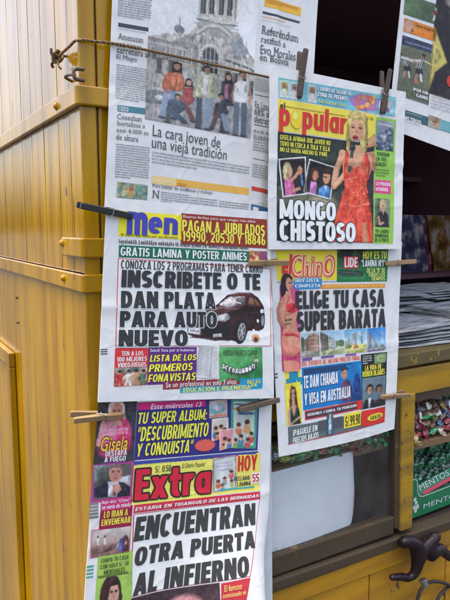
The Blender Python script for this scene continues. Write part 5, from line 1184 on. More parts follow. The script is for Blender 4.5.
            ('q', [(-0.0072, 0.2598), (0.1986, 0.256), (0.1986, 0.3993), (-0.0072, 0.4045)], (170, 74, 140), 1),
            ('p', 'man_suit', [(-0.0017, 0.268), (0.18, 0.2674), (0.1854, 0.3862), (0.0079, 0.391)], 74, 67, 3),
        ], [
        ]),
        ('banner', [
            ('q', [(0.0443, 0.3945), (0.2022, 0.3907), (0.2022, 0.5031), (0.0443, 0.5089)], (150, 34, 70), 1),
            ('q', [(0.0443, 0.3945), (0.194, 0.3907), (0.194, 0.4306), (0.0443, 0.4351)], (188, 56, 116), 2),
        ], [
            ('lettering', [
                ('t', 'Bajo dice “Chino”', [(0.0484, 0.3983), (0.1879, 0.3947), (0.1879, 0.4088), (0.0484, 0.4127)], (238, 226, 234), 0.8, 0.15, None, 4, 0, 0.05),
                ('t', 'se venía de miedo', [(0.0504, 0.4134), (0.1906, 0.4096), (0.1906, 0.4246), (0.0504, 0.4288)], (238, 226, 234), 0.8, 0.15, None, 4, 0, 0.05),
                ('t', 'LO IBAN A', [(0.0613, 0.436), (0.1791, 0.4325), (0.1791, 0.4571), (0.0613, 0.461)], (238, 224, 84), 1.4, 0, None, 4, 0, 0.05),
                ('t', 'ENVENENAR', [(0.0538, 0.4666), (0.1966, 0.4618), (0.1966, 0.4856), (0.0538, 0.4909)], (238, 224, 84), 1.4, 0, None, 4, 0, 0.05),
            ]),
        ]),
        ('photo', [
            ('q', [(0.0105, 0.5032), (0.2033, 0.4958), (0.2033, 0.6001), (0.0105, 0.6088)], (206, 120, 130), 1),
            ('p', 'beach', [(0.0147, 0.5072), (0.2, 0.5), (0.2, 0.5969), (0.0147, 0.6052)], 77, 53, 2),
        ], [
        ]),
        ('advert', [
            ('q', [(0.0493, 0.5979), (0.2274, 0.5906), (0.2274, 0.8634), (0.0493, 0.8705)], (160, 196, 92), 1),
        ], [
            ('lettering', [
                ('t', 'CHAPA TU CASA', [(0.0647, 0.6123), (0.199, 0.606), (0.199, 0.6222), (0.0647, 0.6286)], (70, 84, 50), 1.1, 0, None, 4, 0, 0.05),
                ('t', 'CON SOLO S/. 50', [(0.0638, 0.6344), (0.2008, 0.6278), (0.2008, 0.6455), (0.0638, 0.6522)], (70, 84, 50), 1.1, 0, None, 4, 0, 0.05),
                ('t', 'MENSUALES', [(0.0827, 0.6558), (0.1837, 0.6509), (0.1837, 0.6681), (0.0827, 0.6731)], (70, 84, 50), 1.1, 0, None, 4, 0, 0.05),
            ]),
            ('picture', [
                ('p', 'brunette', [(0.057, 0.6775), (0.2266, 0.6698), (0.2266, 0.8786), (0.057, 0.8854)], 70, 111, 2),
                ('q', [(0.056, 0.6759), (0.2013, 0.6686), (0.2013, 0.6777), (0.056, 0.685)], (96, 120, 60), 3),
            ]),
        ]),
        ('barcode', [
            ('q', [(-0.0098, 0.403), (0.0332, 0.4017), (0.0332, 0.4111), (-0.0098, 0.4124)], (128, 130, 128), 1),
            ('q', [(-0.0094, 0.4151), (0.0333, 0.4137), (0.0333, 0.4227), (-0.0094, 0.4241)], (128, 130, 128), 1),
            ('q', [(-0.0092, 0.427), (0.0335, 0.4256), (0.0335, 0.4344), (-0.0092, 0.4359)], (128, 130, 128), 1),
            ('q', [(-0.0088, 0.4391), (0.0343, 0.4376), (0.0343, 0.4466), (-0.0088, 0.4481)], (128, 130, 128), 1),
            ('q', [(-0.0077, 0.4518), (0.0357, 0.4502), (0.0357, 0.4593), (-0.0077, 0.4609)], (128, 130, 128), 1),
        ], [
        ]),
        ('barcode', [
            ('q', [(0.0003, 0.6346), (0.0324, 0.633), (0.0324, 0.6408), (0.0003, 0.6425)], (80, 160, 140), 1),
            ('q', [(0.0006, 0.6479), (0.0326, 0.6462), (0.0326, 0.6537), (0.0006, 0.6554)], (80, 160, 140), 1),
            ('q', [(0.0008, 0.6611), (0.0327, 0.6595), (0.0327, 0.6666), (0.0008, 0.6683)], (80, 160, 140), 1),
            ('q', [(0.001, 0.6744), (0.0329, 0.6727), (0.0329, 0.6796), (0.001, 0.6812)], (80, 160, 140), 1),
        ], [
        ]),
    ]),
    dict(label='newspaper with a football photo hung beside a tall black figure poster page', corners=[(0.6328, 2.0915), (0.9876, 2.1061), (0.9855, 1.6764), (0.5991, 1.741)], width=0.3551, y=-0.016, waves=[(0.0012, 0.6, 0.4, 0.9)], thick=0.001, height=0.3522, parts=[
        ('photo', [
            ('q', [(0.0226, 0.2341), (0.3429, 0.2343), (0.3429, 0.2382), (0.0226, 0.2381)], (180, 50, 66), 1),
            ('p', 'field', [(0.024, 0.2857), (0.2894, 0.2852), (0.2894, 0.387), (0.024, 0.3896)], 70, 40, 2),
        ], [
        ]),
        ('banner', [
            ('p', 'orange_strip', [(0.0357, 0.408), (0.2886, 0.4051), (0.2886, 0.4725), (0.0357, 0.4767)], 67, 26, 2),
        ], [
            ('lettering', [
                ('t', 'Tres en su regreso', [(0.1175, 0.4149), (0.2681, 0.4129), (0.2681, 0.4327), (0.1175, 0.4348)], (90, 70, 50), 0.8, 0, None, 4, 0, 0.05),
            ]),
        ]),
        ('photo', [
            ('p', 'football', [(0.0337, 0.4974), (0.2786, 0.4937), (0.2786, 0.805), (0.0337, 0.8125)], 66, 119, 2),
        ], [
            ('lettering', [
                ('t', '¡POR FIN', [(0.1498, 0.745), (0.2632, 0.7412), (0.2632, 0.7561), (0.1498, 0.76)], (232, 234, 236), 1.2, 0, None, 4, 0, 0.05),
                ('t', 'GANO', [(0.1763, 0.7689), (0.2668, 0.7658), (0.2668, 0.7826), (0.1763, 0.7857)], (232, 234, 236), 1.2, 0, None, 4, 0, 0.05),
                ('t', 'DESEMBRAN', [(0.1399, 0.8045), (0.2693, 0.7998), (0.2693, 0.8009), (0.1399, 0.8057)], (232, 234, 236), 1.2, 0, None, 4, 0, 0.05),
            ]),
        ]),
        ('photo', [
            ('p', 'black_figure', [(0.2648, 0.1626), (1.0864, 0.1652), (1.0864, 0.7273), (0.2648, 0.7444)], 148, 181, 2),
        ], [
            ('lettering', [
                ('t', 'C', [(0.4036, 0.6041), (0.6122, 0.5998), (0.6122, 0.6839), (0.4036, 0.6889)], (200, 60, 50), 2.2, 0, None, 4, 0, 0.05),
            ]),
        ]),
        ('caption', [
            ('l', [(0.295, 0.7433), (0.6263, 0.734), (0.6263, 0.8052), (0.295, 0.8148)], 4, (190, 192, 198), 5, 0.5),
        ], [
        ]),
        ('banner', [
            ('q', [(0.1028, 0.8736), (0.4675, 0.8605), (0.4675, 0.9079), (0.1028, 0.9212)], (62, 100, 108), 1),
            ('q', [(0.3786, 0.8548), (0.7251, 0.8451), (0.7251, 0.899), (0.3786, 0.9091)], (110, 170, 176), 2),
        ], [
            ('lettering', [
                ('l', [(0.1158, 0.8808), (0.2386, 0.876), (0.2386, 0.8834), (0.1158, 0.8882)], 2, (190, 205, 210), 3, 0.45),
                ('t', 'NSTRUO', [(0.1042, 0.9051), (0.2319, 0.9001), (0.2319, 0.9264), (0.1042, 0.9315)], (228, 232, 234), 1.4, 0, None, 4, 0, 0.05),
            ]),
            ('picture', [
                ('p', 'face_tile', [(0.2852, 0.855), (0.3856, 0.8518), (0.3856, 0.9111), (0.2852, 0.9144)], 26, 22, 3),
            ]),
        ]),
    ]),
    dict(label='tabloid with a blonde singer in an orange dress on its front page', corners=[(0.3034, 1.8124), (0.6223, 1.8067), (0.6219, 1.5091), (0.3047, 1.5141)], width=0.3189, y=-0.036, waves=[(0.0014, 0.8, 0.3, 0.9), (0.001, 0.3, 1.1, 0.2)], thick=0.0012, height=0.2984, folds=[(0.0012, 0.05, 1, 0.5, 0.026), (-0.0008, 0.7, 1, 1.2, 0.022)], parts=[
        ('banner', [
            ('p', 'teal_strip', [(0.0546, 0.0578), (0.9184, 0.0435), (0.9184, 0.1645), (0.0546, 0.1657)], 238, 40, 1),
        ], [
            ('lettering', [
                ('t', 'CUADRO DE SEGUIR EN', [(0.3161, 0.0669), (0.5588, 0.0624), (0.5588, 0.0845), (0.3161, 0.0883)], (226, 238, 240), 1.1, 0, (60, 110, 130), 4, 0, 0.05),
                ('t', 'ZONA DE PREMIOS', [(0.3154, 0.097), (0.5374, 0.0937), (0.5374, 0.1186), (0.3154, 0.1212)], (226, 238, 240), 1.3, 0, (60, 110, 130), 4, 0, 0.05),
                ('t', 'Toda la suerte en tu diario', [(0.3214, 0.1339), (0.5209, 0.132), (0.5209, 0.1543), (0.3214, 0.1556)], (220, 220, 110), 0.7, 0, None, 4, 0, 0.05),
            ]),
        ]),
        ('masthead', [
            ('q', [(0.0527, 0.1708), (0.7638, 0.1696), (0.7638, 0.3398), (0.0527, 0.3413)], (238, 216, 86), 1),
        ], [
            ('lettering', [
                ('t', 'el', [(0.0644, 0.1885), (0.0972, 0.1887), (0.0972, 0.2207), (0.0644, 0.2204)], (70, 52, 40), 1.8, 0, None, 4, 0, 0.05),
                ('t', 'popular', [(0.0593, 0.1849), (0.5404, 0.1848), (0.5404, 0.3472), (0.0593, 0.3482)], (206, 58, 58), 2.4, 0, None, 4, 0, 0.05),
                ('e', (0.1729, 0.2678), 0.0381, 0.0501, (232, 206, 56), 6, 0),
                ('e', (0.1629, 0.2504), 0.0162, 0.0217, (244, 232, 120), 7, 0),
                ('l', [(0.0917, 0.1999), (0.524, 0.2005), (0.524, 0.2145), (0.0917, 0.2141)], 1, (150, 120, 70), 3, 0.4),
                ('t', 'S/. 0.50', [(0.6902, 0.1879), (0.742, 0.1877), (0.742, 0.2056), (0.6902, 0.2058)], (80, 80, 60), 0.8, 0, None, 4, 0, 0.05),
            ]),
        ]),
        ('photo', [
            ('p', 'stage', [(0.0544, 0.3474), (0.7621, 0.3469), (0.7621, 0.9613), (0.0544, 0.95)], 195, 218, 1),
        ], [
            ('picture', [
                ('p', 'inset_hug', [(0.0582, 0.4949), (0.2438, 0.4674), (0.2622, 0.6794), (0.0933, 0.7068)], 54, 78, 3),
            ]),
            ('picture', [
                ('p', 'inset_pair', [(0.2672, 0.4769), (0.464, 0.5088), (0.4314, 0.7037), (0.2338, 0.6705)], 55, 68, 3),
            ]),
            ('picture', [
                ('p', 'singer', [(0.4092, 0.1634), (0.7798, 0.1623), (0.7798, 0.9587), (0.4092, 0.9535)], 107, 298, 4),
            ]),
            ('lettering', [
                ('t', 'GISELA AFIRMA QUE JAVIER NO', [(0.0672, 0.3622), (0.4203, 0.3616), (0.4203, 0.3891), (0.0672, 0.3894)], (236, 226, 84), 1.2, 0, None, 4, 0, 0.05),
                ('t', 'TUVO NI CERCA A TULA Y ELLA', [(0.0681, 0.3957), (0.4174, 0.3954), (0.4174, 0.4229), (0.0681, 0.4228)], (236, 226, 84), 1.2, 0, None, 4, 0, 0.05),
                ('t', 'NO LE HARIA MUCHO EL PARE', [(0.0691, 0.4292), (0.3983, 0.4294), (0.3983, 0.4536), (0.0691, 0.453)], (236, 226, 84), 1.2, 0, None, 4, 0, 0.05),
            ]),
        ]),
        ('headline', [
            ('t', 'MONGO', [(0.0686, 0.7158), (0.4673, 0.7196), (0.4673, 0.8296), (0.0686, 0.8251)], (226, 232, 234), 3.0, 0, (60, 70, 74), 9, 0, 0.05),
            ('t', 'CHISTOSO', [(0.0688, 0.8323), (0.6182, 0.8386), (0.6182, 0.9568), (0.0688, 0.9487)], (226, 232, 234), 3.0, 0, (60, 70, 74), 9, 0, 0.05),
        ], [
        ]),
        ('column', [
            ('q', [(0.7613, 0.1805), (0.9287, 0.1804), (0.9287, 0.9672), (0.7613, 0.9652)], (146, 196, 86), 1),
        ], [
            ('picture', [
                ('p', 'stands', [(0.7719, 0.1973), (0.9134, 0.1971), (0.9134, 0.3794), (0.7719, 0.3794)], 35, 60, 2),
            ]),
            ('box', [
                ('q', [(0.7693, 0.5642), (0.9014, 0.5647), (0.9014, 0.6474), (0.7693, 0.6462)], (220, 70, 140), 2),
            ]),
            ('picture', [
                ('p', 'woman_black', [(0.7718, 0.6784), (0.8964, 0.6795), (0.8964, 0.8605), (0.7718, 0.8593)], 31, 57, 2),
            ]),
            ('lettering', [
                ('t', 'TUVIERON', [(0.7789, 0.3922), (0.8815, 0.3923), (0.8815, 0.4158), (0.7789, 0.4156)], (46, 84, 60), 1.2, 0, None, 4, 0, 0.05),
                ('t', 'EN TRES', [(0.7781, 0.423), (0.8632, 0.4232), (0.8632, 0.4462), (0.7781, 0.4459)], (46, 84, 60), 1.2, 0, None, 4, 0, 0.05),
                ('t', 'GOLES', [(0.7745, 0.4531), (0.8537, 0.4533), (0.8537, 0.4767), (0.7745, 0.4766)], (46, 84, 60), 1.2, 0, None, 4, 0, 0.05),
                ('l', [(0.7781, 0.492), (0.8905, 0.4923), (0.8905, 0.5468), (0.7781, 0.5463)], 3, (90, 130, 70), 3, 0.45),
                ('t', 'LA PRIMERA', [(0.7774, 0.5761), (0.8948, 0.5765), (0.8948, 0.5995), (0.7774, 0.5989)], (240, 224, 234), 1, 0, None, 4, 0, 0.05),
                ('t', 'MUNDIAL', [(0.7763, 0.6098), (0.8782, 0.6104), (0.8782, 0.6333), (0.7763, 0.6325)], (240, 224, 234), 1, 0, None, 4, 0, 0.05),
                ('t', 'YO LAURA', [(0.7769, 0.8727), (0.8877, 0.8738), (0.8877, 0.8965), (0.7769, 0.8953)], (46, 84, 60), 1.2, 0, None, 4, 0, 0.05),
                ('t', 'HONRADA', [(0.7745, 0.9017), (0.8857, 0.903), (0.8857, 0.9261), (0.7745, 0.9248)], (46, 84, 60), 1.2, 0, None, 4, 0, 0.05),
                ('t', 'DE A POCO', [(0.7738, 0.9296), (0.8871, 0.9309), (0.8871, 0.9544), (0.7738, 0.9529)], (46, 84, 60), 1.2, 0, None, 4, 0, 0.05),
            ]),
        ]),
    ]),
    dict(label='tabloid with a woman in a red bikini and a row of building photos', corners=[(0.3161, 1.5228), (0.6383, 1.5223), (0.6376, 1.137), (0.3417, 1.1383)], width=0.3223, y=-0.024, waves=[(0.0014, 0.8, 0.3, 2.2), (0.001, 0.3, 1.2, 0.8)], thick=0.0012, height=0.3854, folds=[(0.0013, -0.03, 1, 0.5, 0.026), (0.0008, 1, 0.3, 1.05, 0.022)], sag=-0.004, parts=[
        ('masthead', [
            ('q', [(0.036, 0.0282), (0.4791, 0.035), (0.4791, 0.1775), (0.036, 0.165)], (238, 216, 60), 1),
        ], [
            ('lettering', [
                ('t', 'el', [(0.0726, 0.0454), (0.1391, 0.0466), (0.1391, 0.1428), (0.0726, 0.141)], (210, 62, 56), 2.6, 0.25, (240, 196, 150), 5, 0, 0.05),
                ('t', 'ChinO', [(0.1342, 0.0511), (0.458, 0.0567), (0.458, 0.1632), (0.1342, 0.1545)], (210, 62, 56), 2.6, 0.12, (240, 196, 150), 5, 0, 0.05),
                ('t', 'ChinO', [(0.141, 0.0558), (0.4502, 0.0612), (0.4502, 0.1581), (0.141, 0.1499)], (240, 190, 150), 0.1, 0.12, None, 6, 0, 0.05),
                ('l', [(0.0362, 0.1683), (0.4692, 0.1805), (0.4692, 0.1898), (0.0362, 0.1774)], 1, (130, 134, 140), 3, 0.5),
            ]),
        ]),
        ('advert', [
            ('q', [(0.4736, 0.0258), (0.8843, 0.0311), (0.8843, 0.2), (0.4736, 0.1891)], (44, 120, 74), 1),
            ('p', 'green_team', [(0.4782, 0.0288), (0.6993, 0.0317), (0.6993, 0.1833), (0.4782, 0.1776)], 56, 61, 2),
        ], [
            ('lettering', [
                ('q', [(0.5246, 0.0652), (0.6376, 0.0671), (0.6376, 0.1266), (0.5246, 0.1241)], (206, 44, 44), 3),
                ('t', 'LIDE', [(0.5308, 0.0701), (0.6326, 0.0719), (0.6326, 0.1205), (0.5308, 0.1183)], (238, 226, 226), 1.8, 0, None, 4, 0, 0.05),
                ('t', 'HOY ES TU', [(0.6748, 0.0433), (0.8685, 0.0461), (0.8685, 0.0838), (0.6748, 0.0804)], (234, 226, 80), 1.5, 0, (30, 40, 34), 4, 0, 0.05),
                ('t', '“LAMINA N°1”', [(0.6634, 0.0846), (0.8573, 0.0881), (0.8573, 0.1223), (0.6634, 0.1183)], (230, 236, 232), 1.5, 0, (30, 40, 34), 4, 0, 0.05),
                ('t', 'DE LA “B” DE', [(0.7101, 0.1265), (0.8609, 0.1297), (0.8609, 0.153), (0.7101, 0.1496)], (220, 226, 130), 1, 0, None, 4, 0, 0.05),
                ('t', 'TODOS LOS', [(0.7225, 0.1509), (0.8621, 0.1541), (0.8621, 0.1735), (0.7225, 0.1701)], (220, 226, 130), 1, 0, None, 4, 0, 0.05),
                ('t', 'TIEMPOS', [(0.748, 0.1718), (0.8633, 0.1747), (0.8633, 0.1941), (0.748, 0.1911)], (220, 226, 130), 1, 0, None, 4, 0, 0.05),
            ]),
        ]),
        ('banner', [
            ('q', [(0.3497, 0.1958), (0.8688, 0.21), (0.8688, 0.2313), (0.3497, 0.2165)], (232, 140, 56), 1),
            ('q', [(0.1526, 0.1664), (0.1672, 0.1558), (0.3391, 0.1553), (0.3587, 0.1665), (0.3573, 0.2028), (0.3421, 0.2137), (0.1687, 0.2117), (0.1502, 0.2034)], (52, 140, 196), 3),
        ], [
            ('lettering', [
                ('t', '12 BANCOS INMOBILIARIOS PARA BUSCARLA AQUI', [(0.3618, 0.1982), (0.8601, 0.2118), (0.8601, 0.2299), (0.3618, 0.2158)], (244, 226, 120), 0.9, 0, None, 4, 0, 0.05),
                ('t', 'HOY LISTA', [(0.1627, 0.1621), (0.3361, 0.1669), (0.3361, 0.1819), (0.1627, 0.1769)], (222, 226, 228), 1.5, 0, (30, 70, 130), 4, 0, 0.05),
                ('t', 'COMPLETA', [(0.1592, 0.1861), (0.3467, 0.1916), (0.3467, 0.2071), (0.1592, 0.2015)], (222, 226, 228), 1.5, 0, (30, 70, 130), 4, 0, 0.05),
            ]),
        ]),
        ('headline', [
            ('t', 'ELIGE TU CASA', [(0.1614, 0.2179), (0.8662, 0.2387), (0.8662, 0.3284), (0.1614, 0.3041)], (56, 58, 62), 3.3, 0, None, 5, 0, 0.05),
            ('t', 'SUPER BARATA', [(0.1695, 0.3152), (0.878, 0.3398), (0.878, 0.4342), (0.1695, 0.411)], (56, 58, 62), 3.3, 0, None, 5, 0, 0.05),
        ], [
        ]),
        ('photo', [
            ('p', 'houses_brown', [(0.1979, 0.423), (0.3392, 0.4228), (0.3363, 0.5422), (0.1972, 0.5386)], 37, 48, 2),
        ], [
        ]),
        ('photo', [
            ('p', 'houses_row', [(0.3453, 0.4233), (0.532, 0.4285), (0.5286, 0.5434), (0.3456, 0.542)], 47, 48, 2),
        ], [
        ]),
        ('photo', [
            ('p', 'tower_blocks', [(0.5384, 0.4289), (0.7132, 0.4305), (0.7121, 0.5534), (0.5352, 0.546)], 42, 46, 2),
        ], [
        ]),
        ('photo', [
            ('p', 'sky_tower', [(0.7216, 0.4341), (0.8815, 0.4355), (0.8784, 0.5532), (0.7206, 0.5541)], 37, 46, 2),
        ], [
        ]),
        ('caption', [
            ('t', 'DEL EVENTO AL MEJOR PRECIO FINAL', [(0.1984, 0.5571), (0.6621, 0.5651), (0.6621, 0.588), (0.1984, 0.5809)], (216, 96, 70), 1, 0, None, 4, 0, 0.05),
        ], [
        ]),
        ('caption', [
            ('q', [(0.2033, 0.5401), (0.2792, 0.5416), (0.2792, 0.5567), (0.2033, 0.5554)], (120, 90, 150), 3),
        ], [
        ]),
        ('caption', [
            ('q', [(0.3488, 0.5442), (0.4509, 0.546), (0.4509, 0.557), (0.3488, 0.5553)], (120, 90, 150), 3),
        ], [
        ]),
        ('caption', [
            ('q', [(0.5419, 0.5506), (0.6289, 0.5522), (0.6289, 0.5619), (0.5419, 0.5603)], (120, 90, 150), 3),
        ], [
        ]),
        ('caption', [
            ('q', [(0.7285, 0.5474), (0.8671, 0.5504), (0.8671, 0.5555), (0.7285, 0.5526)], (120, 90, 150), 3),
        ], [
        ]),
        ('photo', [
            ('q', [(0.052, 0.1854), (0.1921, 0.1899), (0.1921, 0.5922), (0.052, 0.5898)], (214, 84, 140), 1),
        ], [
            ('picture', [
                ('p', 'bikini', [(0.0179, 0.127), (0.2082, 0.132), (0.2082, 0.6034), (0.0179, 0.6005)], 59, 224, 6),
            ]),
        ]),
        ('photo', [
            ('q', [(0.07, 0.5851), (0.1865, 0.5871), (0.1865, 0.8515), (0.07, 0.8551)], (236, 218, 64), 1),
        ], [
            ('picture', [
                ('p', 'green_dress', [(0.0669, 0.6517), (0.1833, 0.652), (0.1833, 0.8531), (0.0669, 0.8567)], 31, 84, 3),
            ]),
            ('lettering', [
                ('q', [(0.1033, 0.596), (0.1705, 0.5997), (0.1688, 0.6284), (0.199, 0.6314), (0.1971, 0.6649), (0.1697, 0.6641), (0.1695, 0.6911), (0.1016, 0.6889), (0.1021, 0.6601), (0.0784, 0.6576), (0.0789, 0.629), (0.1012, 0.6293)], (40, 140, 170), 2),
                ('t', 'al', [(0.1227, 0.643), (0.1586, 0.6432), (0.1586, 0.6707), (0.1227, 0.6707)], (226, 218, 90), 1.2, 0, None, 4, 0, 0.05),
            ]),
        ]),
        ('banner', [
            ('q', [(0.1985, 0.587), (0.6748, 0.5945), (0.6748, 0.7914), (0.1985, 0.7937)], (26, 122, 190), 1),
            ('q', [(0.2132, 0.5952), (0.595, 0.6003), (0.595, 0.6263), (0.2132, 0.6222)], (40, 70, 110), 2),
        ], [
            ('picture', [
                ('p', 'man_tower', [(0.4815, 0.6041), (0.6714, 0.607), (0.6714, 0.7941), (0.4815, 0.7932)], 46, 76, 2),
            ]),
            ('lettering', [
                ('t', 'TE DAN CHAMBA', [(0.2069, 0.6273), (0.4774, 0.6298), (0.4774, 0.6876), (0.2069, 0.6878)], (228, 236, 242), 2, 0.1, (30, 60, 110), 4, 0, 0.05),
                ('t', 'Y VISA EN AUSTRALIA', [(0.2081, 0.7124), (0.5802, 0.7116), (0.5802, 0.7671), (0.2081, 0.7699)], (228, 236, 242), 2, 0.1, (30, 60, 110), 4, 0, 0.05),
            ]),
        ]),
        ('banner', [
            ('q', [(0.2096, 0.7961), (0.6797, 0.7939), (0.6797, 0.8405), (0.2096, 0.8431)], (200, 66, 70), 1),
            ('q', [(0.2171, 0.8028), (0.6689, 0.8005), (0.6689, 0.8329), (0.2171, 0.8354)], (70, 64, 80), 2),
        ], [
            ('lettering', [
                ('t', 'QUIENES COBRA TU PENSION', [(0.2276, 0.8108), (0.6285, 0.8081), (0.6285, 0.8226), (0.2276, 0.8254)], (236, 226, 226), 1.3, 0, None, 4, 0, 0.05),
                ('q', [(0.6332, 0.7935), (0.6743, 0.794), (0.6743, 0.8367), (0.6332, 0.8361)], (214, 60, 50), 4),
            ]),
        ]),
        ('advert', [
            ('q', [(0.6688, 0.5632), (0.8958, 0.5674), (0.8958, 0.8508), (0.6688, 0.8442)], (40, 42, 44), 1),
            ('l', [(0.6824, 0.5684), (0.7647, 0.57), (0.7647, 0.6175), (0.6824, 0.6159)], 4, (190, 194, 198), 4, 0.5),
            ('p', 'banknote', [(0.7782, 0.5723), (0.8857, 0.5718), (0.8851, 0.6203), (0.7823, 0.6212)], 25, 18, 3),
        ], [
            ('lettering', [
                ('t', 'LA VIDA DE', [(0.7009, 0.6219), (0.8433, 0.6248), (0.8433, 0.6496), (0.7009, 0.6469)], (234, 222, 80), 1.5, 0, None, 4, 0, 0.05),
                ('t', 'RUBEN BLADES', [(0.6804, 0.6494), (0.8753, 0.6536), (0.8753, 0.6826), (0.6804, 0.6783)], (234, 222, 80), 1.5, 0, None, 4, 0, 0.05),
            ]),
            ('picture', [
                ('p', 'couple', [(0.6804, 0.6849), (0.888, 0.6894), (0.888, 0.8486), (0.6804, 0.8426)], 47, 61, 2),
            ]),
        ]),
        ('advert', [
            ('q', [(0.0763, 0.8607), (0.8955, 0.8613), (0.8955, 0.939), (0.0763, 0.943)], (98, 110, 112), 1),
            ('q', [(0.0715, 0.9422), (0.8959, 0.9376), (0.8959, 0.9434), (0.0715, 0.9485)], (170, 80, 76), 1),
            ('q', [(0.3129, 0.8577), (0.5183, 0.8557), (0.5183, 0.9099), (0.3129, 0.9132)], (84, 88, 96), 2),
            ('q', [(0.5247, 0.8474), (0.6702, 0.8486), (0.6702, 0.9228), (0.5247, 0.9217)], (236, 214, 66), 3),
            ('q', [(0.6783, 0.8517), (0.8957, 0.858), (0.8957, 0.9412), (0.6783, 0.9338)], (208, 58, 54), 2.4),
            ('e', (0.8015, 0.8988), 0.0722, 0.0186, (236, 206, 70), 3.6, 0),
        ], [
            ('lettering', [
                ('t', '¡PAGUELE EN', [(0.112, 0.8796), (0.3036, 0.8743), (0.3036, 0.9036), (0.112, 0.9099)], (226, 230, 230), 1.6, 0.1, None, 4, 0, 0.05),
                ('t', 'PRECIOS BAJOS', [(0.1085, 0.9168), (0.3141, 0.9099), (0.3141, 0.9403), (0.1085, 0.9482)], (226, 230, 230), 1.6, 0.1, None, 4, 0, 0.05),
                ('t', 'S/.99.90', [(0.5348, 0.8578), (0.6629, 0.8589), (0.6629, 0.9175), (0.5348, 0.9165)], (60, 40, 40), 1.6, 0, None, 4, 0, 0.05),
                ('t', 'GRATIS', [(0.7551, 0.8876), (0.8546, 0.8912), (0.8546, 0.9116), (0.7551, 0.9076)], (60, 110, 60), 1, 0, None, 6, 0, 0.05),
            ]),
            ('picture', [
                ('p', 'bottle', [(0.3829, 0.8308), (0.4343, 0.8303), (0.4343, 0.938), (0.3829, 0.9391)], 12, 42, 4),
            ]),
        ]),
        ('barcode', [
            ('q', [(-0.0093, 0.5942), (0.0191, 0.5946), (0.0191, 0.6019), (-0.0093, 0.6015)], (80, 84, 92), 1),
            ('q', [(-0.0105, 0.6102), (0.0179, 0.6105), (0.0179, 0.6179), (-0.0105, 0.6177)], (80, 84, 92), 1),
        ], [
        ]),
    ]),
]


# ---- a heavy block alphabet drawn from strokes (the headlines) ----
def _rect(x0, y0, x1, y1): return ([(x0, y0), (x1, y0), (x1, y1), (x0, y1)], [(0, 1, 2, 3)])
def _slant(x0, x1, s, y0=0.0, y1=1.0): return ([(x0, y0), (x0+s, y0), (x1+s, y1), (x1, y1)], [(0, 1, 2, 3)])
def _ring(cx, cy, rx, ry, s, t, a0=0.0, a1=360.0, e=2.35):
    n = max(4, int(abs(a1-a0)/11)); v = []; f = []
    for i in range(n+1):
        a = math.radians(a0+(a1-a0)*i/n); c, d = math.cos(a), math.sin(a)
        k = (abs(c)**e+abs(d)**e)**(-1/e)
        v += [(cx+rx*c*k, cy+ry*d*k), (cx+max(rx-s, .01)*c*k, cy+max(ry-t, .01)*d*k)]
    for i in range(n): f.append((2*i, 2*i+1, 2*i+3, 2*i+2))
    return (v, f)
def _bowl(x0, w, y0, y1, s, t):
    h = (y1-y0)/2; rx = min(h*1.05, (w-x0)*0.8+s*0.3); cx = w-rx
    o = [_ring(cx, y0+h, rx, h, s, t, -90, 90)]
    if cx > x0: o += [_rect(x0, y0, cx, y0+t), _rect(x0, y1-t, cx, y1)]
    return o
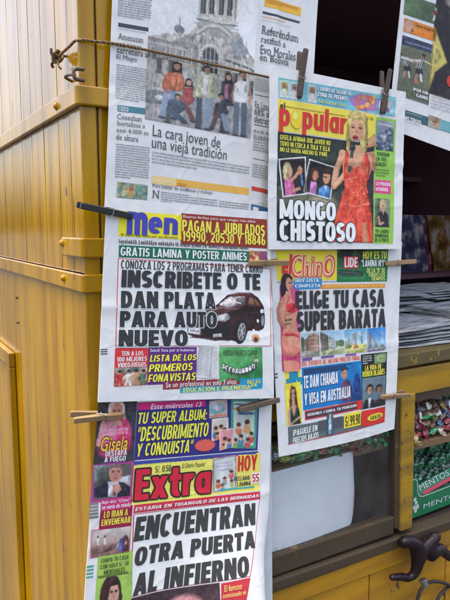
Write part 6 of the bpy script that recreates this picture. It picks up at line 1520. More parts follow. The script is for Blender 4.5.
def glyph(ch, s, t):
    W = 0.36+s*1.05; w = W
    if ch == 'A': w = W*1.16; return [_slant(0, w/2-s*.56, s), _slant(w-s, w/2-s*.44, s), _rect(w*.25, .16, w*.75, .16+t*.8)], w
    if ch == 'B': return [_rect(0, 0, s, 1)] + _bowl(s*.9, w*.96, .5-t*.42, 1, s, t*.9) + _bowl(s*.9, w, 0, .5+t*.42, s, t*.9), w
    if ch == 'C': return [_ring(w/2, .5, w/2, .5, s, t, 42, 318)], w
    if ch == 'D': w = W*1.04; return [_rect(0, 0, s, 1)] + _bowl(s*.9, w, 0, 1, s, t), w
    if ch == 'E': w = W*.84; return [_rect(0, 0, s, 1), _rect(s*.9, 0, w, t), _rect(s*.9, .5-t*.48, w*.94, .5+t*.48), _rect(s*.9, 1-t, w, 1)], w
    if ch == 'F': w = W*.82; return [_rect(0, 0, s, 1), _rect(s*.9, .46-t*.5, w*.94, .46+t*.5), _rect(s*.9, 1-t, w, 1)], w
    if ch == 'G': w = W*1.04; return [_ring(w/2, .5, w/2, .5, s, t, 42, 330), _rect(w-s, .12, w, .5), _rect(w*.54, .5-t*.8, w, .5)], w
    if ch == 'H': w = W*1.03; return [_rect(0, 0, s, 1), _rect(w-s, 0, w, 1), _rect(s*.9, .5-t/2, w-s*.9, .5+t/2)], w
    if ch == 'I': return [_rect(0, 0, s, 1)], s
    if ch in 'J': w = W*.8; return [_rect(w-s, .3, w, 1), _ring(w/2, .3, w/2, .3, s, t, 180, 360)], w
    if ch == 'K': w = W*1.08; return [_rect(0, 0, s, 1), _slant(s*.7, w-s*1.1, s*1.1, .38, 1), _slant(w-s*1.12, s*.95, s*1.12, 0, .62)], w
    if ch == 'L': w = W*.78; return [_rect(0, 0, s, 1), _rect(s*.9, 0, w, t)], w
    if ch == 'M': w = W*1.38; m = w/2; return [_rect(0, 0, s*.95, 1), _rect(w-s*.95, 0, w, 1), _slant(m-s*.46, s*.12, s*.78, .12, 1), _slant(m-s*.32, w-s*.9, s*.78, .12, 1)], w
    if ch in 'NÑ':
        w = W*1.1; o = [_rect(0, 0, s*.95, 1), _rect(w-s*.95, 0, w, 1), _slant(w-s*1.05, 0, s*1.05)]
        return o, w
    if ch in 'O0Q':
        w = W*(1.1 if ch != '0' else .96); o = [_ring(w/2, .5, w/2, .5, s, t)]
        if ch == 'Q': o.append(_slant(w-s*.8, w*.5, s*.8, -.06, .3))
        return o, w
    if ch == 'P': w = W*.96; return [_rect(0, 0, s, 1)] + _bowl(s*.9, w, .38, 1, s, t*.92), w
    if ch == 'R': w = W*1.02; return [_rect(0, 0, s, 1)] + _bowl(s*.9, w*.97, .40, 1, s, t*.92) + [_slant(w-s*1.06, w*.36, s*1.05, 0, .48)], w
    if ch == 'S': w = W*.94; h = .25+t*.25; return [_ring(w/2, 1-h, w/2*.97, h, s, t, 28, 272), _ring(w/2, h, w/2, h, s, t, -152, 92)], w
    if ch == 'T': w = W*.92; return [_rect(0, 1-t, w, 1), _rect(w/2-s/2, 0, w/2+s/2, 1-t*.9)], w
    if ch == 'U': w = W*1.03; return [_rect(0, .34, s, 1), _rect(w-s, .34, w, 1), _ring(w/2, .345, w/2, .345, s, t, 180, 360)], w
    if ch == 'V': w = W*1.14; return [_slant(w/2-s*.56, 0, s), _slant(w/2-s*.44, w-s, s)], w
    if ch == 'W': w = W*1.62; q = s*.86; return [_slant(w*.27-q*.5, 0, q), _slant(w*.27-q*.5, w*.5-q*.5, q), _slant(w*.73-q*.5, w*.5-q*.5, q), _slant(w*.73-q*.5, w-q, q)], w
    if ch == 'X': w = W*1.1; return [_slant(0, w-s*1.08, s*1.08), _slant(w-s*1.08, 0, s*1.08)], w
    if ch == 'Y': w = W*1.1; return [_rect(w/2-s/2, 0, w/2+s/2, .46), _slant(w/2-s*.52, 0, s*1.02, .36, 1), _slant(w/2-s*.5, w-s*1.02, s*1.02, .36, 1)], w
    if ch == 'Z': w = W*.92; return [_rect(0, 1-t, w, 1), _rect(0, 0, w, t), _slant(0, w-s*1.15, s*1.15, t*.8, 1-t*.8)], w
    if ch == '1': w = s*1.5; return [_rect(w-s, 0, w, 1), _slant(0, w-s*1.1, s*.6, .66, .98)], w
    if ch == '2': w = W*.94; return [_ring(w/2, .7, w/2, .3, s, t, -38, 168), _slant(0, w-s*1.5, s*1.3, t*.7, .58), _rect(0, 0, w, t)], w
    if ch == '3': w = W*.94; return [_ring(w/2, .73, w/2*.96, .27, s, t*.95, -88, 158), _ring(w/2, .3, w/2, .3, s, t*.95, -158, 88)], w
    if ch == '4': w = W*1.0; return [_rect(w-s*1.5, 0, w-s*.5, 1), _rect(0, .2, w, .2+t*.9), _slant(0, w-s*1.6, s*.95, .26, 1)], w
    if ch == '5': w = W*.94; return [_rect(0, 1-t, w*.95, 1), _rect(0, .5, s*.9, 1-t*.9), _ring(w/2, .32, w/2, .32, s, t, -155, 128)], w
    if ch == '6': w = W*.96; return [_ring(w/2, .31, w/2, .31, s, t*.92), _ring(w/2, .5, w/2, .5, s, t, 62, 205)], w
    if ch == '7': w = W*.9; return [_rect(0, 1-t, w, 1), _slant(w*.16, w-s*1.1, s*1.1, 0, 1-t*.8)], w
    if ch == '8': w = W*.96; return [_ring(w/2, .74, w/2*.92, .26, s*.95, t*.85), _ring(w/2, .29, w/2, .29, s, t*.88)], w
    if ch == '9': w = W*.96; return [_ring(w/2, .69, w/2, .31, s, t*.92), _ring(w/2, .5, w/2, .5, s, t, -118, 25)], w
    if ch == '.': return [_rect(0, 0, s*.85, t)], s*.85
    if ch == ',': return [_slant(0, s*.25, s*.7, -.16, t)], s*.95
    if ch == ':': return [_rect(0, 0, s*.85, t), _rect(0, .5, s*.85, .5+t)], s*.85
    if ch in '“”': return [_slant(0, s*.2, s*.55, .66, 1), _slant(s*.95, s*1.15, s*.55, .66, 1)], s*1.7
    if ch in '¡!': return [_rect(0, 0, s*.85, .7) if ch == '¡' else _rect(0, .3, s*.85, 1), _rect(0, .8, s*.85, 1) if ch == '¡' else _rect(0, 0, s*.85, .2)], s*.85
    if ch == '/': return [_slant(0, W*.4, s*.6, -.05, 1.05)], W*.4+s*.6
    if ch == '°': return [_ring(s*.7, .8, s*.7, .2, s*.45, .11)], s*1.4
    if ch == '-': return [_rect(0, .36, W*.5, .36+t)], W*.5
    x = 0.72
    if ch == 'o': w = W*.98; return [_ring(w/2, x/2, w/2, x/2, s, t)], w
    if ch in 'pa':
        w = W*1.0
        return ([_ring(w/2, x/2, w/2, x/2, s, t), _rect(0, -.28, s, x)] if ch == 'p' else [_ring(w/2, x/2, w/2, x/2, s, t), _rect(w-s, 0, w, x)]), w
    if ch == 'u': w = W; return [_rect(0, .26, s, x), _rect(w-s, 0, w, x), _ring(w/2, .27, w/2, .27, s, t, 180, 360)], w
    if ch == 'l': return [_rect(0, 0, s, 1)], s
    if ch == 'r': w = W*.72; return [_rect(0, 0, s, x), _ring(w*.72, x-.3, w*.66, .3, s, t, 62, 180)], w
    if ch == 't': w = W*.74; return [_rect(w*.2, .2, w*.2+s, .96), _rect(0, x-t, w, x), _ring(w*.2+s*1.05, .24, s*1.05, .24, s, t, 180, 290)], w
    if ch == 'x': w = W*1.02; return [_slant(0, w-s*1.05, s*1.05, 0, x), _slant(w-s*1.05, 0, s*1.05, 0, x)], w
    if ch == 'e': w = W*.96; return [_ring(w/2, x/2, w/2, x/2, s, t, 0, 312), _rect(s*.8, x/2-t*.42, w-s*.02, x/2+t*.42)], w
    if ch == 'n': w = W; return [_rect(0, 0, s, x), _rect(w-s, 0, w, x-.26), _ring(w/2, x-.27, w/2, .27, s, t, 0, 180)], w
    if ch == 'm': w = W*1.52; h = (w+s)/4; return [_rect(0, 0, s, x), _rect(w/2-s/2, 0, w/2+s/2, x-.26), _rect(w-s, 0, w, x-.26), _ring(h, x-.27, h, .27, s, t, 0, 180), _ring(w-h, x-.27, h, .27, s, t, 0, 180)], w
    if ch == ' ': return [], W*.42
    return None, 0
BLOCK_CHARS = set('ABCDEFGHIJKLMNOPQRSTUVWXYZ0123456789.,:“”¡!/°- ')
def is_block(t, b): return b >= 1.0 and (set(t) <= BLOCK_CHARS or t in ('popular', 'Extra', 'm', 'en'))
def block_text(t, b):
    """-> list of (verts, faces): the k-th strokes of all letters together, so that strokes of one letter never share a layer"""
    s = 0.125+0.046*b; tk = s*0.80; x = 0.0; groups = {}
    for ch in t:
        comps, w = glyph(ch, s, tk)
        for k, (v, f) in enumerate(comps):
            gv, gf = groups.setdefault(k, ([], []))
            n0 = len(gv); gv += [(x+a, c) for a, c in v]; gf += [tuple(i+n0 for i in q) for q in f]
        x += w+0.055+0.02*(3.0-min(b, 3.0))
    return [(np.array(v), f) for v, f in groups.values()]


# ---- other lettering is turned into flat outlines in one batch ----
def text_keys():
    ks = set()
    for pg in PAGES:
        for nm, prims, subs, lb in [(q[0], q[1], q[2], None) for q in pg['parts']]:
            for pr in prims + [x for s_ in subs for x in s_[1]]:
                if pr[0] == 't' and not is_block(pr[1], pr[4]):
                    ks.add((pr[1], round(pr[4], 2)))
    return ks
EXTRA_TEXT = {('MENTOS', 1.0), ('MENTOL', 1.0)}
def build_text(keys):
    tmp = []
    for t, off in keys:
        cu = bpy.data.curves.new('t', 'FONT'); cu.body = t; cu.resolution_u = 3; cu.fill_mode = 'FRONT'
        cu.space_character = 1.0 + 0.03*off + 0.05*max(0.0, off-1.0)
        o = bpy.data.objects.new('t', cu); C.objects.link(o); tmp.append(((t, off), o, cu))
    bpy.context.view_layer.update()
    dg = bpy.context.evaluated_depsgraph_get()
    out = {}
    for k, o, cu in tmp:
        e = o.evaluated_get(dg); me = e.to_mesh()
        v = np.array([x.co[:2] for x in me.vertices]); f = [tuple(p.vertices) for p in me.polygons]
        out[k] = (v, f); e.to_mesh_clear()
    for k, o, cu in tmp:
        bpy.data.objects.remove(o); bpy.data.curves.remove(cu)
    return out
TEXT = build_text(text_keys() | EXTRA_TEXT)

def add_serifs(v, f):
    """small slabs where stems meet the baseline, x-height and cap height"""
    cnt = {}
    for q in f:
        for a, b_ in zip(q, q[1:]+q[:1]):
            k = (min(a, b_), max(a, b_)); cnt[k] = cnt.get(k, 0)+1
    v = list(map(tuple, v)); f = list(f)
    for (a, b_), c_ in list(cnt.items()):
        if c_ == 1:
            (x0, y0), (x1, y1) = v[a], v[b_]
            w = abs(x1-x0)
            if abs(y1-y0) < 0.004 and 0.035 < w < 0.12:
                lo, hi = min(x0, x1)-0.075, max(x0, x1)+0.075
                y = y0
                up = -1 if y > 0.3 else 1
                k = len(v); v += [(lo, y), (hi, y), (hi, y+up*0.05), (lo, y+up*0.05)]; f.append((k, k+1, k+2, k+3))
    return np.array(v), f

def split_big(v, f, step):
    """cut flat faces along a grid so that they can follow the waves of the sheet"""
    v = np.asarray(v, float)
    if not len(f): return v, f
    size = max(np.ptp(v[list(q)], axis=0).max() for q in f)
    if size < step*1.3: return v, f
    bm = bmesh.new()
    bv = [bm.verts.new((x, y, 0)) for x, y in v]
    for q in f:
        try: bm.faces.new([bv[i] for i in q])
        except ValueError: pass
    for ax in (0, 1):
        lo, hi = v[:, ax].min(), v[:, ax].max()
        for t in np.arange(math.ceil(lo/step)*step, hi, step):
            no = (1, 0, 0) if ax == 0 else (0, 1, 0); co_ = (t, 0, 0) if ax == 0 else (0, t, 0)
            bmesh.ops.bisect_plane(bm, geom=bm.verts[:]+bm.edges[:]+bm.faces[:], plane_co=co_, plane_no=no, dist=1e-6)
    bm.verts.index_update()
    v2 = np.array([x.co[:2] for x in bm.verts]); f2 = [tuple(x.index for x in q.verts) for q in bm.faces]
    bm.free()
    return v2, f2

K_PRINT = np.array([1.05, 1.02, 0.95])
def ink(c): return np.clip(lin(c)*K_PRINT, 0.022, 0.84)

def bil(q, st):
    x, y = st[:, :1], st[:, 1:]
    return (1-x)*(1-y)*q[0] + x*(1-y)*q[1] + x*y*q[2] + (1-x)*y*q[3]

def prim_geometry(pg, pr):
    """-> list of (uv array, faces, colours (n,3) albedo, level)"""
    W, H = pg['width'], pg['height']
    S = np.array([W, H]); out = []
    def flat(uv_, f, col, lvl, step=0.008):
        v2, f2 = split_big(np.asarray(uv_, float)*S, f, step)
        out.append((v2/S, f2, np.tile(ink(col), (len(v2), 1)), lvl))
    k = pr[0]
    if k == 'q':
        flat(pr[1], [tuple(range(len(pr[1])))], pr[2], pr[3])
    elif k == 'e':
        (cu, cv), ru, rv, c, lv, spike = pr[1:]
        nn = 36; pts = []
        for i in range(nn):
            a = 2*math.pi*i/nn; r = (1.0 if i % 2 else 0.82) if spike else 1.0
            pts.append((cu+ru*r*math.cos(a), cv+rv*r*math.sin(a)))
        flat([(cu, cv)]+pts, [(0, 1+i, 1+(i+1) % nn) for i in range(nn)], c, lv)
    elif k == 'l':
        q4, nl, c, lv, fr_ = pr[1:]
        q4 = np.array(q4)
        vs = []; fs = []
        aspect = max(0.01, (q4[1, 0]-q4[0, 0])*W)
        tall = abs(q4[3, 1]-q4[0, 1])*H/nl
        for i in range(nl):
            h = 1.0/nl; y = h*(i+0.5-fr_/2); x = 0.0; end = 1.0 if i < nl-1 or nl < 3 else random.uniform(.4, .8)
            lw_ = tall*fr_*0.62/aspect
            while x < end - lw_:
                for _k in range(random.randint(2, 9)):
                    if x > end - lw_: break
                    up = h*fr_*random.choice((0, 0, 0, 0.35, 0.45)); dn = h*fr_*random.choice((0, 0, 0, 0, 0.3)); ww = lw_*random.uniform(.6, 1.15); j = len(vs)
                    vs += [(x, y-up), (x+ww*(.5 if up else 1), y-up), (x+ww*(.6 if dn else 1), y+h*fr_+dn), (x, y+h*fr_+dn)]; fs.append((j, j+1, j+2, j+3)); x += ww+lw_*0.33
                x += lw_*0.8
        flat(bil(q4, np.array(vs)), fs, c, lv, 0.016)
    elif k == 't':
        _, t, q4, c, bw, shear, oc, lv, serif, ow = pr
        q4 = np.array(q4)
        if is_block(t, bw):
            layers = block_text(t, bw); dx = dy = 0.0
        else:
            v, f = TEXT[(t, round(bw, 2))]
            if serif: v, f = add_serifs(v, f)
            dx, dy = 0.010*min(bw, 1.0)+max(0.0, bw-1.0)*0.030, 0.008*min(bw, 1.0)+max(0.0, bw-1.0)*0.016
            layers = [(v, f)]
        def shifted(dx, dy, around=False):
            """thicken by overprinting shifted copies"""
            if dx < 1e-4: return [(0, 0)]
            if around: return [(dx*math.cos(a_), dy*math.sin(a_)) for a_ in np.linspace(0, 2*math.pi, 11)[:-1]]
            return [(a_*dx, b_*dy) for a_ in np.linspace(-1, 1, 2 if dx < 0.05 else 3) for b_ in (-1, 1)]
        allv = np.concatenate([q[0] for q in layers])
        lo, hi = allv.min(0)-[dx, dy], allv.max(0)+[dx, dy]
        def fit(q):
            s_ = (q-lo)/(hi-lo)
            return bil(q4, np.stack([s_[:, 0]+shear*(s_[:, 1]-0.5)*(hi[1]-lo[1])/(hi[0]-lo[0]), 1-s_[:, 1]], -1))
        big = abs(q4[3, 1]-q4[0, 1])*H > 0.012
        step = 0.009 if big else 0.02
        kk = 0
        if oc:
            for w, g_ in layers:
                for sh_ in shifted(dx+ow, dy+ow, True):
                    flat(fit(w+np.array(sh_)), g_, oc, lv-1.5+kk*0.02, step); kk += 1
        kk = 0
        for w, g_ in layers:
            for sh_ in shifted(dx, dy):
                flat(fit(w+np.array(sh_)), g_, c, lv+kk*0.05, step); kk += 1
    elif k == 'p':
        _, name, q, w, h, lv = pr
        cv = Canvas(w, h); globals()['p_'+name](cv); cv.finish()
        X, Y = np.meshgrid(np.linspace(0, 1, w), np.linspace(0, 1, h))
        q = np.array(q)
        uv_ = ((1-X)*(1-Y))[..., None]*q[0] + (X*(1-Y))[..., None]*q[1] + (X*Y)[..., None]*q[2] + ((1-X)*Y)[..., None]*q[3]
        idx = np.arange(w*h).reshape(h, w)
        F = np.stack([idx[:-1, :-1], idx[:-1, 1:], idx[1:, 1:], idx[1:, :-1]], -1).reshape(-1, 4)
        if cv.mask is not None:
            F = F[(cv.mask.reshape(-1)[F] > 0.5).sum(1) >= 3]
        col = np.clip(lin(np.clip(cv.a, 0, 255))*K_PRINT, 0.022, 0.84).reshape(-1, 3)
        out.append((uv_.reshape(-1, 2), [tuple(x) for x in F.tolist()], col, lv))
    return out

LAYER = 0.00026
def page_surface(pg, uv_, lift):
    e = 1e-3
    P0 = page_xyz(pg, uv_[:, 0], uv_[:, 1])
    du = page_xyz(pg, uv_[:, 0]+e, uv_[:, 1]) - page_xyz(pg, uv_[:, 0]-e, uv_[:, 1])
    dv = page_xyz(pg, uv_[:, 0], uv_[:, 1]+e) - page_xyz(pg, uv_[:, 0], uv_[:, 1]-e)
    nrm = np.cross(dv, du); nrm /= np.linalg.norm(nrm, axis=1, keepdims=True)
    nrm *= np.where(nrm[:, 1:2] > 0, -1, 1) if not pg.get('curl') else 1
    return P0 + nrm*np.asarray(lift).reshape(-1, 1)

def print_mesh(pg, name, prims, parent, loc, base_level=0):
    V = []; Fc = []; Cc = []; k = 0
    for pr in prims:
        for uv_, f, col, lv in prim_geometry(pg, pr):
            V.append(page_surface(pg, uv_, (lv+base_level)*LAYER)); Fc += [tuple(i+k for i in q) for q in f]; Cc.append(col); k += len(uv_)
    V = np.concatenate(V) - np.array(loc); Cc = np.concatenate(Cc)
    o = mesh_obj(name, V.tolist(), Fc, M['ink'], parent)
    at_ = o.data.attributes.new('print', 'FLOAT_COLOR', 'POINT')
    at_.data.foreach_set('color', np.concatenate([Cc, np.ones((len(Cc), 1))], 1).astype(np.float32).ravel())
    o.data.shade_smooth()
    return o

def build_page(pg):
    nu, nv = 84, 110
    U, Vv = np.meshgrid(np.linspace(0, 1, nu), np.linspace(0, 1, nv))
    uv_ = np.stack([U.ravel(), Vv.ravel()], -1)
    top = page_xyz(pg, 0.5, 0.0)
    loc = tuple(float(x) for x in top)
    root = thing('newspaper', pg['label'], 'newspaper', loc, 'newspapers hung on the front of the kiosk')
    a = page_surface(pg, uv_, 0*U.ravel()); b_ = page_surface(pg, uv_, 0*U.ravel()-pg['thick'])
    V = np.concatenate([a, b_]) - np.array(loc)
    idx = np.arange(nu*nv).reshape(nv, nu); N = nu*nv
    F = []
    for j in range(nv-1):
        for i in range(nu-1):
            q = (idx[j, i], idx[j+1, i], idx[j+1, i+1], idx[j, i+1])
            F.append(tuple(int(x) for x in q)); F.append(tuple(int(x)+N for x in q[::-1]))
    rim = list(idx[0, :])+list(idx[1:, -1])+list(idx[-1, -2::-1])+list(idx[-2:0:-1, 0])
    rim = [int(q) for q in rim]
    V = np.concatenate([V, V[rim], V[[q+N for q in rim]]]); nr = len(rim)
    for i in range(nr): F.append((2*N+i, 2*N+(i+1) % nr, 2*N+nr+(i+1) % nr, 2*N+nr+i))
    sh = mesh_obj('sheet', V.tolist(), F, M['paper_shaded' if pg['label'].startswith('inner') else 'paper'], root)
    sh.data.shade_smooth()
    for nm, prims, subs in pg['parts']:
        po = print_mesh(pg, nm, prims, root, loc)
        for sn, sp in subs:
            print_mesh(pg, sn, sp, po, loc)
    return root
for pg in PAGES:
    build_page(pg)

# =====================================================================
#  PEGS, CORD, HOOK
# =====================================================================
def make_peg(name, mat, label, spring=True):
    """clothes peg lying along +X (jaws at +X), opening along Y, 80 mm long, centred on the origin"""
    root = thing(name, label, 'clothes peg', (0, 0, 0), 'clothes pegs holding the newspapers')
    for s_ in (-1, 1):
        o = MB(); Ls = [-0.040, -0.036, -0.012, -0.004, 0.004, 0.012, 0.030, 0.037, 0.040]
        inn = [0.0075, 0.0068, 0.0035, 0.0022, 0.0022, 0.0018, 0.0006, 0.0006, 0.0022]
        outr = [0.0115, 0.0118, 0.0096, 0.0088, 0.0076, 0.0084, 0.0078, 0.0064, 0.0042]
        hw = [0.0043, 0.0047, 0.0048, 0.0048, 0.0048, 0.0048, 0.0048, 0.0046, 0.0042]
        v = []; f = []
        for x, a, b_, w in zip(Ls, inn, outr, hw):
            v += [(x, s_*a, -w), (x, s_*b_, -w*0.9), (x, s_*b_, w*0.9), (x, s_*a, w)]
        for i in range(len(Ls)-1):
            for k in range(4): f.append((i*4+k, i*4+(k+1) % 4, (i+1)*4+(k+1) % 4, (i+1)*4+k))
        f += [(3, 2, 1, 0), tuple((len(Ls)-1)*4+k for k in range(4))]
        o.add(v, f); o.build('prong', mat, root, bevel=0.0008)
    o = MB()
    pts = []
    for i in range(60):
        a = 2*math.pi*4*i/59; pts.append((0.0+0.0034*math.cos(a), 0.0034*math.sin(a), -0.0062+0.0124*i/59))
    o.tube(pts, 0.0007, 6)
    for z in (-0.0058, 0.0058):
        o.tube([(0.001, 0.003, z), (0.008, 0.0092, z), (0.0085, 0.0095, 0)], 0.0007, 6); o.tube([(0.001, -0.003, z), (0.008, -0.0092, z), (0.0085, -0.0095, 0)], 0.0007, 6)
    o.build('spring', M['steel'], root)
    return root

def place_peg(src, x0, z0, x1, z1, y, label, roll=0.0, first=False):
    """handles at (x0, z0), jaws at (x1, z1)"""
    o = src if first else copy_tree(src)
    o['label'] = label
    ang = math.atan2(z1-z0, x1-x0)
    o.rotation_euler = (Matrix.Rotation(-ang, 3, 'Y') @ Matrix.Rotation(roll, 3, 'X')).to_euler()
    o.location = ((x0+x1)/2, y, (z0+z1)/2)
    return o
wp = make_peg('clothes_peg', M['peg_wood'], 'wooden peg')
place_peg(wp, -0.034, 1.277, 0.046, 1.268, -0.0245, 'pale wooden peg sticking out left over the ochre post beside the pink photo', 0.25, True)
place_peg(wp, 0.345, 1.492, 0.268, 1.4925, -0.031, 'brown wooden peg joining the car tabloid to the red bikini tabloid', -0.15)
place_peg(wp, 0.670, 1.4825, 0.591, 1.4805, -0.025, 'brown wooden peg sticking out right from the cheap house tabloid beside its green advert', 0.1)
place_peg(wp, 0.670, 1.208, 0.589, 1.2135, -0.025, 'brown wooden peg sticking out right over the yellow counter edge', -0.2)
dp = make_peg('clothes_peg', M['peg_dark'], 'dark peg')
place_peg(dp, 0.372, 1.845, 0.363, 1.766, -0.037, 'dark upright peg on the top edge of the singer tabloid, beside the broadsheet', 0.1, True)
place_peg(dp, 0.567, 1.839, 0.560, 1.760, -0.037, 'dark upright peg on the top right corner of the singer tabloid', -0.1)
place_peg(dp, 0.328, 1.2495, 0.252, 1.243, -0.030, 'dark grimy peg on the right edge of the hell headline tabloid', 0.1)
bp_ = make_peg('clothes_peg', M['peg_black'], 'black peg')
place_peg(bp_, -0.019, 1.582, 0.062, 1.567, -0.035, 'black peg clipped across the top left corner of the car tabloid', 0.12, True)

o = MB()
pts = spline([(-0.013, 0.0635, 1.801), (-0.011, 0.046, 1.804), (-0.006, 0.022, 1.809), (-0.0030, 0.006, 1.8125), (0.004, -0.0035, 1.813), (0.02, -0.006, 1.8127), (0.045, -0.0135, 1.812), (0.11, -0.0172, 1.809), (0.2, -0.0185, 1.8045), (0.29, -0.0185, 1.7995), (0.345, -0.020, 1.797), (0.40, -0.0225, 1.797), (0.55, -0.0225, 1.80), (0.64, -0.014, 1.803), (0.8, -0.006, 1.805), (1.2, 0.0, 1.809), (1.70, 0.0015, 1.812)], 6)
o.tube(pts, 0.0021, 8)
# knot round the hook
for k in range(3):
    ring = [(-0.012+0.006*math.cos(a), 0.063+k*0.004-0.004+0.0035*math.sin(a*2), 1.8035+0.0075*math.sin(a)) for a in np.linspace(0, 2*math.pi, 14)]
    o.tube(ring, 0.0023, 7)
o.tube(spline([(-0.013, 0.068, 1.802), (-0.017, 0.076, 1.795), (-0.014, 0.083, 1.793)], 4), [0.0022]*8+[0.0026], 7)
o.tube(spline([(-0.012, 0.060, 1.799), (-0.014, 0.054, 1.789), (-0.011, 0.050, 1.783)], 4), 0.0016, 7)
tag(o.build('cord', M['cord'], smooth=True), 'thin brown cord knotted to the hook and stretched across the broadsheet', 'cord')
o = MB()
o.tube(spline([(0.004, 0.062, 1.806), (-0.008, 0.062, 1.805), (-0.017, 0.062, 1.803), (-0.021, 0.063, 1.807), (-0.021, 0.063, 1.814)], 5), 0.0021, 8)
tag(o.build('hook', M['rust'], smooth=True), 'rusty hook in the side planks where the cord is knotted', 'hook')
lt = thing('latch', 'small rusty hasp and staple just above the corner rail', 'latch', (0.0, 0.012, 1.769))
o = MB(); o.tube(spline([(0.002, 0.028, -0.004), (-0.010, 0.022, -0.001), (-0.012, -0.004, -0.003), (-0.010, -0.024, -0.008)], 5), 0.0022, 8); o.build('hasp', M['rust'], lt, smooth=True)
o = MB(); o.tube(spline([(0.002, -0.027, -0.014), (-0.010, -0.027, -0.013), (-0.013, -0.027, -0.006), (-0.010, -0.027, 0.0), (0.002, -0.027, 0.001)], 5), 0.0028, 8); o.build('staple', M['rust'], lt, smooth=True)

# =====================================================================
#  COUNTER AND CABINET CONTENTS
# =====================================================================
m, n, l, b = new_mat('stacked_newsprint', (0.5, 0.5, 0.5), 0.8, 0, 0.2)
co = objco(n)
sx = n.new('ShaderNodeSeparateXYZ'); l.new(co, sx.inputs[0])
wv = tex_noise(n, l, co, 1.0, 4, stretch=(6, 6, 1400))
blk = tex_noise(n, l, co, 1.0, 4, stretch=(9, 60, 30))
edge = ramp(n, l, wv, [(0.36, (0.07, 0.07, 0.075)), (0.5, (0.5, 0.51, 0.5)), (0.6, (0.3, 0.31, 0.32))])
face = ramp(n, l, blk, [(0.38, (0.16, 0.17, 0.18)), (0.5, (0.36, 0.37, 0.38)), (0.6, (0.5, 0.51, 0.5)), (0.68, (0.3, 0.26, 0.25))])
ge = n.new('ShaderNodeNewGeometry'); sn = n.new('ShaderNodeSeparateXYZ'); l.new(ge.outputs['True Normal'], sn.inputs[0])
gt = n.new('ShaderNodeMath'); gt.operation = 'GREATER_THAN'; l.new(sn.outputs['Z'], gt.inputs[0]); gt.inputs[1].default_value = 0.8
l.new(mixc(n, l, gt.outputs[0], edge, face), b.inputs['Base Color'])
M['stack'] = m
def folded_paper(th, w=0.31, d=0.2):
    """a folded newspaper lying flat: rounded fold along the front edge, slightly fanned sheets at the sides"""
    v = []; f = []
    nx, ny = 14, 8
    for s_ in (0, 1):
        for j in range(ny):
            for i in range(nx):
                x = -w/2+w*i/(nx-1); y = d*j/(ny-1)
                e = math.sqrt(max(0.0, 1-max(0.0, 1-y/(th*0.5+0.001))**2)) if y < th*0.5+0.001 else 1.0
                z = th*0.5 + (th*0.5*e if s_ else -th*0.5*e) + 0.0012*math.sin(i*0.9+j)*s_ + (0.0015*mnoise.noise(Vector((x*14, y*14, th*300))))*s_
                v.append((x+0.0008*math.sin(j*2.0+s_), y, z))
    N = nx*ny
    for j in range(ny-1):
        for i in range(nx-1):
            a = j*nx+i
            f.append((a, a+nx, a+nx+1, a+1)); f.append((N+a, N+a+1, N+a+nx+1, N+a+nx))
    rim = [i for i in range(nx)]+[j*nx+nx-1 for j in range(1, ny)]+[(ny-1)*nx+i for i in range(nx-2, -1, -1)]+[j*nx for j in range(ny-2, 0, -1)]
    for p_, q in zip(rim, rim[1:]+rim[:1]): f.append((p_, q, q+N, p_+N))
    return v, f
FP = [folded_paper(t) for t in (0.004, 0.006, 0.0085)]
FPM = []
for v, f in FP:
    o = mesh_obj('folded_newspaper', v, f, M['stack']); FPM.append(o)
def stack(cx, cy, base, rows, label):
    z = base
    for k in range(rows):
        j = int(RNG.integers(3)); src = FPM[j]
        o = src.copy(); C.objects.link(o)
        o.location = (cx+RNG.uniform(-.022, .022), cy+RNG.uniform(-.006, .028)+0.004*k, z)
        o.rotation_euler = (0, 0, RNG.uniform(-.10, .10)); z += (0.004, 0.006, 0.0085)[j]+0.0014
        tag(o, label, 'newspaper', 'folded newspapers stacked on the counter')
stack(0.80, 0.012, 1.2868, 6, 'folded newspaper in the low front stack on the counter')
stack(1.13, 0.03, 1.2868, 8, 'folded newspaper in the low stack further right on the counter')
stack(0.93, 0.215, 1.2868, 11, 'folded newspaper in the tall stack at the back of the counter')
stack(1.27, 0.24, 1.2868, 12, 'folded newspaper in the tall stack at the back of the counter')
for o in FPM: bpy.data.objects.remove(o)

# dim magazines on the back shelves
def magazine_cover(col, seed):
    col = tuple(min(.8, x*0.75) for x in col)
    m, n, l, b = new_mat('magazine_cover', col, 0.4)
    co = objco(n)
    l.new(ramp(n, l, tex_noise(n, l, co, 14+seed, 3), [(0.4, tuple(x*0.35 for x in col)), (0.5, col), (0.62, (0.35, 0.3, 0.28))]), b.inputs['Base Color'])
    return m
MC = [magazine_cover(c, i) for i, c in enumerate([(0.35, 0.05, 0.04), (0.28, 0.14, 0.03), (0.05, 0.06, 0.12), (0.3, 0.22, 0.18), (0.2, 0.03, 0.06)])]
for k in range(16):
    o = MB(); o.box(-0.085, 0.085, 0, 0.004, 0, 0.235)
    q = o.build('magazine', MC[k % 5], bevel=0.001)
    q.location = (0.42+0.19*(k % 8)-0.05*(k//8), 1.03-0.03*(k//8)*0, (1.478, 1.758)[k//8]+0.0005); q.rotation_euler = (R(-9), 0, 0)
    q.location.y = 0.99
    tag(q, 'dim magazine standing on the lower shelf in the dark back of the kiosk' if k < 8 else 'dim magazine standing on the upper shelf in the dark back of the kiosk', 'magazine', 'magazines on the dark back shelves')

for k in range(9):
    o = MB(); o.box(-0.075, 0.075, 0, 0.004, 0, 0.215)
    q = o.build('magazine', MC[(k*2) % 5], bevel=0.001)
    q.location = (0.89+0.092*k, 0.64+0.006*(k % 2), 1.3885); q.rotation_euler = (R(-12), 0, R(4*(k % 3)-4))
    tag(q, 'dim magazine overlapping its neighbours on the low rack behind the counter', 'magazine', 'magazines on the low rack')

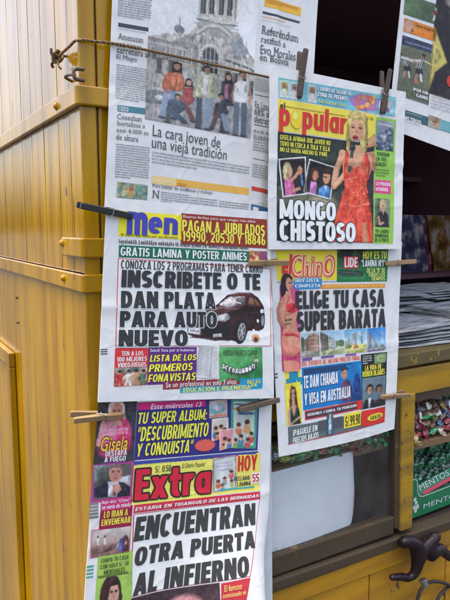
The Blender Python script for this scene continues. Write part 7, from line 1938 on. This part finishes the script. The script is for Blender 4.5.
# ---- wrapped sweets ----
def sweet_mesh(kind):
    """a twist-wrapped sweet: crumpled body and two pleated fans"""
    rnd = np.random.default_rng(len(kind)*7+ord(kind[0]))
    seg = 16
    prof = [(-0.021, 0.0078), (-0.0175, 0.0062), (-0.0135, 0.0022), (-0.011, 0.0052), (-0.007, 0.0082), (0.0, 0.0092), (0.007, 0.0082), (0.011, 0.0052), (0.0135, 0.0022), (0.0175, 0.0065), (0.021, 0.0085)]
    v = []; f = []
    for i, (x, r) in enumerate(prof):
        fan = abs(x) > 0.0136
        for k in range(seg):
            a = 2*math.pi*k/seg
            rr = r*(1+(0.22 if fan else 0.10)*(1 if k % 2 else -1)*(1 if fan else 0.6)+rnd.uniform(-.12, .12))
            v.append((x+rnd.uniform(-.0012, .0012), rr*math.cos(a), rr*math.sin(a)*(0.5 if fan else 0.82)))
    for i in range(len(prof)-1):
        for k in range(seg): f.append((i*seg+k, i*seg+(k+1) % seg, (i+1)*seg+(k+1) % seg, (i+1)*seg+k))
    f += [tuple(range(seg-1, -1, -1)), tuple((len(prof)-1)*seg+k for k in range(seg))]
    me = bpy.data.meshes.new('sweet'); me.from_pydata(v, [], f); me.materials.append(FOIL[kind])
    return me
SW = {k: sweet_mesh(k) for k in FOIL}
def sweet(kind, x, y, z, label, group, s_=1.0):
    o = bpy.data.objects.new('sweet', SW[kind]); C.objects.link(o)
    o.location = (x, y, z); o.rotation_euler = (RNG.uniform(0, 6.28), RNG.uniform(-.5, .5), RNG.uniform(0, 6.28)); o.scale = (s_,)*3
    tag(o, label, 'sweet', group)
# right cabinet shelf: a heap of mixed sweets up to the top
zs = 1.081
for layer in range(5):
    for row in range(3):
        for k in range(13 - layer//2):
            x = 0.748 + 0.0245*k + RNG.uniform(-.006, .006); y = 0.028+0.024*row+0.012*layer*0.6+RNG.uniform(-.004, .004)
            kind = ['brown', 'cream', 'red', 'blue', 'silver', 'gold', 'brown', 'green', 'cream', 'red'][int(RNG.integers(10))]
            if layer == 0 and k < 5: kind = ['gold', 'cream', 'green', 'gold', 'red'][int(RNG.integers(5))]
            sweet(kind, x, y, zs+0.6*sag(x)+0.010+0.0185*layer+RNG.uniform(-.002, .003), {'brown': 'brown', 'cream': 'cream', 'red': 'red', 'blue': 'dark blue', 'silver': 'silver', 'gold': 'golden', 'green': 'green'}[kind]+' wrapped sweet in the mixed heap above the mint box', 'mixed sweets heaped on the right shelf', 1.15)
# left cabinet shelf: green sweets in a low heap
for layer in range(3):
    for row in range(3):
        for k in range(13 - layer):
            x = 0.435 + 0.0185*k + 0.008*layer + RNG.uniform(-.005, .005); y = 0.034+0.022*row+RNG.uniform(-.004, .004)
            kind = ['green', 'green', 'green', 'green', 'silver', 'red', 'green', 'brown'][int(RNG.integers(8))]
            if x < 0.49: kind = ['brown', 'red', 'green', 'gold', 'brown'][int(RNG.integers(5))]
            sweet(kind, x, y, 1.091+0.4*sag(x)+0.010+0.017*layer+RNG.uniform(-.002, .003), {'brown': 'brown', 'red': 'red', 'silver': 'silver', 'gold': 'golden', 'green': 'green'}[kind]+' wrapped sweet in the green heap under the bikini tabloid', 'green sweets heaped on the left shelf', 1.1)
for k in range(12):
    x = 0.345+0.009*k; sweet('lime' if 3 < k < 10 else 'silver', x, 0.036+0.02*(k % 3), 1.103+0.012*(k % 2), 'lime wrapped sweet on the left end of the shelf' if 3 < k < 10 else 'silver wrapped sweet on the left end of the shelf', 'lime and silver sweets on the left shelf', 1.0)

# ---- hanging white wrapping paper behind the glass ----
def hanging_sheet():
    nu, nv = 30, 26; v = []; f = []
    x0, x1, z1 = 0.25, 0.567, 1.088
    for j in range(nv):
        t = j/(nv-1)
        for i in range(nu):
            u = i/(nu-1)
            x = x0+(x1-x0)*u + 0.024*t*u
            z = z1 - 0.012*(1-u)*0 - 0.178*t - 0.012*sm(u*2.2-1.2)*0 + 0.010*u*t
            z += (0.005*math.sin(5*u+1)+0.0025*math.sin(13*u))*t*t
            y = 0.0225 + 0.004*math.sin(5.0*u+2.5*t)*t
            s2 = max(0.0, u-0.9)/0.1; y += 0.010*s2*s2*t; z += 0.018*s2*s2*max(0, t-0.75)*4; x -= 0.005*s2*s2*max(0, t-.6)*2.5
            v.append((x-x0, y, z-z1))
    N = len(v)
    v += [(a, b_+0.0005, c_) for a, b_, c_ in v]
    for j in range(nv-1):
        for i in range(nu-1):
            a = j*nu+i; f.append((a, a+nu, a+nu+1, a+1)); f.append((N+a, N+a+1, N+a+nu+1, N+a+nu))
    idx = np.arange(N).reshape(nv, nu); rim = list(idx[0, :])+list(idx[1:, -1])+list(idx[-1, -2::-1])+list(idx[-2:0:-1, 0])
    for p_, q in zip(rim, rim[1:]+rim[:1]): f.append((int(p_), int(q), int(q)+N, int(p_)+N))
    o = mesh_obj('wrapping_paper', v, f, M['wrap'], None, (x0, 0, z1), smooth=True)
    tag(o, 'plain white paper sheet hung below the left shelf behind the glass', 'paper sheet')
hanging_sheet()

# ---- mint display carton with rolls ----
def text_mesh(name, key, x0, z0, x1, z1, y, mat, parent, th=0.0006, skew=0.0):
    v, f = TEXT[key]; lo, hi = v.min(0), v.max(0)
    q = (v-lo)/(hi-lo)
    P = [(x0+a*(x1-x0), y, z0+b_*(z1-z0)+skew*a) for a, b_ in q]
    return mesh_obj(name, P, [t[::-1] for t in f], mat, parent)
CXB, CYB, CZB = 0.748, 0.034, 0.8795
box = thing('mint_carton', 'green display carton with white lettering and red band on the right cabinet floor', 'carton', (CXB, CYB, CZB))
box.rotation_euler = (0, R(0.6), R(1.5))
wB, dB = 0.26, 0.13
out_ = [(0, 0), (wB, 0), (wB, 0.054), (0.058, 0.050), (0.047, 0.054), (0.043, 0.062), (0.040, 0.094), (0.036, 0.0985), (0, 0.101)]
o = MB(); nO = len(out_)
o.add([(x, 0, z) for x, z in out_]+[(x, 0.0015, z) for x, z in out_], [tuple(range(nO)), tuple(range(2*nO-1, nO-1, -1))]+[(i, i+nO, (i+1) % nO+nO, (i+1) % nO) for i in range(nO)])
fp = o.build('front_panel', M['carton_green'], box)
o = MB(); o.box(0.0, 0.0015, 0.002, dB, 0, 0.101); o.box(wB-0.0015, wB, 0.002, dB, 0, 0.06); o.box(0.002, wB-0.002, 0.002, dB, 0, 0.0015); o.box(0.0, wB, dB, dB+0.0015, 0, 0.105)
o.build('tray', M['carton_green'], box)
o = MB()
ln = [(wB, 0.050), (0.060, 0.046), (0.048, 0.049), (0.0425, 0.055), (0.0385, 0.062), (0.0355, 0.088), (0.031, 0.094), (0.004, 0.0965)]
for (ax, az), (bx, bz) in zip(ln[:-1], ln[1:]):
    dx, dz = bx-ax, bz-az; L_ = math.hypot(dx, dz); px_, pz_ = -dz/L_*0.0011, dx/L_*0.0011
    o.add([(ax+px_, -0.0004, az+pz_), (bx+px_, -0.0004, bz+pz_), (bx-px_, -0.0004, bz-pz_), (ax-px_, -0.0004, az-pz_)], [(0, 1, 2, 3)])
o.build('white_rim', M['white_ink'], fp)
o = MB()
for x, z, r in ((0.030, 0.045, .0052), (0.035, 0.036, .005), (0.029, 0.026, .0052), (0.040, 0.0255, .0056), (0.034, 0.017, .005)):
    o.add([(x, -0.0006, z)]+[(x+r*math.cos(t), -0.0006, z+r*math.sin(t)) for t in np.linspace(0, 2*math.pi, 17)[:-1]], [(0, 1+i, 1+(i+1) % 16) for i in range(16)])
o.build('mint_print', M['white_ink'], fp)
o = MB(); o.box(0.004, 0.018, -0.0006, -0.0003, 0.046, 0.078); o.build('red_mark', M['red_ink'], fp)
text_mesh('lettering', ('MENTOL', 1.0), 0.062, 0.014, 0.20, 0.026, -0.0007, M['white_ink'], fp)
# rolls standing and leaning inside
def roll_mesh():
    v = []; f = []; seg = 14
    prof = [(0.0, 0.004), (0.001, 0.009), (0.010, 0.0098), (0.075, 0.0098), (0.084, 0.009), (0.085, 0.003), (0.092, 0.006)]
    for x, r in prof:
        for k in range(seg):
            a = 2*math.pi*k/seg; rr = r*(1+(0.25 if x > .09 else 0)*(1 if k % 2 else -1)); v.append((rr*math.cos(a), rr*math.sin(a), x))
    for i in range(len(prof)-1):
        for k in range(seg): f.append((i*seg+k, i*seg+(k+1) % seg, (i+1)*seg+(k+1) % seg, (i+1)*seg+k))
    f += [tuple(range(seg-1, -1, -1)), tuple((len(prof)-1)*seg+k for k in range(seg))]
    return v, f
rv_, rf_ = roll_mesh()
roll0 = mesh_obj('mint_roll', rv_, rf_, FOIL['mint'], smooth=True)
tag(roll0, 'green foil mint roll lying in the green display carton', 'mint roll', 'mint rolls in the carton')
band = MB(); 
for k in range(14):
    pass
band.tube([(0, 0, 0.034), (0, 0, 0.052)], 0.0101, 14); band.build('wrapper_band', M['white_ink'], roll0)
def put_roll(o, x, y, z, rx, rz):
    o.location = (x, y, z); o.rotation_euler = (rx, 0, rz)
# a back row stands upright, the front rows lie slanted across the carton
k = 0
for row, (yy, zz, rx) in enumerate(((0.052, 0.905, R(35)), (0.078, 0.925, R(48)), (0.105, 0.935, R(30)))):
    for i in range(10):
        o = roll0 if k == 0 else copy_tree(roll0)
        put_roll(o, CXB+0.016+0.0245*i+RNG.uniform(-.003, .003), yy+0.03+RNG.uniform(-.004, .004), zz+(0.008 if i < 2 else 0)-0.03+0.02*row*0.4, R(0)+RNG.uniform(-.1, .1)+rx*0.5, RNG.uniform(-.35, .2)+R(60))
        k += 1
# larger mint packet lying on top with lettering
pk = thing('mint_packet', 'green packet with white and red print lying over the mint rolls', 'packet', (0.838, 0.044, 0.939))
pk.rotation_euler = (R(-28), R(-9), 0)
o = MB()
o.hexa([(-0.052, -0.011), (0.085, -0.011), (0.085, 0.016), (-0.052, 0.016)], -0.004, 0.010); o.build('wrapper', M['carton_green'], pk, bevel=0.004)
o = MB(); o.box(-0.03, 0.085, -0.0046, -0.0043, -0.0105, -0.0025); o.build('red_band', M['red_ink'], pk)
text_mesh('lettering', ('MENTOS', 1.0), -0.034, 0.001, 0.07, 0.0145, -0.0048, M['white_ink'], pk)
# dim carton behind the left glass
oc = thing('sweet_carton', 'dim red and green carton behind the left glass door', 'carton', (0.598, 0.13, 0.8895))
o = MB(); o.box(0, 0.085, 0, 0.1, 0, 0.05); o.build('tray', M['carton_red'], oc, bevel=0.001)
o = MB(); o.box(0.003, 0.082, 0.003, 0.097, 0.0505, 0.12); o.build('carton_top', M['carton_green'], oc, bevel=0.003)
o = MB(); o.box(0.01, 0.075, -0.0006, -0.0002, 0.02, 0.036); o.build('pale_band', M['white_ink'], oc)

# =====================================================================
#  PLASTIC-WRAPPED LOCK AND CABLE BELOW THE SILL
# =====================================================================
def skin_thing(name, verts, edges, radii, mat, parent, rough_amp=0.004):
    me = bpy.data.meshes.new(name); me.from_pydata(verts, edges, [])
    o = bpy.data.objects.new(name, me); me.materials.append(mat); link(o, parent)
    o.modifiers.new('skin', 'SKIN')
    for i, r in enumerate(radii):
        rr = r if isinstance(r, tuple) else (r, r)
        me.skin_vertices[0].data[i].radius = rr
    me.skin_vertices[0].data[0].use_root = True
    ss = o.modifiers.new('sub', 'SUBSURF'); ss.levels = 3; ss.render_levels = 3
    tx = bpy.data.textures.new(name+'_folds', 'CLOUDS'); tx.noise_scale = 0.016; tx.noise_depth = 2
    d = o.modifiers.new('folds', 'DISPLACE'); d.texture = tx; d.strength = rough_amp; d.mid_level = 0.5
    dg = bpy.context.evaluated_depsgraph_get(); e = o.evaluated_get(dg)
    m2 = bpy.data.meshes.new_from_object(e)
    o.modifiers.clear(); o.data = m2
    for p_ in m2.polygons: p_.use_smooth = True
    return o
lock = thing('wrapped_padlock', 'dark plastic bag twisted around a padlock below the cabinet sill', 'padlock', (0.735, -0.028, 0.835))
def rel(x, z, y=0.0): return (x-0.735, y, z-0.835)
vs = [rel(0.722, 0.846), rel(0.706, 0.872), rel(0.680, 0.879, .004), rel(0.665, 0.874, .004), rel(0.721, 0.818), rel(0.716, 0.795), rel(0.700, 0.786, .004), rel(0.680, 0.795, .006), rel(0.645, 0.804, .008),
      rel(0.750, 0.848), rel(0.772, 0.862), rel(0.790, 0.866, .0), rel(0.764, 0.826), rel(0.770, 0.806), rel(0.795, 0.830), rel(0.820, 0.806), rel(0.850, 0.786)]
es = [(0, 1), (1, 2), (2, 3), (0, 4), (4, 5), (5, 6), (6, 7), (7, 8), (0, 9), (9, 10), (10, 11), (9, 12), (12, 13), (12, 14), (14, 15), (15, 16)]
rad = [.022, .019, .018, .014, .017, .015, .012, .011, .008, .019, .018, .013, .021, .013, .018, .015, .013]
skin_thing('plastic_bag', vs, es, [r_*0.8 for r_ in rad], M['black_plastic'], lock, 0.004)
o = MB(); o.tube([rel(0.722, 0.786, -0.014), rel(0.727, 0.772, -0.019)], [0.0085, 0.0075], 14); o.tube([rel(0.727, 0.772, -0.0190), rel(0.7273, 0.771, -0.0193)], [0.0050, 0.0045], 12)
o.build('lock_cylinder', M['steel'], lock, bevel=0.001)
o = MB(); o.tube([rel(0.7272, 0.7716, -0.0192), rel(0.7276, 0.7704, -0.0196)], 0.0032, 10); o.build('keyhole', M['rubber'], lock)
o = MB()
o.tube(spline([(0.735, -0.012, 0.62), (0.734, -0.016, 0.69), (0.739, -0.018, 0.722), (0.750, -0.018, 0.741), (0.776, -0.018, 0.748), (0.811, -0.018, 0.738), (0.848, -0.018, 0.716), (0.90, -0.016, 0.67), (0.93, -0.012, 0.58)], 8), 0.0038, 10)
o.tube(spline([(0.795, -0.010, 0.60), (0.800, -0.012, 0.66), (0.814, -0.014, 0.693), (0.834, -0.014, 0.706), (0.87, -0.014, 0.712), (0.93, -0.012, 0.70)], 8), 0.0036, 10)
tag(o.build('cable', M['rubber'], smooth=True), 'black cable looped on the lower ochre panel', 'cable')
